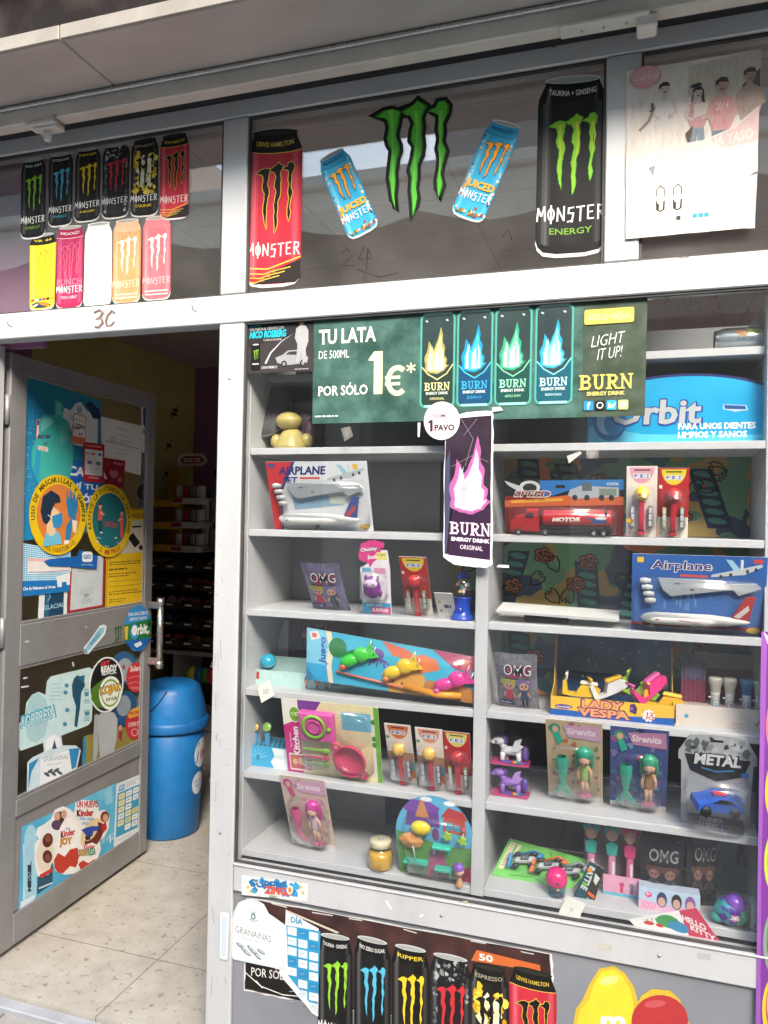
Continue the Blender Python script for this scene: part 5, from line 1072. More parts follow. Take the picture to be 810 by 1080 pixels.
# curved seam of the flap on the lid
pts = []
for i in range(15):
    t = i/14; A = RAD(-150+105*t); z = .560+.13*(abs(t-.38)/.62)**2.2 if t > .38 else .560+.10*((.38-t)/.38)**2; tt = (z-.546)/.165; k = lidk(tt)
    pts.append((.1875*k*cos(A), .1875*k*sin(A), z))
MB().tube(pts, .0035, plas('0c2c48'), 6).build('flap_seam', lid)
def onbin(a, name, A0, z0, wd, ht):
    def fn(x, y, h):
        A = A0+(x-50)/100*wd/.175; z = z0-y/100*ht; r = .170+.012*((z-.25)/.255)+.0012+h; return V((r*cos(A), r*sin(A), z))
    return a.build(name, fn, bn)
a = Art()
a.disc(50, 50, 48, 48, 'e8ecee', 10); a.line([(14+i*1.2, 52+(i-8)**2*.5-i*3.4) for i in range(14)], 12, '3f9fd8'); a.line([(18+i, 78-i*4) for i in range(10)], 7, '2a6fb0'); a.text('N', 44, 40, 22, 30, 'c8323a', .08); a.text('ice', 66, 44, 16, 24, 'c8323a', .05)
onbin(a, 'logo', RAD(28), .455, .13, .145)
a = Art(); a.disc(50, 50, 46, 46, 'dfe6ea', 10); a.text('HELADOS', 18, 36, 64, 12, '6a9ac0', .02); a.text('FRIOS', 26, 54, 46, 12, '6a9ac0', .02)
onbin(a, 'logo', RAD(22), .300, .11, .115)
# crumpled wrapper on the floor beside the bin
wq = atZ(212, 876, 0.0)
b = MB(); random.seed(71)
for i in range(8): b.ball((wq.x+random.uniform(-.05, .05), wq.y+.25+random.uniform(-.04, .04), .012), (.03, .02, .011), plas(random.choice(('2f8fc0', '10242e', 'c9d6da'))), None, 7)
b.build('wrapper', label='crumpled blue wrapper on the floor behind the bin', cat='wrapper')
# sweets rack on the back wall
RY = 2.72
def rp(px, py): return atY(px, py, RY)
WENGE = pmat('dark brown rack', (.035, .022, .018), (.05, .032, .026), scale=8, rough=.5)
xL, xR = -3.33, -2.35
rk = thing('sweets_rack', 'dark brown wall rack of loose sweets trays at the back of the shop', 'rack', (0, 0, 0))
zt, zb = rp(200, 583).z, rp(200, 684).z
MB().span(xL, xR, RY+.38, RY+.40, zb, zt, WENGE).build('back', rk)
for x in (xL, xR-.02): MB().span(x, x+.02, RY, RY+.38, zb, zt, WENGE).build('side', rk)
candy = ['b8485a', '8a3a30', 'd88aa0', '6a2c24', 'c8a060', '7a5a4a', '3a5a6a', 'b86a4a']
rows = 5; random.seed(81)
for r_ in range(rows):
    z = zb+(zt-zb)*(r_)/rows+.01
    MB().span(xL+.021, xR-.021, RY, RY+.37, z-.01, z, WENGE).build('tray_shelf', rk)
    for c in range(6):
        x = xL+.03+c*(xR-xL-.06)/6; wd = (xR-xL-.06)/6-.012
        t = MB(); t.span(x, x+wd, RY-.012, RY-.004, z+.001, z+.042, WENGE); t.span(x, x+.006, RY-.003, RY+.2, z+.001, z+.05, WENGE); tr_ = t.build('tray', rk)
        b = MB(); cc = plas(random.choice(candy), .4)
        for _ in range(16): b.ball((x+random.uniform(.02, wd-.02), RY+random.uniform(.02, .14), z+random.uniform(.03, .065)), random.uniform(.012, .02), cc, None, 7)
        b.build('sweets', tr_)
        MB().span(x+wd*.25, x+wd*.62, RY-.016, RY-.0125, z+.018, z+.030, PAPER).build('price_label', tr_)
bt = thing('low_cabinet', 'dark open cabinet with grey edge under the sweets rack', 'cabinet')
MB().span(xL, xR, RY-.02, RY+.4, zb-.045, zb-.02, pmat('grey edge', (.28, .27, .28), rough=.5)).build('top', bt)
MB().span(xL, xR, RY+.36, RY+.4, .02, zb-.05, WENGE).span(xL, xR, RY, RY+.36, .02, .10, pmat('beige plinth', (.32, .25, .2), rough=.6)).build('body', bt)
for px in (184,): q = rp(px, 720); MB().span(q.x-.012, q.x+.012, RY-.005, RY+.35, .1, zb-.05, pmat('grey edge', (.28, .27, .28))).build('upright', bt)
q = rp(209, 715); b = MB()
for i, c in enumerate(('d8c03a', '2f6ab0', '3a8a4a', 'c8323a')): b.ball((q.x-.08+i*.05, RY+.06, q.z+.01), (.045, .04, .055), plas(c), None, 8)
b.build('snack_bags', label='pile of bright snack bags inside the low dark cabinet', cat='snack bags')
# displays standing on top of the rack
YC = plas('d8a51f', .5); WC = plas('d6d2cc', .5); RC = plas('b02430', .5)
q = rp(176, 560); t = thing('display_stand', 'yellow cardboard counter display left on top of the sweets rack', 'display stand')
zz = zt+.002; xx = rp(176, 560).x
for k in range(3): MB().span(xx-.16, xx+.09, RY, RY+.25, zz+k*.16, zz+k*.16+.05, YC, .004).build('tray', t)
MB().prism([(xx-.16, zz), (xx-.10, zz), (xx-.10, zz+.45), (xx-.06, zz+.62), (xx-.16, zz+.62)], RY+.24, RY+.26, YC).span(xx+.07, xx+.09, RY+.05, RY+.25, zz+.051, zz+.42, YC).build('frame', t)
xx = rp(193, 560).x; t = thing('display_stand', 'white and red stacked display of packets on top of the sweets rack', 'display stand')
for k in range(3):
    MB().span(xx-.09, xx+.13, RY-.02, RY+.2, zz+k*.17, zz+k*.17+.045, WC, .004).build('tray', t)
    MB().span(xx-.08, xx+.0, RY-.024, RY-.0205, zz+k*.17+.01, zz+k*.17+.038, RC).build('front_label', t)
    b = MB()
    for i in range(4): b.box((xx-.06+i*.055, RY+.06, zz+k*.17+.09), (.045, .06, .085), (WC, RC, plas('8a8a8c'), WC)[i], .008)
    b.build('packets', t)
a = Art(); a.poly([(0, 20), (20, 0), (100, 0), (118, 24), (96, 40), (12, 40)], 'c9c0b8'); a.poly([(14, 20), (30, 8), (90, 8), (104, 22), (88, 32), (24, 32)], '8a2c34'); a.text('DULCES', 28, 14, 62, 14, 'e0d6d0', .04)
a.build('header_card', card(xx-.1, zz+.70, .0022, RY+.05), t)
xx = rp(214, 560).x; t = thing('display_stand', 'pale wire display of bags at the right end of the sweets rack', 'display stand')
MB().span(xx-.08, xx+.36, RY+.2, RY+.21, zz, zz+.48, plas('7a7478', .6)).build('back', t)
for k in range(2):
    b = MB()
    for i in range(6): b.box((xx-.05+i*.07, RY+.12, zz+.10+k*.2), (.06, .04, .15), plas(('b9b4b4', '9a8f92', 'c8c0be')[i % 3], .5), .012)
    b.build('bags', t)
    MB().tube([(xx-.08, RY+.05, zz+.02+k*.2), (xx+.36, RY+.05, zz+.02+k*.2)], .006, STEEL, 6).build('wire', t)
a = Art(); a.ell(30, 20, 28, 20, '4a1c28'); a.ell(30, 20, 20, 13, '9a8a90'); a.build('header_card', card(xx-.02, zz+.62, .0028, RY+.15), t)
# ================================================================ toys and sweets on the shelves
FY = .034                                                # tops of leaning cards rest near the glass
def zs(lev, px): return LEV[lev]+(.002 if px > 508 else 0)
def base(l, r, b, lev, y=None):
    z = zs(lev, (l+r)/2); m = (l+r)/2
    if y is None: y = min(.27, max(.065, atZ(m, b, z).y))
    return V((atY(m, b, y).x, y, z)), y, z
def stand(l, t, r, b, lev, y=None):
    """upright thing: foot point, width, height"""
    p, y, z = base(l, r, b, lev, y); c = (t+b)/2
    return p, atY(r, c, y).x-atY(l, c, y).x, atY((l+r)/2, t, y).z-z
def leaner(l, t, r, b, lev, y=None, fy=FY):
    """card leaning forward on the glass: foot, width, length, angle"""
    p, y, z = base(l, r, b, lev, y)
    zt_ = atY((l+r)/2, t, fy).z; L = math.hypot(zt_-z, y-fy)
    return p, atY(r, b, y).x-atY(l, b, y).x, L, math.atan2(y-fy, zt_-z)
def cardthing(name, lab, cat, geo, rz=0, group=None, back='d9d6cf', rr=False, outline=None, part='card'):
    p, w_, h_, an = geo
    t = thing(name, lab, cat, tuple(p+V((0, 0, .001))), (an, 0, rz), group)
    if outline: MB().prism([(x*w_, z*h_) for x, z in outline], -.0008, .0008, plas(back, .5)).build(part, t)
    else: MB().box((0, 0, h_/2), (w_, .0016, h_), plas(back, .5)).build(part, t)
    W, H = w_*1000, h_*1000
    return t, W, H, card(-w_/2, h_, .001, -.0009)
def bubble(t, x0, x1, z0, z1, d, bev=.006, y=-.001):
    b = bmesh.new(); bmesh.ops.create_cube(b, size=1)
    for v in b.verts:
        k = .92 if v.co.y < 0 else 1
        v.co = V(((x0+x1)/2+v.co.x*(x1-x0)*k, y-d/2+v.co.y*d, (z0+z1)/2+v.co.z*(z1-z0)*k))
    bf = [f for f in b.faces if all(v.co.y > y-d*.2 for v in f.verts)]; bmesh.ops.delete(b, geom=bf, context='FACES_ONLY')
    bmesh.ops.bevel(b, geom=[e for e in b.edges if not e.is_boundary], offset=bev, segments=3, affect='EDGES')
    return MB().bm(b, BLIS, True).build('bubble', t)
SKIN = plas('e2b49a', .45); WHITE = plas('e8e8e6', .35); GREYP = plas('9a9ea2', .4)
def T(x, y, z): return Matrix.Translation((x, y, z))
def RX(a): return Matrix.Rotation(a, 4, 'X')
def RYm(a): return Matrix.Rotation(a, 4, 'Y')
def RZ(a): return Matrix.Rotation(a, 4, 'Z')

# ---- model aeroplane packs
def airplane_pack(lab, geo, cols, title, second, red=True):
    t, W, H, f = cardthing('toy_airplane_pack', lab, 'toy pack', geo, group='model aeroplane blister packs', back='e4e6e8')
    a = Art(); a.rect(0, 0, W, H, cols[0])
    if red: a.poly([(0, 0), (W*.27, 0), (W*.10, H*.45), (W*.08, H), (0, H)], 'c8323a'); a.poly([(W*.27, 0), (W*.30, 0), (W*.13, H*.45), (W*.10, H), (W*.08, H), (W*.10, H*.45)], '2a3a7a')
    else:
        a.rect(0, H*.5, W, H*.5, '3f6cae'); a.rect(0, H*.90, W, H*.03, 'a82838'); a.rect(0, H*.93, W, H*.07, '2f3f78')
        random.seed(5); 
        for _ in range(14): x = random.uniform(W*.15, W*.5); a.rect(x, H*random.uniform(.45, .62), 5, H*.1, '5f8cc4')
    if red: a.text(title, W*.12, H*.07, W*.48, H*.12, '2a2f7a', .05, .2, slope=-.01); a.text(second, W*.15, H*.22, W*.16, H*.09, '2a2f7a', .05, .2); a.rect(W*.33, H*.22, W*.2, H*.03, 'd8564a')
    else:
        a.text(title, W*.145, H*.075, W*.46, H*.15, 'dfe2ec', .07, .05); a.text(title, W*.15, H*.08, W*.45, H*.14, '4a3a6a', .02, .05); a.rect(W*.37, H*.25, W*.2, H*.03, 'd8564a')
    a.rect(W*.04 if not red else W*.86, H*.04, W*.05, H*.07, 'e8b83a'); a.rrect(W*.9 if not red else W*.02, H*.03, W*.07, H*.05, 1.5, 'c8444a' if not red else '4a4a8a')
    cx, cy = W*(.80 if red else .80), H*.14
    a.poly([(cx-W*.10, cy-H*.10), (cx-W*.05, cy-H*.09), (cx+W*.02, cy+H*.04), (cx-W*.02, cy+H*.08)], '9ac6dc'); a.poly([(cx-W*.2, cy+H*.1), (cx, cy+H*.02), (cx+W*.16, cy-H*.05), (cx+W*.17, cy-H*.02), (cx+W*.04, cy+H*.09), (cx-W*.2, cy+H*.13)], 'b9c2c8'); a.rect(cx+W*.01, cy-H*.1, W*.02, H*.12, 'd2dade')
    for k in (-.13, -.06, .06, .12): a.ell(cx+W*k, cy+H*(.07-k*.4), W*.012, H*.025, '3a3f48')
    if red: a.poly([(W*.22, H*.34), (W*.72, H*.30), (W*.74, H*.62), (W*.24, H*.70)], '8fb4d0'); a.rect(W*.6, H*.40, W*.3, H*.2, 'c6cfc4')
    a.micro(W*.25, H*.94, W*.6, 1, 4, '9aa0a8'); a.ell(W*.92, H*.93, W*.05, H*.04, 'e0b83a')
    a.build('card_print', f, t)
    x0 = -W/2000; k = W/1000; hh = H/1000
    # fuselage seen from the side, nose to the left
    fus = [(-.45*k, 0), (-.43*k, .012), (-.40*k, .021), (-.34*k, .026)]
    L = .82*k; b = MB(); R0 = hh*.075
    prof = [(0, 0), (R0*.45, .02*L), (R0*.8, .06*L), (R0, .14*L), (R0, .62*L), (R0*.75, .80*L), (R0*.35, .96*L), (0, L)]
    M0 = T(x0+.09*k+ (0.0 if red else -.02*k), -.020, hh*.20) @ RYm(pi/2)
    pl_ = b.lathe(prof, WHITE, 20, M0).build('plane_body', t)
    fin = MB(); fx = x0+.09*k+L*.80
    fin.prism([(fx, hh*.24), (fx+.10*k, hh*.52), (fx+.17*k, hh*.53), (fx+.13*k, hh*.23)], -.0225, -.0175, plas('24489a' if red else 'b83238', .35)).prism([(fx+.02*k, hh*.27), (fx+.12*k, hh*.42), (fx+.13*k, hh*.36), (fx+.06*k, hh*.25)], -.0232, -.0222, plas('c8323a' if red else 'd8d8d6', .35))
    fin.build('tail_fin', pl_)
    wg = MB(); WGP = plas('aab2b8', .35)
    wg.prism([(x0+.20*k, hh*.71), (x0+.68*k, hh*.70), (x0+.78*k, hh*.60), (x0+.30*k, hh*.48), (x0+.24*k, hh*.56)], -.012, -.008, WGP).prism([(x0+.72*k, hh*.66), (x0+.92*k, hh*.68), (x0+.96*k, hh*.62), (x0+.80*k, hh*.52)], -.012, -.008, WGP).build('wing', t)
    for i in range(4): MB().lathe([(0, 0), (.006, .001), (.008, .012), (.005, .026), (0, .026)], plas('c6cacc', .3), 12, T(x0+.06*k+i*.004, -.012, hh*(.67-.085*i)) @ RYm(pi/2)).build('engine', t)
    g = MB()
    for gx in (.48, .16): g.box((x0+gx*k, -.020, hh*.10), (.010, .004, .012), GREYP); g.lathe([(0, 0), (.005, 0), (.005, .004), (0, .004)], plas('3a3c40'), 10, T(x0+gx*k, -.026, hh*.085) @ RX(-pi/2))
    g.build('landing_gear', pl_)
    a = Art(); a.text('AIR', 0, 0, 10, 4, '8a2a30' if not red else '4a4a5a', .04, .2); a.build('lettering', card(x0+.18*k, hh*.215, .001, -.020-R0-.0006), pl_)
    a = Art(); a.text('AIR', 0, 0, 14, 5, '6a2a34', .04, .2); a.line([(15, 3), (34, 2)], .8, '6a5a64'); a.text('AIR', 36, 14, 10, 5, '6a2a34', .04, .2); a.build('lettering', card(x0+.32*k, hh*.66, .001, -.0126), t)
    if not red:
        a = Art(); a.line([(0, 0), (9, 3), (20, 3), (34, 5), (46, 4)], 1.6, 'c8444a'); a.build('stripe', card(x0+.36*k, hh*.215, .001, -.020-R0-.0006), pl_)
    bubble(t, x0+.10*k if red else x0+.02*k, x0+.98*k, hh*.06, hh*.74, .032)
airplane_pack('white toy aeroplane with blue tail on a red and white card on the left shelves', leaner(289, 487, 393, 556, 2, .105), ('dfe3e8',), 'AIRPLANE', 'SET')
airplane_pack('white toy aeroplane with red tail on a blue card on the right shelves', leaner(664, 586, 804, 664, 3, .075), ('2f5fa8',), 'Airplane', '', False)

# ---- sweet dispensers on cards
def pez(lab, geo, red, headc, top, group, emoji=False):
    t, W, H, f = cardthing('sweet_dispenser', lab, 'sweet dispenser', geo, group=group, back='ece6e0')
    a = Art()
    a.rect(0, 0, W, H, 'b82c30' if red else 'e9dfd8'); 
    if red: a.rect(0, H*.70, W, H*.30, 'e4ddd2')
    elif emoji:
        random.seed(3); spatter(a, ('d88aa0', '6fb4c4', 'c86a80', '5a5258'), 16, (4, H*.28, W-4, H-6), (1, 2.4))
    else: a.rect(0, H*.46, W, H*.2, 'b98a5a'); a.rect(0, H*.62, W, H*.38, 'd8d4d0'); a.rect(W*.66, H*.62, W*.34, H*.14, '6a9aa8'); a.rect(W*.72, H*.76, W*.28, H*.14, 'd8782f'); a.ell(W*.08, H*.22, W*.07, W*.07, '5fa05a')
    a.poly([(W*.5+W*.40*cos(pi*i/16), H*.02+H*.22*sin(pi*i/16)) for i in range(17)], top); a.rrect(W*.24, H*.045, W*.52, H*.018, .8, '2a2020')
    for i, ch in enumerate('PEZ'): a.rrect(W*(.22+i*.19), H*.10, W*.17, H*.07, 1, 'dfe6ee'); a.text(ch, W*(.255+i*.19), H*.112, W*.10, H*.046, '3a5a9a', .04)
    if red: a.text('candy', W*.03, H*.34, W*.05, H*.14, 'eadad4', .02) if False else a.rrect(W*.03, H*.24, W*.10, H*.05, 1, 'e6dada')
    a.micro(W*.08, H*.94, W*.3, 1, 3, '8a7a74'); a.build('card_print', f, t)
    k = W/1000; hh = H/1000
    st = MB(); RP_ = plas('c8283c' if not emoji else 'd83a5a', .25)
    st.box((0, -.012, hh*.33), (.0125, .014, hh*.50), RP_, .002).box((0, -.013, hh*.075), (.017, .018, .010), RP_, .003); so_ = st.build('stem', t)
    hd = MB(); hr = min(.019, k*.25); hd.ball((0, -.014, hh*.60+hr*.3), (hr, hr*.85, hr), plas(headc, .3), None, 20); ho_ = hd.build('head', so_)
    if emoji:
        a = Art()
        for x in (-5.5, 5.5): a.poly([(x, 4), (x-3.6, 0), (x-3.4, -2.6), (x-1.6, -3.2), (x, -1.6), (x+1.6, -3.2), (x+3.4, -2.6), (x+3.6, 0)], 'c8283a')
        a.line([(-4, 6), (-2, 8), (2, 8), (4, 6)], 1, '6a4a1a'); a.build('face', lambda x, y, h: V((x*.001, -.014-hr*.85*max(.1, 1-(x*x+y*y)/(hr*1000)**2)**.5-h-.0002, hh*.60+hr*.3-y*.001)), ho_)
    for sx, c in ((-1, 'd8c05a' if red else '8a8ab0'), (1, '6a8a5a' if red else '7a5a8a')):
        p_ = MB().box((sx*k*.29, -.008, hh*.30), (.009, .010, hh*.30), plas(c, .4), .001).build('sweet_packet', t)
        a = Art()
        for i in range(3): a.rrect(0, i*hh*95, 7, hh*80, .8, 'd9dde6')
        a.build('packet_print', card(sx*k*.29-.0035, hh*.44, .001, -.0134), p_)
    bubble(t, -k*.42, k*.42, hh*.12, hh*.72, .028, .004)
GPZ = 'sweet dispensers on hanging cards'
pez('white card sweet dispenser with a plain yellow head, right beside the toy kitchen set', leaner(413, 765, 440, 826, 5), False, 'e8b85a', 'd8763f', GPZ)
pez('white card sweet dispenser with a plain yellow head, in the middle of the lower three', leaner(443, 769, 471, 832, 5), False, 'e8b85a', 'e0987a', GPZ)
pez('red card sweet dispenser at the right end of the lower three beside the divider', leaner(471.5, 773, 499, 836, 5), True, 'b82c34', 'e0cf7a', GPZ)
pez('red card sweet dispenser standing beside the blue bubble gum machine', leaner(429, 588, 457, 649, 3), True, 'c02c34', 'e6cf3a', GPZ)
pez('pink and white card sweet dispenser with a yellow heart eyed smiley head', leaner(660, 492, 692, 564, 2, .075), False, 'f0cf2a', 'e0a0b4', GPZ, True)
pez('red card sweet dispenser with yellow top to the right of the smiley one', leaner(693, 494, 725, 564.5, 2, .078), True, 'c02c34', 'e6d03a', GPZ)

# ---- foil doll bags
def foilbag(lab, geo, c, dark=False, group='small foil doll bags', rz=0):
    p, w_, h_, an = geo
    t = thing('foil_bag', lab, 'bag', tuple(p+V((0, 0, .001))), (an, 0, rz), group)
    FO = pmat('foil '+c, [x*.8 for x in lin(c)], [x*.45 for x in lin(c)], scale=60, rough=.3, metal=.35, bump=.3, detail=3)
    n = 10; vs = []; fs = []
    D = lambda u, v: .014*max(0, sin(pi*min(1, max(0, u)))*sin(pi*min(1, max(0, v))))**.6
    random.seed(int(p.x*9999) % 997)
    for s in (-1, 1):
        for j in range(n+1):
            for i in range(n+1):
                u, v = i/n, j/n; e = random.uniform(-.0012, .0012) if 0 < i < n and 0 < j < n else 0
                vs.append(((u-.5)*w_*(1-.05*sin(pi*v)), s*(D(u, v)+.0004)+e, v*h_+.002*sin(u*9)*(v > .9)))
    N = (n+1)**2
    for s in (0, 1):
        for j in range(n):
            for i in range(n):
                q = s*N+j*(n+1)+i; f = (q, q+1, q+n+2, q+n+1); fs.append(f if s == 0 else f[::-1])
    MB().add(vs, fs, FO, True).build('bag', t)
    W, H = w_*1000, h_*1000; a = Art()
    random.seed(int(p.x*999) % 97)
    for _ in range(16):
        x = random.uniform(3, W-3); y = random.uniform(4, H-4); a.line([(x, y), (x+random.uniform(-7, 7), y+random.uniform(-5, 5))], 1.4, random.choice(('5a4a7a', '8a6aa0', '4a3a5a', 'a8a0c0') if not dark else ('2a2a30', '4a4a52', '1a1a1e', '6a6a70')))
    a.poly([(W*.30, H*.20), (W*.86, H*.16), (W*.82, H*.36), (W*.34, H*.40)], 'b03a6a' if not dark else '232328'); a.text('OMG', W*.22, H*.15, W*.64, H*.19, '1a1a1e' if not dark else '4a4a50', .055, .1); a.text('OMG', W*.22, H*.15, W*.64, H*.19, 'eeeef0' if not dark else '9a9aa0', .0, .1)
    for cx, hc, bc, lg in ((W*.33, 'b4b85a', 'c8385a', '5a6a9a'), (W*.68, '7a6aa8', '3a4a6a', '2a2a3a')):
        if dark: hc, bc, lg = '5a3a34', '3a3a44', '222226'
        for sx in (-1, 1): a.ell(cx+sx*W*.12, H*.46, W*.075, H*.055, hc)
        a.ell(cx, H*.50, W*.145, H*.10, hc); a.ell(cx, H*.53, W*.105, H*.075, 'd8a890' if not dark else '8a6a5e')
        for sx in (-1, 1): a.ell(cx+sx*W*.045, H*.53, W*.022, H*.016, '2a2030'); a.line([(cx+sx*W*.08, H*.64), (cx+sx*W*.14, H*.74)], W*.035, 'd8a890' if not dark else '7a5a4e')
        a.ell(cx, H*.57, W*.03, H*.008, 'a83a4a'); a.poly([(cx-W*.08, H*.60), (cx+W*.08, H*.60), (cx+W*.06, H*.70), (cx+W*.11, H*.79), (cx-W*.11, H*.79), (cx-W*.06, H*.70)], bc)
        for sx in (-1, 1): a.line([(cx+sx*W*.04, H*.79), (cx+sx*W*.05, H*.92)], W*.05, lg)
        a.star(cx+W*.1, H*.44, W*.035, 'e0c04a' if not dark else '5a5048')
    a.rrect(W*.06, H*.84, W*.36, H*.07, 3, '4a3a6a' if not dark else '26262a'); a.micro(W*.09, H*.86, W*.3, 1, 6, 'd8d0e0' if not dark else '6a6a70')
    for i in range(12): a.line([(W*(.03+i*.08), H*.99), (W*(.06+i*.08), H*.92)], 1.5, 'd0ccd8' if not dark else '77777c')
    a.build('bag_print', lambda x, y, h: V(((x/W-.5)*w_, -(D(x/W, 1-y/H)+.0026)-h, (1-y/H)*h_)), t)
foilbag('silver purple foil doll bag on the left shelves beside the pink owl toy card', leaner(330, 595, 370, 643, 3), '8a84a8')
foilbag('silver foil doll bag on the right shelves left of the scooter box', leaner(525, 690, 569, 746, 4), '9a98a4')
foilbag('dark glossy foil doll bag behind the pastel doll box on the bottom right shelf', leaner(673, 884, 721, 944, 6, .14, .12), '2a2a2e', True, 'dark foil doll bags')
foilbag('dark crumpled foil doll bag right of the other dark bag on the bottom right shelf', leaner(720, 880, 756, 945, 6, .15, .13), '343236', True, 'dark foil doll bags', .25)

# ---- pink speech bubble card with a purple owl-like toy
geo = leaner(383, 571, 413, 648, 3); t, W, H, f = cardthing('toy_card', 'narrow toy card with pink speech bubble top and a purple furry toy', 'toy pack', geo, back='e6e4ea', outline=[(-.5, 0), (.5, 0), (.55, .62), (.5, .88), (.1, .88), (-.02, .70), (-.48, .64)])
a = Art(); a.poly([(1, H-1), (W*.98, H-1), (W*1.03, H*.38), (W*.98, H*.13), (W*.6, H*.13), (W*.3, H*.3), (1, H*.38)], 'e8e6ec'); a.poly([(-2, H*.2), (W*.1, H*.04), (W*.5, -H*.02), (W*.92, H*.02), (W*.86, H*.10), (W*.76, H*.08), (W*.78, H*.2), (W*.5, H*.28), (W*.36, H*.36), (W*.3, H*.29), (W*.04, H*.27)], 'd8408a')
a.text('Chubby', W*.06, H*.1, W*.62, H*.075, '2a1a24', .08, .15, slope=-.15); a.text('Chubby', W*.07, H*.103, W*.6, H*.065, 'f2eef2', .03, .15, slope=-.15); a.text('buds', W*.3, H*.19, W*.36, H*.06, 'f2eef2', .04, .15, slope=-.12); a.rect(W*.62, H*.15, W*.34, H*.10, 'e8e07a'); a.text('A SOFT', W*.66, H*.17, W*.26, H*.03, '5a5a3a', .02); a.rect(W*.08, H*.36, W*.3, H*.06, '6fb4d4'); a.rect(W*.5, H*.36, W*.4, H*.08, 'e49ac0')
random.seed(2); spatter(a, ('d87aa8', '8a7a9a'), 10, (W*.65, H*.3, W*.95, H*.8), (1, 2)); a.rect(1, H*.84, W-2, H*.155, '3f9fc8'); a.rect(W*.3, H*.9, W*.68, H*.09, 'c8407a'); a.text('SURPRISE', W*.34, H*.915, W*.56, H*.05, 'f0e4ec', .03); a.text('SOFT TOY', W*.16, H*.855, W*.56, H*.035, 'e4f0f6', .02)
a.build('card_print', f, t)
k = W/1000; hh = H/1000; b = MB(); PUR = plas('7a2a8a', .6); b.ball((-.004, -.018, hh*.40), (k*.30, .016, hh*.15), PUR).ball((-k*.28, -.018, hh*.33), (.006, .008, .012), PUR, None, 10).ball((k*.22, -.018, hh*.33), (.006, .008, .012), PUR, None, 10); o_ = b.build('toy', t)
MB().ball((-.004, -.026, hh*.46), (k*.24, .010, hh*.06), plas('d8c6e0', .6)).ball((-k*.24, -.018, hh*.53), (.005, .006, .008), PUR, None, 8).ball((k*.16, -.018, hh*.53), (.005, .006, .008), PUR, None, 8).build('toy_face', o_)
e_ = MB(); 
for x in (-.013, .005): e_.ball((x, -.035, hh*.465), .0022, DARK, None, 8)
e_.build('eye', o_); bubble(t, -k*.46, k*.42, hh*.2, hh*.62, .038, .008)

# ---- small white card with barcode, bubble gum machine
t, W, H, f = cardthing('price_card', 'small white barcode card leaning behind the bubble gum machine', 'card', leaner(463, 626, 482, 652, 3), back='eceae6')
a = Art(); a.rect(0, 0, W, H, 'eae8e4'); a.ell(W*.2, H*.35, 4, 5, 'c8c03a'); a.ell(W*.22, H*.7, 4, 6, '9a9a5a'); a.micro(W*.42, H*.45, W*.5, 1, 6, '6a6a6a', 14); a.build('card_print', f, t)
p, w_, h_ = stand(475, 603, 500, 655, 3, .085)
t = thing('gum_machine', 'small blue toy bubble gum machine with a clear globe of sweets', 'gum machine', tuple(p))
B_ = plas('1a48b8', .25); s_ = h_
MB().lathe([(0, 0), (w_*.5, 0), (w_*.5, s_*.05), (w_*.42, s_*.08), (w_*.34, s_*.20), (w_*.34, s_*.44), (w_*.40, s_*.47), (0, s_*.47)], B_, 28).build('base', t)
MB().lathe([(w_*.40, s_*.47), (w_*.46, s_*.60), (w_*.43, s_*.76), (w_*.30, s_*.88)], BLIS, 28).build('globe', t)
MB().lathe([(w_*.31, s_*.87), (w_*.31, s_*.90), (w_*.2, s_*.97), (0, s_)], B_, 24).build('cap', t)
random.seed(4); b = MB()
for _ in range(26): A = random.uniform(0, 6.28); r = random.uniform(0, w_*.32); b.ball((r*cos(A), r*sin(A), s_*random.uniform(.52, .82)), w_*.085, plas(random.choice(('e8e0d0', 'd8a0a0', '7ab08a', 'd8b86a', 'e4d4d8')), .4), None, 8)
b.build('sweets', t); MB().box((0, -w_*.36, s_*.22), (w_*.22, .006, s_*.14), B_, .002).ball((0, -w_*.40, s_*.24), .003, STEEL, None, 8).build('coin_slot', t)

# ---- open doll tray with a turquoise ball
p, w_, h_ = stand(269, 709, 348, 729, 4, .115)
t = thing('display_tray', 'open pale turquoise doll display tray with a red and black striped back', 'display tray', tuple(p))
PT = plas('b9dcda', .5)
MB().box((0, -.0005, h_/2), (w_, .0015, h_), PT).box((0, .16, .002), (w_, .18, .002), plas('9ac8c6', .5)).box((0, .10, .035), (w_*.99, .002, .066), PT).build('tray', t)
MB().prism([(-w_*.5, .012), (-w_*.5, .12), (-w_*.42, .175), (-w_*.36, .175), (-w_*.36, .012)], .150, .152, plas('d8d0d2', .5)).prism([(-w_*.36, .012), (w_*.6, .012), (w_*.6, .165), (-w_*.36, .175)], .170, .172, plas('5a1c26', .5)).build('back_panel', t)
a = Art()
for i in range(16): a.poly([(i*7.4, 0), (i*7.4+4, 0), (i*7.4-12, 70), (i*7.4-16, 70)], '1a1416' if i % 2 else 'a84a58'); a.k -= .9
a.k += 1; a.ell(62, 24, 12, 12, '121012'); a.ell(88, 24, 12, 12, '121012'); a.ell(75, 34, 17, 15, '121012'); a.ell(75, 38, 12, 10, 'c89a8a'); a.ell(34, 40, 15, 14, 'c86a7a'); a.ell(34, 44, 11, 9, 'd0a498')
a.build('back_print', card(-w_*.36+.016, .170, .001, .1695), t)
a = Art(); W, H = w_*1000, h_*1000
for i in range(9): a.line([(i*W/9, H*.16), (i*W/9+8, H*.5)], 1.6, 'd9ecea')
for i, x in enumerate((.72, .86, .98)): a.ell(W*x-8, H*.45, 6.5, H*.30, ('6a3a34', '141214', '6a3a34')[i]); a.ell(W*x-8, H*.55, 5, H*.18, 'd8a898'); a.rect(W*x-11, H*.75, 6, H*.2, 'c85a6a')
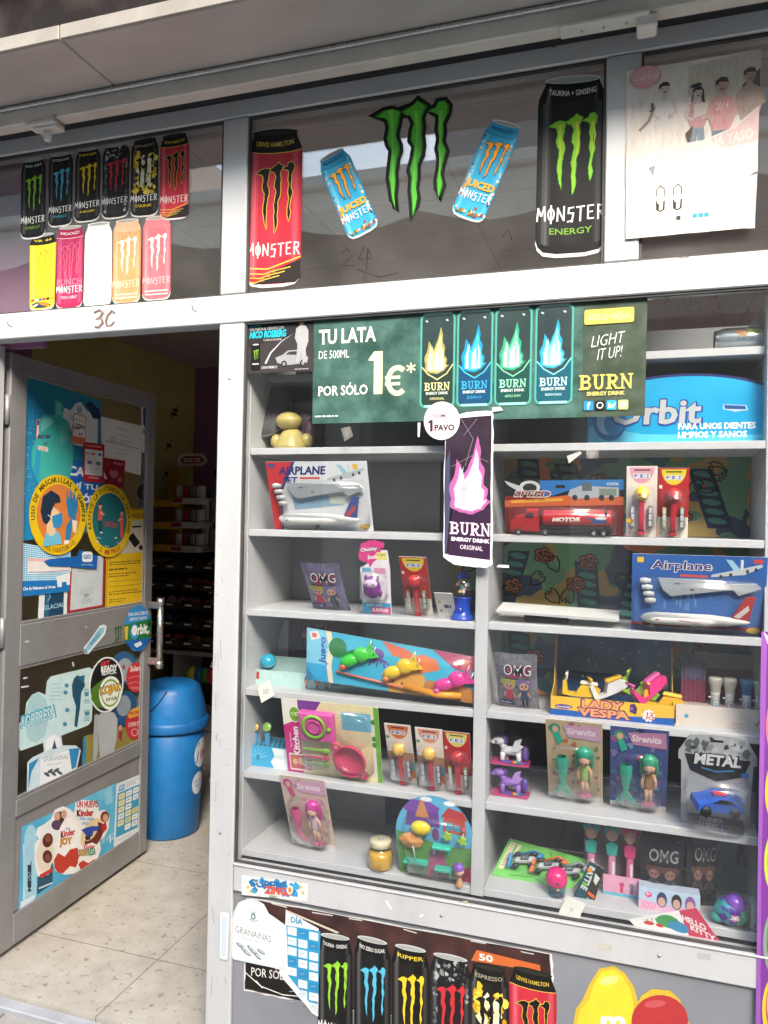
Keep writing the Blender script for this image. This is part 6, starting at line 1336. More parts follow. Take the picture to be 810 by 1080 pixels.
a.rect(2, H*.15, 10, H*.5, 'b83a4a'); a.build('front_print', card(-w_/2, h_, .001, -.0014), t)
q = atY(283, 698, .145); MB().ball((q.x, .145, q.z), .0245, plas('22a8c8', .25), None, 24).lathe([(.0248, -.002), (.0252, 0), (.0248, .002)], plas('8ad0e0', .3), 24, T(q.x, .145, q.z) @ RX(.5)).build('surprise_ball', label='small turquoise surprise ball sitting in the striped doll tray', cat='ball')
def tag(lab, crop, k_, pts, y, rz, cord=None):
    a = Art(); a.poly(pts, 'eceae4'); cx = sum(q_[0] for q_ in pts)/4; cy = sum(q_[1] for q_ in pts)/4; a.micro(cx-9, cy-6, 18, 4, 4.5, '9a9a98')
    a.ell(pts[0][0]*.85+cx*.15, pts[0][1]*.85+cy*.15, 1.6, 1.6, '8a8a86')
    o_ = a.build('price_tag', pxmap((V((0, y, 0)), V((0, -1, 0))), crop, k_), label=lab, cat='price tag', group='white paper price tags')
tag('square white price tag hanging from the striped doll tray', (250, 640), 3.115, [(66, 262), (106, 240), (124, 290), (80, 316)], .045, 0)
tag('square white price tag hanging in front of the pink capsule on the bottom right shelf', (505, 860), 4.629, [(428, 392), (522, 430), (478, 532), (388, 478)], .044, 0)

# ---- cards held at odd angles
def quadcard(name, lab, cat, corners, W, H, y, n=None, th=.0016, crop=(0, 0), k_=1.0, bc='d8d4cc'):
    nn = V(n) if n else V((0, -1, 0)); nn.normalize(); p0 = y if isinstance(y, V) else V((0, y, 0)); pl_ = (p0, nn)
    f = quad(pl_, corners, W, H, crop, k_); c4 = [f(0, 0, 0), f(W, 0, 0), f(W, H, 0), f(0, H, 0)]
    org = (c4[2]+c4[3])/2; t = thing(name, lab, cat, tuple(org))
    vs = [p_-org-nn*.0002 for p_ in c4]+[p_-org-nn*th for p_ in c4]
    MB().add(vs, [(0, 3, 2, 1), (4, 5, 6, 7), (0, 1, 5, 4), (1, 2, 6, 5), (2, 3, 7, 6), (3, 0, 4, 7)], plas(bc, .5)).build('card', t)
    return t, (lambda x, y_, h: f(x, y_, h)-org), nn
t, f, nn = quadcard('fishing_game', 'long turquoise fishing game bag with green, yellow and pink toy fish', 'toy pack', [(323.8, 661.8), (500.4, 693), (499.8, 742), (323, 716.4)], 470, 150, .062)
SEA = pmat('printed sea', lin('2f9cc0'), lin('4ab4d0'), scale=5, rough=.35, detail=3)
a = Art(); a.rect(0, 0, 470, 150, SEA); a.poly([(0, 0), (56, 0), (66, 40), (58, 90), (68, 150), (0, 150)], '7cc4e0'); a.poly([(56, 0), (72, 0), (82, 50), (74, 100), (80, 150), (68, 150), (58, 90), (66, 40)], 'e4d6b4'); a.poly([(0, 100), (60, 100), (66, 150), (0, 150)], '2f9fd0')
a.text('Juego', 10, 46, 80, 26, '1a4aa0', .03, .1, rot=-pi/2); a.text('de PESCA', 34, 76, 60, 10, 'd8dfe8', .0, rot=-pi/2)
a.ell(92, 44, 26, 30, '1f7a3e', .2); a.poly([(100, 60), (140, 40), (150, 54), (112, 86)], '1f7a3e'); a.ell(206, 42, 20, 16, '6a4a9a'); 
for i in range(6): a.line([(206, 50), (190+i*9, 66), (182+i*11, 82-(i % 2)*10)], 5, '6a4a9a')
a.poly([(220, 0), (290, 14), (310, 30), (290, 44), (250, 40), (236, 22)], 'd8643a'); a.poly([(300, 40), (330, 20), (370, 30), (380, 60), (330, 80), (300, 70)], 'd87a4a'); a.poly([(360, 0), (470, 0), (470, 60), (420, 50)], 'b0486a'); a.poly([(220, 100), (250, 70), (300, 64), (340, 90), (330, 150), (240, 150)], 'd8a04a'); a.poly([(340, 100), (430, 90), (470, 110), (470, 150), (330, 150)], 'b87a3a'); a.poly([(430, 50), (470, 44), (470, 100), (440, 96)], '3a8ab0'); a.ell(250, 116, 4, 4, '6a4a1a'); a.ell(276, 120, 4, 4, '6a4a1a')
for i in range(9): a.line([(436, 20+i*7), (462, 18+i*8)], 2, 'e0b06a')
a.poly([(8, 10), (34, 4), (40, 24), (14, 34)], 'e4ded8'); a.rect(16, 12, 14, 12, 'c85a4a'); a.build('card_print', f, t)
def fish(x, y, c, c2, rot):
    o_ = f(x, y, .012); R = T(*o_) @ RYm(rot) @ Matrix.Scale(1.45, 4); cp_ = plas(c, .25)
    b = MB(); b.ball((-.014, 0, 0), (.020, .010, .012), cp_, R, 14).ball((.012, 0, .004), (.017, .009, .015), cp_, R, 14); b.prism([(.018, .004), (.042, .026), (.036, .006), (.044, -.010), (.022, -.006)], -.004, .004, cp_, R).ball((-.030, -.004, -.008), (.007, .005, .006), plas(c2, .3), R, 10)
    o2 = b.build('toy_fish', t); e_ = MB()
    for q_ in ((.034, .012), (.038, -.002)): e_.tube([R @ V((q_[0], -.006, q_[1])), R @ V((q_[0]+.010, -.009, q_[1]+.012))], .0014, WHITE, 6)
    e_.build('hook', o2)
fish(150, 64, '3fd03a', 'd85a2a', -.35); fish(272, 78, 'f0c62a', 'e0802a', -.35); fish(412, 92, 'e03a9a', 'e05aa8', -.3)
r1, r2, r3 = f(92, 112, .008), f(290, 132, .008), f(440, 128, .012)
MB().tube([r1, r2], .0032, plas('d8765a', .35), 8).build('rod', t); MB().tube([f(286, 126, .012), f(380, 134, .014), r3], [.007, .0095, .008], plas('f0a02a', .3), 12).build('rod_handle', t)
BAGF = clear('thin film', 1.4, .08, (.97, .97, .97), .004, 20)
c4 = [f(0, 0, .024), f(470, 0, .020), f(470, 150, .022), f(0, 150, .018)]
n_ = 14; vs = []; fs = []; random.seed(9)
for j in range(5):
    for i in range(n_+1): vs.append(f(470*i/n_, 150*j/4, (.034 if 0 < j < 4 and 0 < i < n_ else .001)+random.uniform(-.003, .003)*(0 < i < n_)))
for j in range(4):
    for i in range(n_): q_ = j*(n_+1)+i; fs.append((q_, q_+1, q_+n_+2, q_+n_+1))
MB().add(vs, fs, BAGF, True).build('bubble', t)

# ---- lollipop box, cooking set
p, w_, h_ = stand(258, 788, 304, 811, 5, .10)
t = thing('lollipop_box', 'blue and white box holding two foil topped lollipops', 'lollipop box', tuple(p))
MB().box((0, .05, h_/2), (w_, .10, h_), plas('3aa4d0', .4), .001).build('box', t)
a = Art(); W, H = w_*1000, h_*1000; a.rect(0, 0, W, H, '3aa6d4')
for i in range(7): A = -2.6+i*.36; a.poly([(W*.35, H*.7), (W*.35+90*cos(A), H*.7+60*sin(A)), (W*.35+90*cos(A+.16), H*.7+60*sin(A+.16))], '5fbce0') if False else a.line([(W*.30, H*.62), (W*(.30+.24*cos(A)), H*(.62+.5*sin(A)))], 2, '7ccae6')
a.poly([(W*.62, 0), (W, 0), (W, H), (W*.68, H), (W*.60, H*.7), (W*.68, H*.4)], 'dfeaee'); a.ell(W*.3, H*.55, 6, 8, '2a80b4'); a.text('LOLLY', W*.68, H*.3, W*.26, H*.2, 'a8c4cc', .03, .2); a.build('box_print', card(-w_/2, h_, .001, -.0006), t)
b = MB()
for j in range(4):
    for i in range(7): b.lathe([(0, 0), (.0042, 0), (.0042, .0006), (0, .0006)], DARK, 10, T(-w_*.3+i*.015+(j % 2)*.007, .015+j*.020, h_+.0004))
b.build('holes', t)
for i, (px, c) in enumerate(((268.8, 'c8a050'), (281.6, '8ab85a'))):
    q = atY(px, 767, .12); lo_ = MB(); lo_.lathe([(0, -.004), (.012, -.0035), (.0145, 0), (.012, .0035), (0, .004)], plas(c, .25), 22, T(q.x-p.x, .02, q.z-p.z) @ RX(1.25)).lathe([(.0143, -.002), (.0155, 0), (.0143, .002)], plas('2a5a9a', .3), 22, T(q.x-p.x, .021, q.z-p.z) @ RX(1.25)); 
    l2 = lo_.build('lollipop', t); MB().box((q.x-p.x, .024, (q.z-p.z+h_)/2-.004), (.015, .008, q.z-p.z-h_-.004), plas('4a9ac8', .3), .002).build('wrapper', l2)
t, W, H, f = cardthing('toy_kitchen_set', 'pink toy kitchen set on a cream card with stove, pan and cutlery', 'toy pack', leaner(303, 742, 403, 819.5, 5), back='e8e0c0')
a = Art(); a.rrect(0, 0, W, H, 6, 'e6dcae'); a.poly([(0, 0), (W*.24, 0), (W*.10, H*.3), (0, H*.36)], 'eceae2'); a.poly([(0, H*.36), (W*.10, H*.3), (W*.17, H*.2), (W*.17, H), (0, H)], 'c82a80'); a.poly([(W*.17, 0), (W*.42, 0), (W*.36, H*.12), (W*.17, H*.14)], '7a3a9a'); a.text('Kitchen', W*.0, H*.50, H*.42, W*.075, 'f4ecf0', .03, 0, rot=-pi/2) if False else a.text('Kitchen', W*.12-H*.2, H*.52, H*.40, W*.075, 'f4ecf0', .04, rot=-pi/2)
a.text('my sweet', W*.065-H*.1, H*.54, H*.2, W*.03, 'f0c8dc', .0, rot=-pi/2); a.ell(W*.13, H*.2, W*.065, H*.11, 'f0ecdc'); a.ell(W*.13, H*.2, W*.055, H*.095, '7aa82a'); a.text('+3 SET', W*.09, H*.17, W*.08, H*.05, 'e4f0c8', .02)
a.poly([(W*.03, H*.74), (W*.22, H*.74), (W*.28, H*.76), (W*.28, H*.97), (W*.03, H*.97)], 'e8e4e0'); a.rect(W*.04, H*.76, W*.15, H*.19, 'c8606a'); a.ell(W*.085, H*.84, W*.035, H*.06, 'c8823a'); a.ell(W*.09, H*.855, W*.024, H*.04, 'e2b49a'); a.ell(W*.155, H*.84, W*.03, H*.055, 'e2b49a'); a.rect(W*.21, H*.8, W*.06, H*.15, 'b8584a')
a.rect(W*.62, H*.10, W*.3, H*.24, '6fb8d4'); a.poly([(W*.95, 0), (W, H*.02), (W, H), (W*.95, H)], '6aa83a'); a.rect(W*.925, H*.12, W*.028, H*.84, 'dcdcd4'); 
for y in (.2, .42, .5): a.ell(W*.94, H*y, W*.02, H*.035, '3a8a3a')
a.build('card_print', f, t); k = W/1000; hh = H/1000; PK = plas('e85ab0', .3); GR_ = plas('8cc63a', .3); HP = plas('e0306a', .25)
X = lambda u: (u-.5)*k
s_ = MB().box((X(.38), -.012, hh*.70), (k*.36, .022, hh*.37), PK, .003).build('toy_stove', t)
for r in (.24, .14): MB().lathe([(r*.9*hh, 0), (r*hh*.95, .003), (r*hh*.72, .003), (r*hh*.7, 0)], GR_ if r > .2 else plas('c83a90', .3), 26, T(X(.36), -.0235, hh*.71) @ RX(pi/2), sx=.72, sy=.72).build('burner', s_)
MB().lathe([(0, 0), (.006, 0), (.005, .006), (0, .006)], GR_, 12, T(X(.52), -.0235, hh*.70) @ RX(pi/2)).build('knob', s_)
MB().lathe([(k*.165, 0), (k*.155, .006), (k*.08, .012), (k*.03, .014), (k*.02, .022), (0, .024)], BLIS, 28, T(X(.74), -.004, hh*.64) @ RX(pi/2)).build('pan_lid', t)
b = MB(); M0 = T(X(.70), -.004, hh*.30) @ RX(pi/2); b.lathe([(k*.165, .022), (k*.155, .024), (k*.13, .006), (k*.12, .003), (0, .003)], HP, 30, M0).lathe([(k*.165, .022), (k*.17, .019), (k*.13, 0), (0, 0)], HP, 30, M0)
for A in (2.3, -.75): b.lathe([(.006, -.003), (.013, -.003), (.013, .003), (.006, .003), (.006, -.003)], HP, 16, T(X(.70)+k*.19*cos(A), -.022, hh*.30+k*.19*sin(A)) @ RX(pi/2))
b.build('toy_pan', t)
for y, c, kind in ((.36, GR_, 0), (.26, HP, 1), (.17, GR_, 2)):
    b = MB(); b.box((X(.30), -.008, hh*y), (k*.22, .006, .007), c, .002); b.ball((X(.44), -.008, hh*y), (.012 if kind == 0 else .009, .005, .008), c, None, 12); b.build('toy_cutlery', t)
bubble(t, X(.19), X(.92), hh*.10, hh*.92, .028)

# ---- pink doll card, two mermaid cards
def dollcard(lab, geo, bg, spots, tail, hair, dress, rz=0, oval=None, flip=False):
    t, W, H, f = cardthing('doll_card', lab, 'toy pack', geo, rz, 'mermaid doll cards', back='e6e0dc')
    a = Art(); a.rect(0, 0, W, H, bg); random.seed(len(lab)); spatter(a, spots, 60, (7, 7, W-7, H-16), (4, 10)); a.poly([(W*.3, H*.06), (W*.95, H*.03), (W*.97, H*.22), (W*.4, H*.20)], oval or 'd8a8c8'); a.text('Sirenita', W*.36, H*.08, W*.52, H*.08, 'f4e6ee', .03, .2); a.ell(W*.16, H*.10, W*.10, H*.06, hair); a.ell(W*.17, H*.11, W*.055, H*.04, 'e2b49a'); a.poly([(W*.12, H*.15), (W*.24, H*.15), (W*.30, H*.26), (W*.2, H*.30)], tail)
    a.rrect(W*.42, H*.015, W*.16, H*.02, 1, '2a2424') if oval else None
    a.rect(0, H*.93, W, H*.07, 'e8e4de'); a.text('SIRENA', W*.4, H*.94, W*.26, H*.04, '7a3a5a', .03); a.build('card_print', f, t)
    k = W/1000; hh = H/1000; tl = plas(tail, .28); sx = 1
    b = MB(); b.lathe([(k*.085, 0), (k*.115, hh*.04), (k*.105, hh*.14), (k*.07, hh*.26), (k*.035, hh*.37), (.004, hh*.40)], tl, 18, T(-k*.22, -.016, hh*.60) @ RX(pi), sy=.6)
    b.prism([(-k*.24, hh*.27), (-k*.40, hh*.13), (-k*.34, hh*.12), (-k*.22, hh*.17), (-k*.08, hh*.10), (-k*.05, hh*.13), (-k*.19, hh*.27)], -.021, -.013, tl); b.build('mermaid_tail', t)
    d = MB(); cx = k*.18; d.ball((cx, -.018, hh*.60), (k*.11, .016, hh*.078), SKIN).lathe([(k*.035, 0), (k*.10, hh*.05), (k*.07, hh*.13), (k*.10, hh*.20), (k*.06, hh*.23)], plas(dress, .4), 16, T(cx, -.016, hh*.31), sy=.6)
    for s2 in (-1, 1): d.tube([(cx+s2*k*.075, -.016, hh*.51), (cx+s2*k*.115, -.018, hh*.42), (cx+s2*k*.105, -.022, hh*.35)], [.005, .0045, .004], SKIN, 8); d.tube([(cx+s2*k*.035, -.016, hh*.33), (cx+s2*k*.035, -.016, hh*.15)], [.006, .0045], SKIN, 8)
    o_ = d.build('doll', t); hp = plas(hair, .3); MB().ball((cx, -.013, hh*.645), (k*.145, .017, hh*.082), hp).ball((cx-k*.125, -.010, hh*.57), (k*.045, .012, hh*.12), hp, None, 10).ball((cx+k*.125, -.010, hh*.57), (k*.045, .012, hh*.12), hp, None, 10).build('hair', o_)
    e_ = MB()
    for s2 in (-1, 1): e_.ball((cx+s2*k*.045, -.0325, hh*.59), .0026, DARK, None, 8)
    e_.build('eye', o_); MB().ball((cx-k*.04, -.018, hh*.135), (.010, .010, .006), plas('d8407a', .3), None, 10).ball((cx+k*.05, -.018, hh*.135), (.010, .010, .006), plas('d8407a', .3), None, 10).build('shoes', o_)
    bubble(t, -k*.40, k*.42, hh*.09, hh*.70, .034, .009)
dollcard('pink card with a pink haired mermaid doll on the bottom left shelf', leaner(308.5, 822, 354.5, 890, 6, .135), 'd8c0b4', ('d8a0a8', 'e0d0b0', 'c8b09a', 'c88aa8', 'b8c0a0'), 'd8508a', 'c83a9a', 'e8d0e0')
dollcard('flowery cream card with a green haired mermaid doll and a green tail', leaner(578.5, 761, 635.5, 843, 5), 'd0b898', ('c8784a', '8ab06a', 'd8c890', 'b06a8a', '6a9a5a'), '2fb89a', '2f9a80', 'b0d86a')
dollcard('blue and violet card with a gold mermaid doll and a green tail', leaner(643, 768, 702, 852.5, 5), '4a5a9a', ('6a4a9a', '7a9ac8', 'c85a8a', '8a7ab8', '4a8ab0'), '2fb89a', '3a9a7a', 'b8864a', oval='c88ab0')

# ---- honey jar
p, w_, h_ = stand(389, 885, 413, 915, 6)
t = thing('honey_jar', 'small glass jar of golden honey with a cream lid', 'jar', tuple(p)); r = w_/2
HON = pmat('honey', (.62, .36, .02), (.55, .30, .015), scale=8, rough=.08, coat=.6)
MB().lathe([(0, .001), (r*.86, .001), (r, h_*.10), (r*1.02, h_*.40), (r*.93, h_*.62), (0, h_*.62)], HON, 28).build('honey', t)
MB().lathe([(0, 0), (r*.9, 0), (r*1.05, h_*.10), (r*1.07, h_*.42), (r*.96, h_*.66), (r*.84, h_*.72)], BLIS, 28).build('glass', t)
MB().lathe([(r*.80, h_*.76), (r*.90, h_*.78), (r*.90, h_*.97), (r*.85, h_), (0, h_)], plas('d8cfae', .35), 28).build('lid', t)
a = Art(); a.ell(0, 0, 8, 8, '4a5a6a'); a.ell(0, 0, 6, 6, 'd8d4c4'); a.text('MIEL', -4, -2, 8, 4, '3a3a3a', .02); a.build('lid_print', lambda x, y, h: V((x*.001, -y*.001, h_+.0003+h)), t)

# ---- round topped playset card
geo = leaner(421, 840, 497, 925, 6)
out = [(-.5, 0), (.5, 0)]+[(.5-.02*(1-cos(pi*i/14)), .45+.0) for i in range(0)]+[(.54*cos(pi*i/18), .50+.50*sin(pi*i/18)) for i in range(19)]
t, W, H, f = cardthing('toy_playset', 'round topped toy house playset card with umbrella, tables and a purple haired figure', 'toy pack', geo, outline=out, back='5a9ac0')
P = lambda L: [(W/2+x*W, H-z*H) for x, z in L]
a = Art(); a.poly(P([(x*.985, z*.99+.002) for x, z in out]), '5fb4dc'); a.poly(P([(-.5, .002), (.5, .002), (.53, .42), (.2, .40), (-.2, .46), (-.53, .52)]), '5f9a4a'); a.poly(P([(-.12, .002), (.2, .002), (.12, .36), (-.04, .40)]), 'b85a8a'); a.poly(P([(.30, .002), (.5, .002), (.51, .2), (.36, .14)]), 'c8406a')
a.poly(P([(-.40, .60), (.08, .62), (.06, .86), (-.36, .84)]), '6a3f9a'); a.poly(P([(-.42, .82), (-.3, .93), (-.05, .92), (.08, .86), (.06, .80), (-.4, .78)]), '7a4aaa'); a.poly(P([(-.26, .72), (-.16, .98), (-.06, .72)]), 'c88a5a'); a.poly(P([(.12, .58), (.44, .56), (.42, .76), (.14, .80)]), 'c8503a'); a.poly(P([(.10, .76), (.2, .88), (.40, .84), (.46, .74)]), 'b83a3a'); a.rect(W*.66, H*.30, W*.1, H*.1, '3a9ac0'); a.rect(W*.78, H*.32, W*.08, H*.08, '3a9ac0')
for x, z in ((-.1, .95), (.22, .93)): a.ell(W*(.5+x), H*(1-z), W*.08, H*.03, 'eef4f6')
a.ell(W*.52, H*.47, W*.05, H*.08, '7a3a7a'); a.build('card_print', f, t); k = W/1000; hh = H/1000; X = lambda u: u*k
TQ = plas('2fc8b0', .3)
MB().ball((X(-.16), -.018, hh*.63), (k*.14, .014, hh*.085), plas('e8d03a', .25), None, 18).build('toy_mirror', t)
b = MB()
for i in range(8): A = pi*2*i/8; A2 = pi*2*(i+1)/8; c0 = V((X(-.30), -.024, hh*.45)); b.add([c0, c0+V((k*.17*cos(A), .010, hh*.10*sin(A))), c0+V((k*.17*cos(A2), .010, hh*.10*sin(A2)))], [(0, 1, 2)], plas('ea9a4a' if i % 2 else 'f0b06a', .35))
b.tube([(X(-.28), -.016, hh*.40), (X(-.25), -.016, hh*.22)], .002, WHITE, 6); b.build('toy_umbrella', t)
for cx, cz, wd in ((-.24, .20, .34), (.12, .43, .26), (.14, .16, .24)):
    b = MB().box((X(cx), -.018, hh*cz), (k*wd, .022, hh*.045), TQ, .003)
    for s2 in (-1, 1): b.box((X(cx+s2*wd*.38), -.018, hh*(cz-.05)), (.003, .006, hh*.07), TQ)
    b.build('toy_table', t)
for cx, cz in ((.20, .57), (.40, .54)): MB().prism([(X(cx)+.014*(1 if i % 2 else .55)*cos(i*pi/5), hh*cz+.014*(1 if i % 2 else .55)*sin(i*pi/5)) for i in range(10)], -.020, -.012, plas('a8d83a', .3)).build('toy_plant', t)
MB().lathe([(0, 0), (.007, 0), (.007, .003), (0, .003)], plas('c83a3a', .3), 12, T(X(.41), -.012, hh*.66) @ RX(pi/2)).tube([(X(.41), -.012, hh*.65), (X(.41), -.012, hh*.5)], .0015, WHITE, 6).build('toy_sign', t)
b = MB().ball((X(.36), -.026, hh*.19), (.013, .011, .012), SKIN).lathe([(.010, 0), (.007, .018), (.004, .024)], plas('d8a070', .4), 12, T(X(.36), -.026, hh*.02)); o_ = b.build('toy_figure', t)
MB().ball((X(.35), -.025, hh*.235), (.0155, .013, .0125), plas('8a5ac8', .35)).build('hair', o_); bubble(t, -k*.42, k*.46, hh*.03, hh*.74, .036, .012)

# ---- top left corner: trophy-like figure, black disc, basket, beige box
z1 = LEV[1]
GRN = pmat('pale green gold glaze', (.46, .38, .13), (.33, .28, .10), scale=14, rough=.3)
p, w_, h_ = stand(288, 435, 327, 473, 1, .14)
t = thing('figurine', 'pale green gold round headed figurine on the top left shelf', 'figurine', tuple(p))
MB().lathe([(0, 0), (w_*.46, 0), (w_*.42, h_*.12), (w_*.34, h_*.30), (w_*.26, h_*.46), (w_*.18, h_*.55)], GRN, 24).ball((-.006, -.008, h_*.76), (w_*.34, w_*.32, h_*.24), GRN).ball((-w_*.4, 0, h_*.25), (w_*.16, .02, h_*.2), GRN, None, 12).ball((w_*.4, 0, h_*.25), (w_*.16, .02, h_*.2), GRN, None, 12).build('body', t)
p, w_, h_ = stand(312, 432, 334, 473, 1, .17)
t = thing('doll', 'dark purple haired doll behind the pale green figurine', 'doll', tuple(p)); PH = pmat('purple brown hair', (.10, .06, .09), (.05, .03, .05), scale=30, rough=.5, stretch=(1, 1, .2))
MB().lathe([(0, 0), (w_*.5, 0), (w_*.4, h_*.4), (w_*.2, h_*.6)], plas('4a3a52', .5), 18).build('body', t); MB().ball((0, 0, h_*.70), (w_*.45, w_*.4, h_*.28), PH).ball((w_*.2, -.01, h_*.4), (w_*.3, .02, h_*.36), PH).build('hair', t)
q = atY(281, 434, .15); t = thing('black_disc', 'large matt black round disc leaning in the top left corner of the shelves', 'disc', (q.x-.01, .15, q.z))
MB().lathe([(0, -.003), (.080, -.003), (.086, 0), (.080, .004), (.03, .006), (0, .006)], pmat('matt black metal', (.02, .022, .026), (.04, .042, .046), scale=9, rough=.45), 40, RX(1.2) @ RYm(.15)).build('disc', t); MB().lathe([(.084, -.002), (.089, 0), (.084, .003)], pmat('grey rim', (.2, .2, .2), rough=.4), 40, RX(1.2) @ RYm(.15)).build('rim', t)
q = atY(318, 448, .22); t = thing('wicker_basket', 'light brown wicker basket on the top left shelf behind the green banner', 'basket', (q.x, .22, z1))
WK = pmat('wicker', (.36, .20, .08), (.22, .12, .045), scale=40, rough=.7, bump=.6, stretch=(.3, .3, 1.5))
bw = MB()
for i in range(9): bw.lathe([(.055+.001*i, .003+i*.011), (.059+.001*i, .009+i*.011), (.055+.001*i, .014+i*.011)], WK, 28)
bw.build('weave', t); MB().tube([(.066*cos(x*pi/14), .066*sin(x*pi/14), .105) for x in range(29)], .005, WK, 8).build('rim', t)
q = atY(300, 406, .24); t = thing('box', 'beige grey carton lying across the basket in the top left corner', 'box', (q.x, .24, z1+.112))
MB().box((0, 0, .02), (.26, .08, .04), plas('a8948c', .6), .002).build('carton', t); MB().box((0, -.001, .0425), (.25, .082, .005), plas('8f7d76', .6), .001).build('lid', t)

# ---- big blue chewing gum display sign, drink can
q0, q1 = atY(617, 464, .10), atY(832, 456, .10); zb_ = zs(1, 600)
t = thing('gum_display', 'wide blue arched chewing gum display with silver lettering on the upper right shelf', 'display', ((q0.x+q1.x)/2, .10, zb_))
ww = q1.x-q0.x; hh = atY(720, 394, .10).z-zb_
arc = [(-ww/2, 0), (ww/2, 0), (ww/2, hh*.50)]+[(ww/2*cos(a_), hh*.50+hh*.50*sin(a_)) for a_ in [pi*(i+1)/22 for i in range(21)]]+[(-ww/2, hh*.50)]
MB().prism(arc, 0, .004, plas('1c2a6a', .35)).build('back', t)
GB = pmat('glossy gum blue', lin('1f94c8'), lin('2fa8d8'), scale=4, rough=.25, detail=2)
MB().prism([(x*.975, max(.0, z*.955)) for x, z in arc], -.006, -.0002, GB).box((0, .06, .001), (ww*.96, .11, .0015), plas('1c5a9a', .4)).build('front', t)
a = Art(); W, H = ww*1000, hh*1000; a.poly([(W*.02, H*.72), (W*.3, H*.86), (W*.98, H*.90), (W*.98, H*.985), (W*.02, H*.985)], '56c2e6'); a.ell(W*.13, H*.68, W*.085, H*.27, '1a6ab0'); a.ell(W*.12, H*.66, W*.06, H*.2, '8fc6e0'); a.ell(W*.15, H*.7, W*.05, H*.17, '2a86c4')
a.text('Orbit', W*.135, H*.36, W*.455, H*.38, '1a4a9a', .09, .06); a.text('Orbit', W*.137, H*.365, W*.45, H*.36, 'b4babd', .03, .06)
a.text('PARA UNOS DIENTES', W*.475, H*.715, W*.37, H*.09, 'e8f2f6', .05); a.text('LIMPIOS Y SANOS', W*.475, H*.835, W*.33, H*.09, 'e8f2f6', .05); a.poly([(W*.69, H*.46), (W*.80, H*.48), (W*.81, H*.55), (W*.75, H*.57), (W*.69, H*.53)], 'a8d0e0'); a.poly([(W*.695, H*.47), (W*.795, H*.49), (W*.80, H*.54), (W*.74, H*.53), (W*.70, H*.525)], '1f4f94')
a.build('front_print', card(-ww/2, hh, .001, -.0064), t)
q = atY(752, 350, .12); t = thing('drink_can', 'pale silver blue drink can lying on its side on the topmost right shelf', 'can', (q.x, .12, 1.935)); rr_ = .0285
CANM = pmat('pale can print', (.50, .56, .60), (.42, .48, .53), scale=10, rough=.3, metal=.6)
M0 = T(.002, 0, rr_+.001) @ RYm(pi/2)
MB().lathe([(rr_*.78, .006), (rr_*.82, .010), (rr_, .022), (rr_, .118), (rr_*.85, .130), (rr_*.8, .131), (0, .126)], CANM, 30, M0).build('body', t); MB().lathe([(0, .006), (rr_*.72, .005), (rr_*.74, .001), (rr_*.80, .001), (rr_*.80, .008)], STEEL, 30, M0).build('lid', t)
a = Art()
for x, y, c in ((30, -4, 'd8906a'), (44, 0, 'e0a070'), (60, -6, 'a8c050'), (72, -2, '8aa83a'), (38, 8, 'c8b08a')): a.ell(x, y, 9, 6, c, .3)
a.text('zero', 26, 10, 40, 8, '6a8aa8', .02, .2)
a.build('fruit_print', lambda x, y, h: V((.002+.022+x*.001, -(rr_+.0004+h)*cos(y*.001/rr_-.35), rr_+.001-(rr_+.0004+h)*sin(y*.001/rr_-.35))), t)

# ---- toy tanker truck
t, W, H, f = cardthing('toy_truck_pack', 'red toy tanker truck in a blister on a black and orange card', 'toy pack', leaner(532, 506, 656, 563.5, 2, .09, .05), back='2a1a16')
a = Art(); a.rect(0, 0, W, H, '7a2018'); a.rect(0, 0, W, H*.30, '17181c'); a.poly([(W*.3, H*.02), (W, 0), (W, H*.18), (W*.6, H*.16), (W*.34, H*.34)], '2a74b8'); a.poly([(0, H*.38), (W*.3, H*.34), (W*.6, H*.26), (W, H*.30), (W, H*.44), (0, H*.5)], 'c8643a'); a.poly([(W*.05, H*.38), (W*.5, H*.33), (W*.5, H*.38), (W*.06, H*.43)], 'e0a83a')
a.ell(W*.22, H*.14, W*.09, H*.12, 'c8ccd0'); a.ell(W*.22, H*.15, W*.06, H*.08, '2a2c30'); a.poly([(W*.0, H*.02), (W*.14, H*.12), (W*.14, H*.24), (W*.03, H*.10)], 'c0c4c8'); a.text('SPEED', W*.08, H*.20, W*.32, H*.12, 'e4dcd8', .08, .2); a.text('SPEED', W*.085, H*.21, W*.31, H*.10, '7a2a34', .02, .2); a.text('MASTER', W*.17, H*.33, W*.18, H*.05, '8a4a1a', .03, .2)
a.poly([(W*.54, H*.28), (W*.56, H*.18), (W*.66, H*.10), (W*.78, H*.12), (W*.96, H*.14), (W*.96, H*.30), (W*.6, H*.34)], 'a8b0b8'); a.rect(W*.66, H*.06, W*.08, H*.14, '5a6670'); a.rect(W*.8, H*.16, W*.14, H*.12, '7a8a80')
for x in (.6, .7, .82, .9): a.ell(W*x, H*.32, W*.022, H*.05, '24262a')
a.rrect(W*.44, H*.10, W*.08, H*.05, 2, '1a1a1c'); a.text('COOL', W*.86, H*.05, W*.1, H*.05, 'd8e4ee', .03); a.build('card_print', f, t); k = W/1000; hh = H/1000; X = lambda u: (u-.5)*k
RD = plas('c02028', .22); BK = plas('1e2026', .4)
b = MB(); b.prism([(X(.06), hh*.12), (X(.06), hh*.30), (X(.10), hh*.36), (X(.17), hh*.38), (X(.20), hh*.49), (X(.30), hh*.49), (X(.31), hh*.12)], -.034, -.006, RD); o_ = b.build('truck_cab', t)
MB().prism([(X(.185), hh*.37), (X(.205), hh*.455), (X(.26), hh*.455), (X(.26), hh*.37)], -.0350, -.0338, plas('3a1a1c', .2)).build('cab_window', o_)
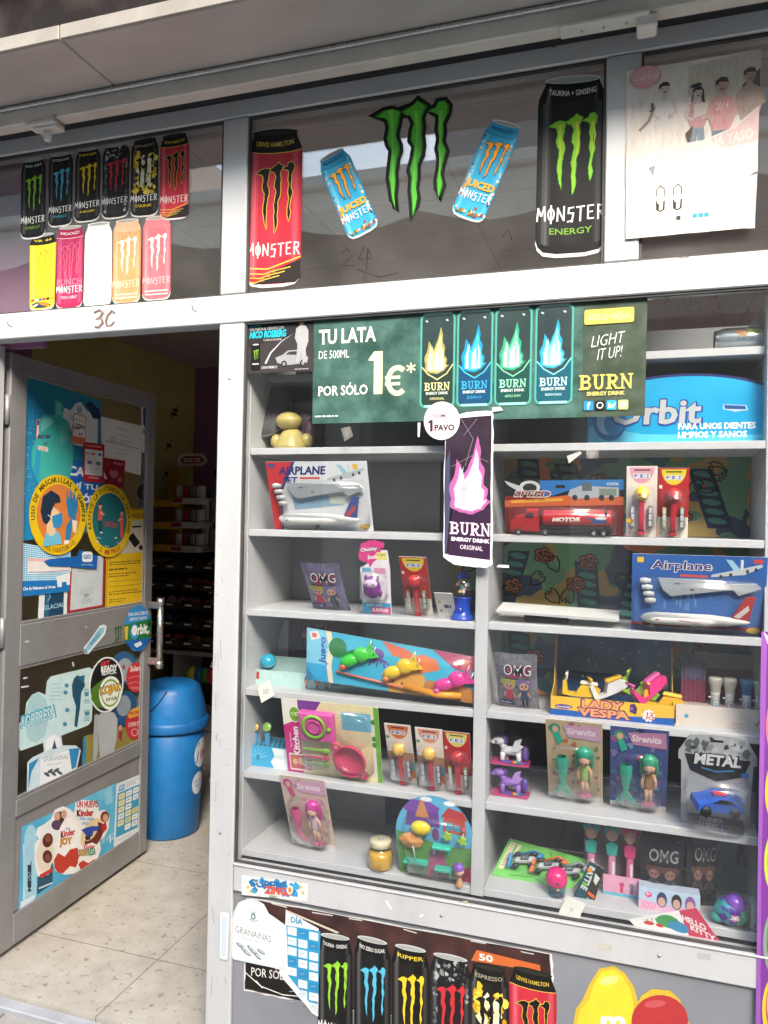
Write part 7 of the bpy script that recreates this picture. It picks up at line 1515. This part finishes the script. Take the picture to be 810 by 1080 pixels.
MB().lathe([(0, 0), (hh*.13, .002), (hh*.145, .006), (hh*.145, k*.58-.006), (hh*.13, k*.58-.002), (0, k*.58)], RD, 26, T(X(.33), -.020, hh*.34) @ RYm(pi/2), sx=1, sy=.9).build('tank', t)
MB().box((X(.62), -.020, hh*.17), (k*.60, .024, hh*.09), BK, .002).box((X(.86), -.020, hh*.34), (k*.018, .034, hh*.31), BK, .002).build('chassis', t)
a = Art(); a.text('MOTOR', 0, 0, 30, 10, 'e8e4e0', .06, .2, slope=-.06); a.rect(10, 11, 20, 1.6, 'c88a3a'); a.poly([(34, -2), (46, 2), (60, 6), (56, 14), (40, 12)], '2a5a9a'); a.ell(52, 0, 6, 4, 'c8ccd0'); a.ell(82, 5, 4, 6, 'e0b03a')
R_ = hh*.145*.9; a.build('tank_print', lambda x, y, h: V((X(.42)+x*.001*k/.13, -.020-(R_+.0006+h)*cos((y-5)*.001/R_), hh*.35-(R_*1.1)*sin((y-5)*.001/R_))), t)
for u in (.13, .36, .76, .84): MB().lathe([(0, 0), (.0035, .001), (.0075, .001), (.0085, .003), (.0085, .008), (0, .008)], BK, 18, T(X(u), -.040, hh*.11) @ RX(-pi/2)).lathe([(0, -.0006), (.004, -.0004), (.0045, .001)], plas('c0c4c8', .25), 12, T(X(u), -.040, hh*.11) @ RX(-pi/2)).build('wheel', t)
bubble(t, X(.03), X(.96), hh*.04, hh*.56, .044, .006)

# ---- white board lying on a grey block
qa, qb = atY(525, 643, .10), atY(653, 650, .10); z3 = zs(3, 600)
t = thing('flat_pack', 'thin white board resting on a dark grey block beside the blue aeroplane card', 'board', ((qa.x+qb.x)/2, .12, z3))
L = qb.x-qa.x; MB().box((-.03, .02, .012), (L*.36, .07, .024), plas('4a4c50', .5), .003).build('block', t)
MB().box((0, 0, .031), (L, .12, .003), WHITE, .0015, T(0, 0, 0) @ RYm(.022) @ RX(.10)).build('board', t); MB().box((.0, -.0605, .031), (L*.97, .0012, .006), plas('c6c8ca', .4), 0, RYm(.022) @ RX(.10)).build('board_edge', t)

# ---- scooter display box
p, w_, h_ = stand(579, 739, 709.5, 760.5, 4, .075)
t = thing('scooter_box', 'open yellow and blue display box of toy scooters with a starry back', 'display box', tuple(p))
YB = plas('e0b23a', .5); D_ = .16; HB = atY(650, 671, .075+D_).z-p.z
MB().box((0, 0, h_/2), (w_, .002, h_), YB).box((0, D_/2, .0015), (w_-.004, D_-.004, .002), YB).build('front_panel', t)
for s2 in (-1, 1): MB().add([(s2*w_/2, .001, 0), (s2*w_/2, D_, 0), (s2*w_/2, D_, HB), (s2*w_/2, D_*.82, HB), (s2*w_/2, D_*.5, h_*1.3), (s2*w_/2, .001, h_),
    (s2*(w_/2-.002), .001, 0), (s2*(w_/2-.002), D_, 0), (s2*(w_/2-.002), D_, HB), (s2*(w_/2-.002), D_*.82, HB), (s2*(w_/2-.002), D_*.5, h_*1.3), (s2*(w_/2-.002), .001, h_)],
    [(0, 1, 2, 3, 4, 5), (11, 10, 9, 8, 7, 6)]+[(i, (i+1) % 6, (i+1) % 6+6, i+6) for i in range(6)], YB).build('side_panel', t)
MB().box((0, D_+.001, HB/2), (w_, .002, HB), plas('1d3f78', .5)).build('back_panel', t)
a = Art(); W, H = w_*1000, HB*1000; NB = '1f4a8a'; a.rect(2, 2, W-4, H-4, NB); a.line([(10, H*.5), (50, H*.22), (100, H*.3), (150, H*.5), (200, H*.42), (260, H*.15), (W-8, H*.1)], 22, '183a70'); a.rect(W*.70, 2, W*.29, H*.6, '1d5a94'); random.seed(15)
for i in range(12): a.line([(W*.72+i*7, 4), (W*.72+i*7, H*.6)], 1.2, '2a70aa')
for _ in range(16): a.star(random.uniform(12, W*.9), random.uniform(10, H*.7), random.uniform(2, 4), 'e6ecf2', 4, .3)
a.build('back_print', card(-w_/2, HB, .001, D_-.0006), t)
a = Art(); W, H = w_*1000, h_*1000; a.rect(0, 0, W, H, 'e0b43c'); a.poly([(0, H*.66), (W*.25, H*.70), (W*.6, H*.74), (W, H*.62), (W, H), (0, H)], '1f5aa8'); a.ell(W*.11, H*.52, W*.075, H*.12, '5a2a7a'); a.text('novedades', W*.05, H*.46, W*.12, H*.12, 'e4dcf0', .02)
for tx, x, y, wd in (('LADY', .26, .04, .34), ('VESPA', .23, .48, .42)): a.text(tx, W*x-1, H*y, W*wd+2, H*.45, '6a2a50', .17); a.text(tx, W*x, H*y+1, W*wd, H*.42, 'ea9a70', .04)
a.poly([(W*.65, H*.1), (W*.69, H*.05), (W*.71, H*.3), (W*.70, H*.6), (W*.65, H*.5)], '4a2a5a'); a.ell(W*.665, H*.32, 4, 5, '8a5a9a'); a.star(W*.80, H*.6, 17, 'e8e4e0', 9, .75); a.text('12', W*.785, H*.42, 16, 9, 'b83a4a', .05); a.text('PCS', W*.78, H*.64, 19, 8, 'b83a4a', .05); a.build('front_print', card(-w_/2, h_, .001, -.0014), t)
def scooter(x, y, z, rz, c1, c2, lean, lab):
    s = thing('toy_scooter', lab, 'toy scooter', tuple(p+V((x, y, z))), (0, lean, rz), 'toy scooters in the yellow display box')
    m1, m2 = plas(c1, .3), plas(c2, .3)
    MB().prism([(-.045, .012), (-.02, .010), (.02, .012), (.045, .018), (.05, .032), (.035, .042), (.0, .040), (-.012, .018), (-.032, .018), (-.038, .05), (-.046, .048)], -.013, .013, m1).build('scooter_body', s)
    MB().box((.020, 0, .046), (.046, .022, .010), m2, .004).build('saddle', s); MB().tube([(-.040, 0, .045), (-.038, 0, .066)], .004, m2, 8).tube([(-.038, -.020, .066), (-.038, .020, .066)], .0035, m2, 8).build('handlebar', s)
    for wx in (-.046, .034): MB().lathe([(0, -.006), (.013, -.006), (.015, 0), (.013, .006), (0, .006)], plas('3a3a3e', .5), 16, T(wx, 0, .010) @ RX(pi/2)).build('wheel', s)
scooter(-.080, .06, .030, 0, 'e8c030', 'e8e4da', .06, 'yellow toy scooter with a white saddle at the left of the display box')
scooter(.00, .07, .040, .3, 'd8dce0', 'e8b52a', -.35, 'white toy scooter with a yellow saddle in the middle of the display box')
scooter(.062, .075, .040, -.2, '9acb3a', 'a8d84a', .25, 'lime green toy scooter in the right half of the display box')
scooter(.105, .055, .055, .5, 'e0308a', 'e858a4', -.6, 'bright pink toy scooter tipped up above the lime green one')
scooter(.122, .045, .022, -.1, 'f0b82a', 'f0c84a', .1, 'orange yellow toy scooter at the right corner of the display box')

# ---- tray of torch-like lollies
p, w_, h_ = stand(712, 746, 806, 761.5, 4, .095)
t = thing('torch_tray', 'white and burgundy counter tray of torch shaped sweets', 'display tray', tuple(p))
MB().box((0, 0, h_/2), (w_, .002, h_), plas('d2c8c2', .5)).box((0, .055, h_*.92), (w_, .108, .002), plas('b8a8a2', .5)).build('tray', t)
MB().box((.015, .111, .075), (w_*.9, .002, .10), plas('7a2030', .5)).box((.03, .113, .14), (w_*.8, .002, .05), plas('a89a94', .5)).build('back_panel', t)
a = Art(); a.ell(w_*120, h_*550, 5, 5, '3a94b4'); a.micro(w_*640, h_*700, 26, 1, 3, '9a8a84'); a.text('✓', w_*870, h_*550, 6, 6, '3a3a3a', .02) if False else a.line([(w_*880, h_*600), (w_*900, h_*750), (w_*940, h_*500)], 1.4, '3a3a3a'); a.build('front_print', card(-w_/2, h_, .001, -.0012), t)
xq = atY(731, 720, .15).x-p.x; MB().box((xq, .050, h_+.050), (.058, .002, .105), plas('4a2238', .5), 0).build('side_card', t)
a = Art(); a.rect(0, 0, 58, 50, '3a3050'); a.rect(0, 50, 58, 55, '6a1f34'); a.ell(29, 28, 20, 18, '4a4870')
for i in range(11): a.line([(3+i*5.2, 2), (3+i*5.2, 103)], 1, '5a3a54' if i % 2 else '7a5a70')
a.build('side_print', card(xq-.029, h_+.1025, .001, .0486), t)
for px, c, dd in ((754.3, 'b4b0a4', '3a8aa0'), (769.5, 'b4b0a4', '5a3a7a'), (787.3, '2f6a94', '5a2a6a'), (801, 'b4b0a4', '3a8aa0')):
    x = atY(px, 730, .135).x-p.x; s = thing('torch_sweet', {'754.3': 'white torch shaped sweet with teal swirl, leftmost in the tray', '769.5': 'white torch shaped sweet with purple swirl, second in the tray', '787.3': 'torch shaped sweet with a blue head', '801': 'torch shaped sweet half hidden by the purple strip poster'}[str(px)], 'sweet', tuple(p+V((x, .036, h_*.3))), (0, 0, 0), 'torch shaped sweets standing in a tray')
    MB().lathe([(0, 0), (.0105, 0), (.0105, .060), (.012, .064), (0, .064)], plas('d6d8da', .35), 20).build('tube', s); MB().lathe([(.0118, .064), (.0122, .074), (.0165, .090), (.0168, .100), (.014, .102), (0, .102)], plas(c, .35), 20).build('head', s)
    a = Art(); a.ell(0, 0, 7, 9, dd, .4); a.ell(1, -1, 4.4, 6, 'd0dce0', .4); a.ell(1, 0, 2.4, 3.4, dd); a.build('swirl', lambda x, y, h: V(((.0108+h)*sin(x*.001/.0105), -(.0108+h)*cos(x*.001/.0105), .038-y*.001)), s); MB().box((-.0135, -.003, .052), (.006, .004, .004), WHITE, .001).build('switch', s)

# ---- pony boxes
def ponybox(lab, p, w_, h_, c, mane, wing):
    t = thing('pony_box', lab, 'toy box', tuple(p), (0, 0, 0), 'clear boxes with a toy pony')
    o8 = [(-.5, .08), (-.42, 0), (.42, 0), (.5, .08), (.5, .72), (.30, .96), (.12, 1), (-.20, 1), (-.5, .74)]
    b = bmesh.new(); vs_ = [(x*w_, z*h_) for x, z in o8]
    MB().prism(vs_, 0, .055, BLIS).build('clear_box', t); b.free()
    MB().span(-w_*.46, w_*.46, .002, .052, .001, .006, plas('c8387a', .4)).build('box_base', t)
    pc = plas(c, .35); mc = plas(mane, .4); s_ = h_*1.02; wb = w_; w_ = w_*1.16
    d = MB(); d.ball((0, .027, s_*.40), (w_*.23, .014, s_*.14), pc).ball((-w_*.26, .024, s_*.70), (w_*.15, .015, s_*.13), pc).ball((-w_*.36, .020, s_*.66), (w_*.08, .010, s_*.07), pc, None, 10).tube([(-w_*.12, .027, s_*.44), (-w_*.22, .026, s_*.64)], [.010, .008], pc, 10)
    for lx, ly in ((-.16, .018), (-.10, .036), (.16, .018), (.20, .036)): d.tube([(lx*w_, ly, s_*.36), (lx*w_*1.1, ly, s_*.2), (lx*w_, ly, s_*.08)], [.008, .006, .007], pc, 8)
    for ex in (-.30, -.20): d.prism([(ex*w_-.004, s_*.79), (ex*w_, s_*.90), (ex*w_+.005, s_*.79)], .022, .026, pc)
    o_ = d.build('pony', t)
    MB().ball((-w_*.14, .028, s_*.72), (w_*.08, .012, s_*.16), mc).ball((w_*.30, .028, s_*.34), (w_*.08, .010, s_*.24), mc).ball((-w_*.24, .026, s_*.84), (w_*.1, .01, s_*.05), mc).build('mane', o_)
    MB().prism([(0, s_*.44), (w_*.10, s_*.78), (w_*.24, s_*.86), (w_*.20, s_*.66), (w_*.28, s_*.62), (w_*.14, s_*.42)], .010, .013, plas(wing, .35)).build('wing', o_)
    MB().ball((-w_*.31, .010, s_*.70), (.003, .002, .004), plas('3a5a9a', .2), None, 8).build('eye', o_)
    MB().ball((w_*.05, .012, s_*.10), (w_*.3, .010, s_*.05), mc).build('brush', t)
    a = Art()
    for i, cc in enumerate(('c83a4a', 'e0a83a', '5aa84a', '3a7ac0')): a.rect(i*5, 0, 4.4, 7, cc)
    w_ = wb; a.build('label_print', card(w_*.06, h_*.20, .001, -.0006), t)
p, w_, h_ = stand(516, 809, 558, 847.5, 5, .10); ponybox('clear box with a purple winged toy pony, the lower of the two pony boxes', p, w_, h_, '9a6ac8', '5a3a9a', 'b48ad8')
ponybox('clear box with a white winged toy pony on top of the purple one', p+V((-.001, .002, h_+.001)), w_*1.03, h_*1.02, 'e6e6ec', '6a4aa0', 'e0e2ea')

# ---- metal car blister
geo = leaner(712.6, 776, 794, 871, 5); out = [(-.44, 0), (.44, 0), (.46, .70), (.5, .72), (.5, .80), (.36, .985), (.2, 1), (-.2, 1), (-.36, .985), (-.5, .80), (-.5, .72), (-.46, .70)]
t, W, H, f = cardthing('toy_car_pack', 'blue toy sports car on a six sided silver and black metal card', 'toy pack', geo, outline=out, back='a8acb0')
P = lambda L: [(W/2+x*W, H-z*H) for x, z in L]
a = Art(); a.poly(P([(x*.99, z*.99+.003) for x, z in out]), 'a9adb2'); random.seed(19); spatter(a, ('5a5e62', '8a8e92', '3a3c40', 'b8bcc0'), 34, (W*.12, H*.04, W*.88, H*.3), (5, 12)); a.poly(P([(-.42, .78), (.42, .76), (.34, .58), (.0, .50), (-.34, .60)]), '17181a'); a.rrect(W*.43, H*.045, W*.14, H*.025, 2, '121214')
a.text('METAL', W*.20, H*.20, W*.62, H*.13, '101012', .1, .1); a.text('METAL', W*.205, H*.205, W*.60, H*.12, 'd0d4d8', .04, .1); a.line([(W*.3, H*.36), (W*.5, H*.39), (W*.72, H*.36)], 4, '3a7ab0'); a.poly([(W*.14, H*.88), (W*.86, H*.90), (W*.86, H*.98), (W*.14, H*.97)], '3a3c40'); a.text('TURBO', W*.3, H*.91, W*.3, H*.05, 'c8ccd0', .04, .2); a.ell(W*.86, H*.4, W*.05, H*.03, '3a7ac0')
a.build('card_print', f, t); k = W/1000; hh = H/1000
R = T(0, -.030, hh*.34) @ RYm(.18) @ RZ(.35) @ Matrix.Scale(1.62, 4); CB = plas('2a5ab8', .2)
b = MB(); b.prism([(-.034, -.006), (.034, -.008), (.036, .001), (.026, .007), (.012, .014), (-.006, .015), (-.018, .008), (-.034, .004)], -.014, .014, CB, R); o_ = b.build('car_body', t)
MB().prism([(-.014, .008), (-.004, .0145), (.010, .0135), (.020, .007)], -.0146, .0146, plas('15181c', .15), R).build('windows', o_); MB().box((.0, 0, .0158), (.020, .010, .001), plas('c83a4a', .3), 0, R).box((.030, 0, .012), (.003, .028, .002), CB, 0, R).build('stripe', o_)
for wx in (-.022, .022):
    for wy in (-.0145, .0145): MB().lathe([(0, -.003), (.0075, -.003), (.0085, 0), (.0075, .003), (0, .003)], plas('16171a', .5), 16, R @ T(wx, wy, -.006) @ RX(pi/2)).lathe([(.0, -.0036), (.0045, -.0034)], plas('b0b4ba', .25), 12, R @ T(wx, wy, -.006) @ RX(pi/2)).build('wheel', o_)
bubble(t, -k*.38, k*.40, hh*.07, hh*.60, .064, .008)

# ---- bottom right shelf
z6 = zs(6, 600)
bl_ = atZ(519, 923, z6); nrm = V((0, -cos(RAD(38)), sin(RAD(38))))
t, f, nn = quadcard('toy_car_card', 'green card with three small buggy cars slanting on the bottom right shelf', 'toy pack', [(537.4, 884), (629, 909), (600, 941), (518.6, 922.5)], 240, 110, V((0, bl_.y, z6+.004)), tuple(nrm), bc='4a8a3a')
a = Art(); LG = pmat('printed lime', lin('3f9a2f'), lin('6fc04a'), scale=9, rough=.35, detail=3); a.rect(0, 0, 240, 110, LG); a.line([(20, 20), (80, 60), (50, 100), (120, 90), (160, 104)], 1.6, '1f4a1c'); a.line([(120, 8), (150, 40), (200, 30)], 1.6, '1f4a1c'); a.rect(8, 8, 16, 80, 'd4cdb4'); a.micro(10, 12, 12, 10, 7, 'a89a7a'); a.rect(30, 10, 10, 46, 'd4cdb4'); a.build('card_print', f, t)
for x, c in ((72, '2f8ac0'), (140, 'e0702a'), (200, '9aa0a4')):
    c0 = f(x, 52, .012); ex = (f(x+1, 52, .012)-c0).normalized(); ez = (f(x, 51, .012)-c0).normalized(); R = Matrix(((ex.x, -nn.x, ez.x, c0.x), (ex.y, -nn.y, ez.y, c0.y), (ex.z, -nn.z, ez.z, c0.z), (0, 0, 0, 1))) @ RYm(-.3) @ Matrix.Scale(1.4, 4)
    cp_ = plas(c, .3); b = MB(); b.box((0, 0, 0), (.036, .012, .014), plas('b0b6ba', .2), .003, R).box((0, -.006, .003), (.014, .008, .010), plas('4a5258', .3), .002, R).box((-.026, 0, .0), (.007, .014, .030), cp_, .002, R).box((.026, 0, .006), (.012, .012, .012), cp_, .003, R).tube([R @ V((-.01, -.004, .010)), R @ V((.014, -.006, .018)), R @ V((.028, -.002, .010))], .003, cp_, 8)
    o_ = b.build('toy_buggy', t)
    for wx in (-.014, .014): MB().ball((wx, -.002, .012), (.007, .006, .006), plas('2a2c30', .5), R, 10).ball((wx, -.002, -.012), (.007, .006, .006), plas('2a2c30', .5), R, 10).build('wheel', o_)
p, w_, h_ = stand(575, 915, 598, 955, 6, .08)
t = thing('capsule', 'bright pink domed toy capsule with a clear turquoise base', 'capsule', tuple(p)); r = w_/2
MB().lathe([(0, 0), (r*.8, 0), (r*.84, h_*.36), (0, h_*.36)], clear('turquoise clear plastic', 1.45, .05, (.35, .75, .85), .05, 9), 26).build('base', t); MB().lathe([(r*.82, h_*.36), (r*.86, h_*.50)], plas('8a5a5a', .3), 26).build('collar', t)
MB().lathe([(r*.9, h_*.42), (r, h_*.50), (r, h_*.68), (r*.86, h_*.86), (r*.5, h_*.97), (0, h_)], plas('e0287a', .25), 28).build('dome', t); MB().ball((r*.15, -r*.95, h_*.58), (.005, .003, .005), plas('6a2a4a', .4), None, 10).build('catch', t)
t, f, nn = quadcard('sticker_pack', 'narrow teal and black wrapper strip tilted beside the pink capsule', 'toy pack', [(622, 908), (637, 916), (625, 958), (604, 946)], 60, 150, .085)
a = Art(); a.rect(0, 0, 60, 150, '1f4a54'); a.text('BATTLE', -26, 50, 90, 20, 'd8dcd8', .05, rot=pi/2); a.poly([(34, 0), (60, 6), (60, 150), (30, 150)], '2a2622'); a.ell(14, 30, 9, 9, 'e08a2a'); a.ell(16, 86, 8, 8, '6ab84a'); a.poly([(34, 100), (58, 106), (56, 118), (34, 112)], 'd8642a'); a.poly([(36, 122), (58, 128), (56, 142), (34, 138)], '5aa0b4'); a.poly([(36, 30), (56, 40), (50, 70), (38, 60)], 'd8d4cc'); a.build('wrapper_print', f, t)
p, w_, h_ = stand(614, 866, 675, 950, 6, .15)
t = thing('lolly_display', 'pink and white display with three doll shaped lolly sticks', 'display', tuple(p))
MB().box((0, .03, h_*.5), (w_, .002, h_), plas('8a7a80', .5)).box((w_*.18, -.02, h_*.14), (w_*.64, .002, h_*.28), plas('d88ab0', .5)).box((w_*.18, .005, h_*.02), (w_*.64, .05, .002), plas('d88ab0', .5)).build('stand_card', t)
a = Art(); W, H = w_*640, h_*280; a.rect(0, 0, W, H, 'd9a0bc'); a.rect(0, H*.84, W, H*.16, '6ab4d0'); a.ell(W*.5, H*.4, 6, 6, 'c8406a'); a.rect(W*.5-4, H*.5, 8, H*.3, 'c8406a'); a.ell(W*.76, H*.4, 6, 6, '7a6a80'); a.rect(W*.76-4, H*.5, 8, H*.3, '7a6a80'); a.build('front_print', card(-w_*.14, h_*.28, .001, -.0216), t)
for px, c, c2, lab in ((623.4, '3ab0a4', 'd890b4', 'doll lolly stick with turquoise top, leftmost of the three'), (645.4, '3aa8a0', 'd890b4', 'doll lolly stick with turquoise top in the middle of the three'), (664.4, 'd8407a', 'd86a9a', 'all pink doll lolly stick, rightmost of the three')):
    x = atY(px, 900, .145).x; s = thing('lolly_stick', lab, 'lolly', (x, .145, z6+.02), (0, 0, 0), 'doll lolly sticks in a pink display'); k2 = h_*.86
    MB().box((0, 0, k2*.28), (.018, .010, k2*.50), plas(c2, .35), .004).build('stick', s); o_ = MB().ball((0, -.004, k2*.82), (.015, .008, .016), SKIN).prism([(-.012, k2*.5), (.012, k2*.5), (.015, k2*.68), (0, k2*.74), (-.015, k2*.68)], -.008, .002, plas(c, .35)).build('doll', s)
    MB().ball((-.013, -.001, k2*.90), (.009, .007, .011), plas(c, .35), None, 10).ball((.013, -.001, k2*.90), (.009, .007, .011), plas(c, .35), None, 10).ball((0, .0, k2*.90), (.014, .007, .010), plas(c, .35), None, 12).build('hood', s); MB().box((.004, -.0062, k2*.22), (.006, .001, k2*.34), WHITE).build('label_strip', s)
p, w_, h_ = stand(673, 940, 738, 964, 6, .085); t = thing('doll_box', 'low pastel blue and pink doll box in front of the dark foil bags', 'box', tuple(p)); MB().box((0, .02, h_/2), (w_, .04, h_), plas('b8c8dc', .4), .001).build('carton', t)
a = Art(); W, H = w_*1000, h_*1000; a.rect(0, 0, W, H, 'b4cce0'); a.poly([(0, H*.5), (W*.3, H*.7), (W, H*.6), (W, H), (0, H)], 'd8b0cc')
for i in range(5): a.line([(W*.04+i*7, H), (W*.10+i*7, H*.6)], 3, 'e88aa8')
for x, c in ((.38, '3a3a6a'), (.62, '2a2a34'), (.84, '8a5aa0')): a.ell(W*x, H*.45, W*.085, H*.36, c); a.ell(W*x, H*.55, W*.06, H*.22, 'cfa69a')
a.ell(W*.16, H*.3, 8, 7, 'd84a8a'); a.text('3+', W*.13, H*.2, 8, 7, 'f0f0f0', .03); a.build('box_print', card(-w_/2, h_, .001, -.0008), t)
p, w_, h_ = stand(755, 878, 799, 940, 6, .26); t = thing('card_backdrop', 'pale teal printed card with a dark figure at the back of the bottom right corner', 'card', tuple(p)); MB().box((0, 0, h_/2), (w_*1.1, .002, h_), plas('6a8a92', .5)).build('card', t)
a = Art(); a.ell(0, 20, 9, 9, '22222a'); a.poly([(-9, 30), (9, 30), (8, 50), (14, 84), (2, 84), (0, 62), (-4, 84), (-14, 84)], '1a1a20'); random.seed(3); spatter(a, ('5a7a86', '7a9aa0'), 12, (-50, 10, 50, 120), (2, 5)); a.build('card_print', card(.01, h_, .001, -.0012), t)
q = atY(770, 951, .075); t = thing('surprise_ball_bag', 'teal and purple wrapped surprise ball at the right of the bottom shelf', 'ball', (q.x, .075, z6+.034))
TF = pmat('teal purple foil', lin('2f9a9a'), lin('5a3a9a'), scale=24, rough=.25, metal=.3, bump=.4, detail=2, contrast=(.48, .52)); MB().ball((0, 0, 0), (.036, .032, .033), TF, None, 20).ball((-.026, -.004, -.016), (.018, .016, .013), plas('3aa89a', .25), None, 10).build('wrap', t); MB().ball((.010, -.006, .020), (.026, .022, .024), pmat('violet film', lin('6a3aa0'), lin('8a5ac0'), scale=40, rough=.2, metal=.2, bump=.4), None, 14).build('top_wrap', t)
a = Art(); a.ell(0, 0, 13, 8, 'b84a8a'); a.text('OMG', -10, -5, 20, 10, 'f0e4ee', .05); a.build('print', lambda x, y, h: V((.006+x*.001, -.034-h-.0004+abs(x)*.0004, -.002-y*.001)), t)
t, f, nn = quadcard('printed_pouch', 'white and pink triangular pouch with red lettering lying at the front of the bottom shelf', 'pouch', [(425, 600), (612, 568), (686, 674), (446, 622)], 300, 110, .0455, crop=(500, 740), k_=2.613, bc='e8e4e2')
a = Art(); a.rect(0, 0, 300, 110, 'e8e6e6'); a.poly([(225, 0), (300, 0), (300, 110), (190, 110)], 'c83a5a'); a.ell(150, 40, 46, 34, '4a9a5a'); a.ell(176, 62, 36, 26, '3a8ab8'); a.ell(70, 46, 20, 16, 'c83a3a'); a.ell(106, 60, 14, 12, 'c83a3a'); a.text('HELLO', 214, 30, 74, 24, 'f0e4e6', .04, rot=.5); a.text('KITTY', 220, 64, 74, 24, 'f0e4e6', .04, rot=.5)
for x in (76, 96, 112): a.line([(x, 16), (x-4, 30)], 3, '2a2428')
a.build('pouch_print', f, t)
q = atY(777, 988, .066); t = thing('slime_tub', 'clear round tub with green putty at the right of the bottom shelf', 'tub', (q.x, .066, z6+.001+.030))
M0 = RX(pi/2-.2); MB().lathe([(0, -.020), (.024, -.020), (.029, -.012), (.029, .012), (.024, .020), (0, .020)], BLIS, 28, M0).build('tub', t); MB().ball((0, 0, -.001), (.025, .018, .024), pmat('green putty', (.01, .22, .10), (.02, .30, .14), scale=20, rough=.3, bump=.5), None, 20).build('putty', t); MB().lathe([(.0295, -.005), (.031, -.004), (.031, .010), (.0295, .012)], clear('cloudy lid', 1.45, .2, (.85, .9, .88), .12, 9), 28, T(.012, 0, 0) @ M0).build('lid', t)
q = atY(795, 985, .06); t = thing('small_box', 'small pale box end beside the green tub', 'box', (q.x+.004, .06, z6+.001)); MB().box((0, .02, .03), (.022, .04, .06), plas('c8ccd0', .45), .002).build('carton', t); MB().box((0, .02, .0615), (.023, .042, .003), plas('b0b6bc', .45), .001).build('lid', t)
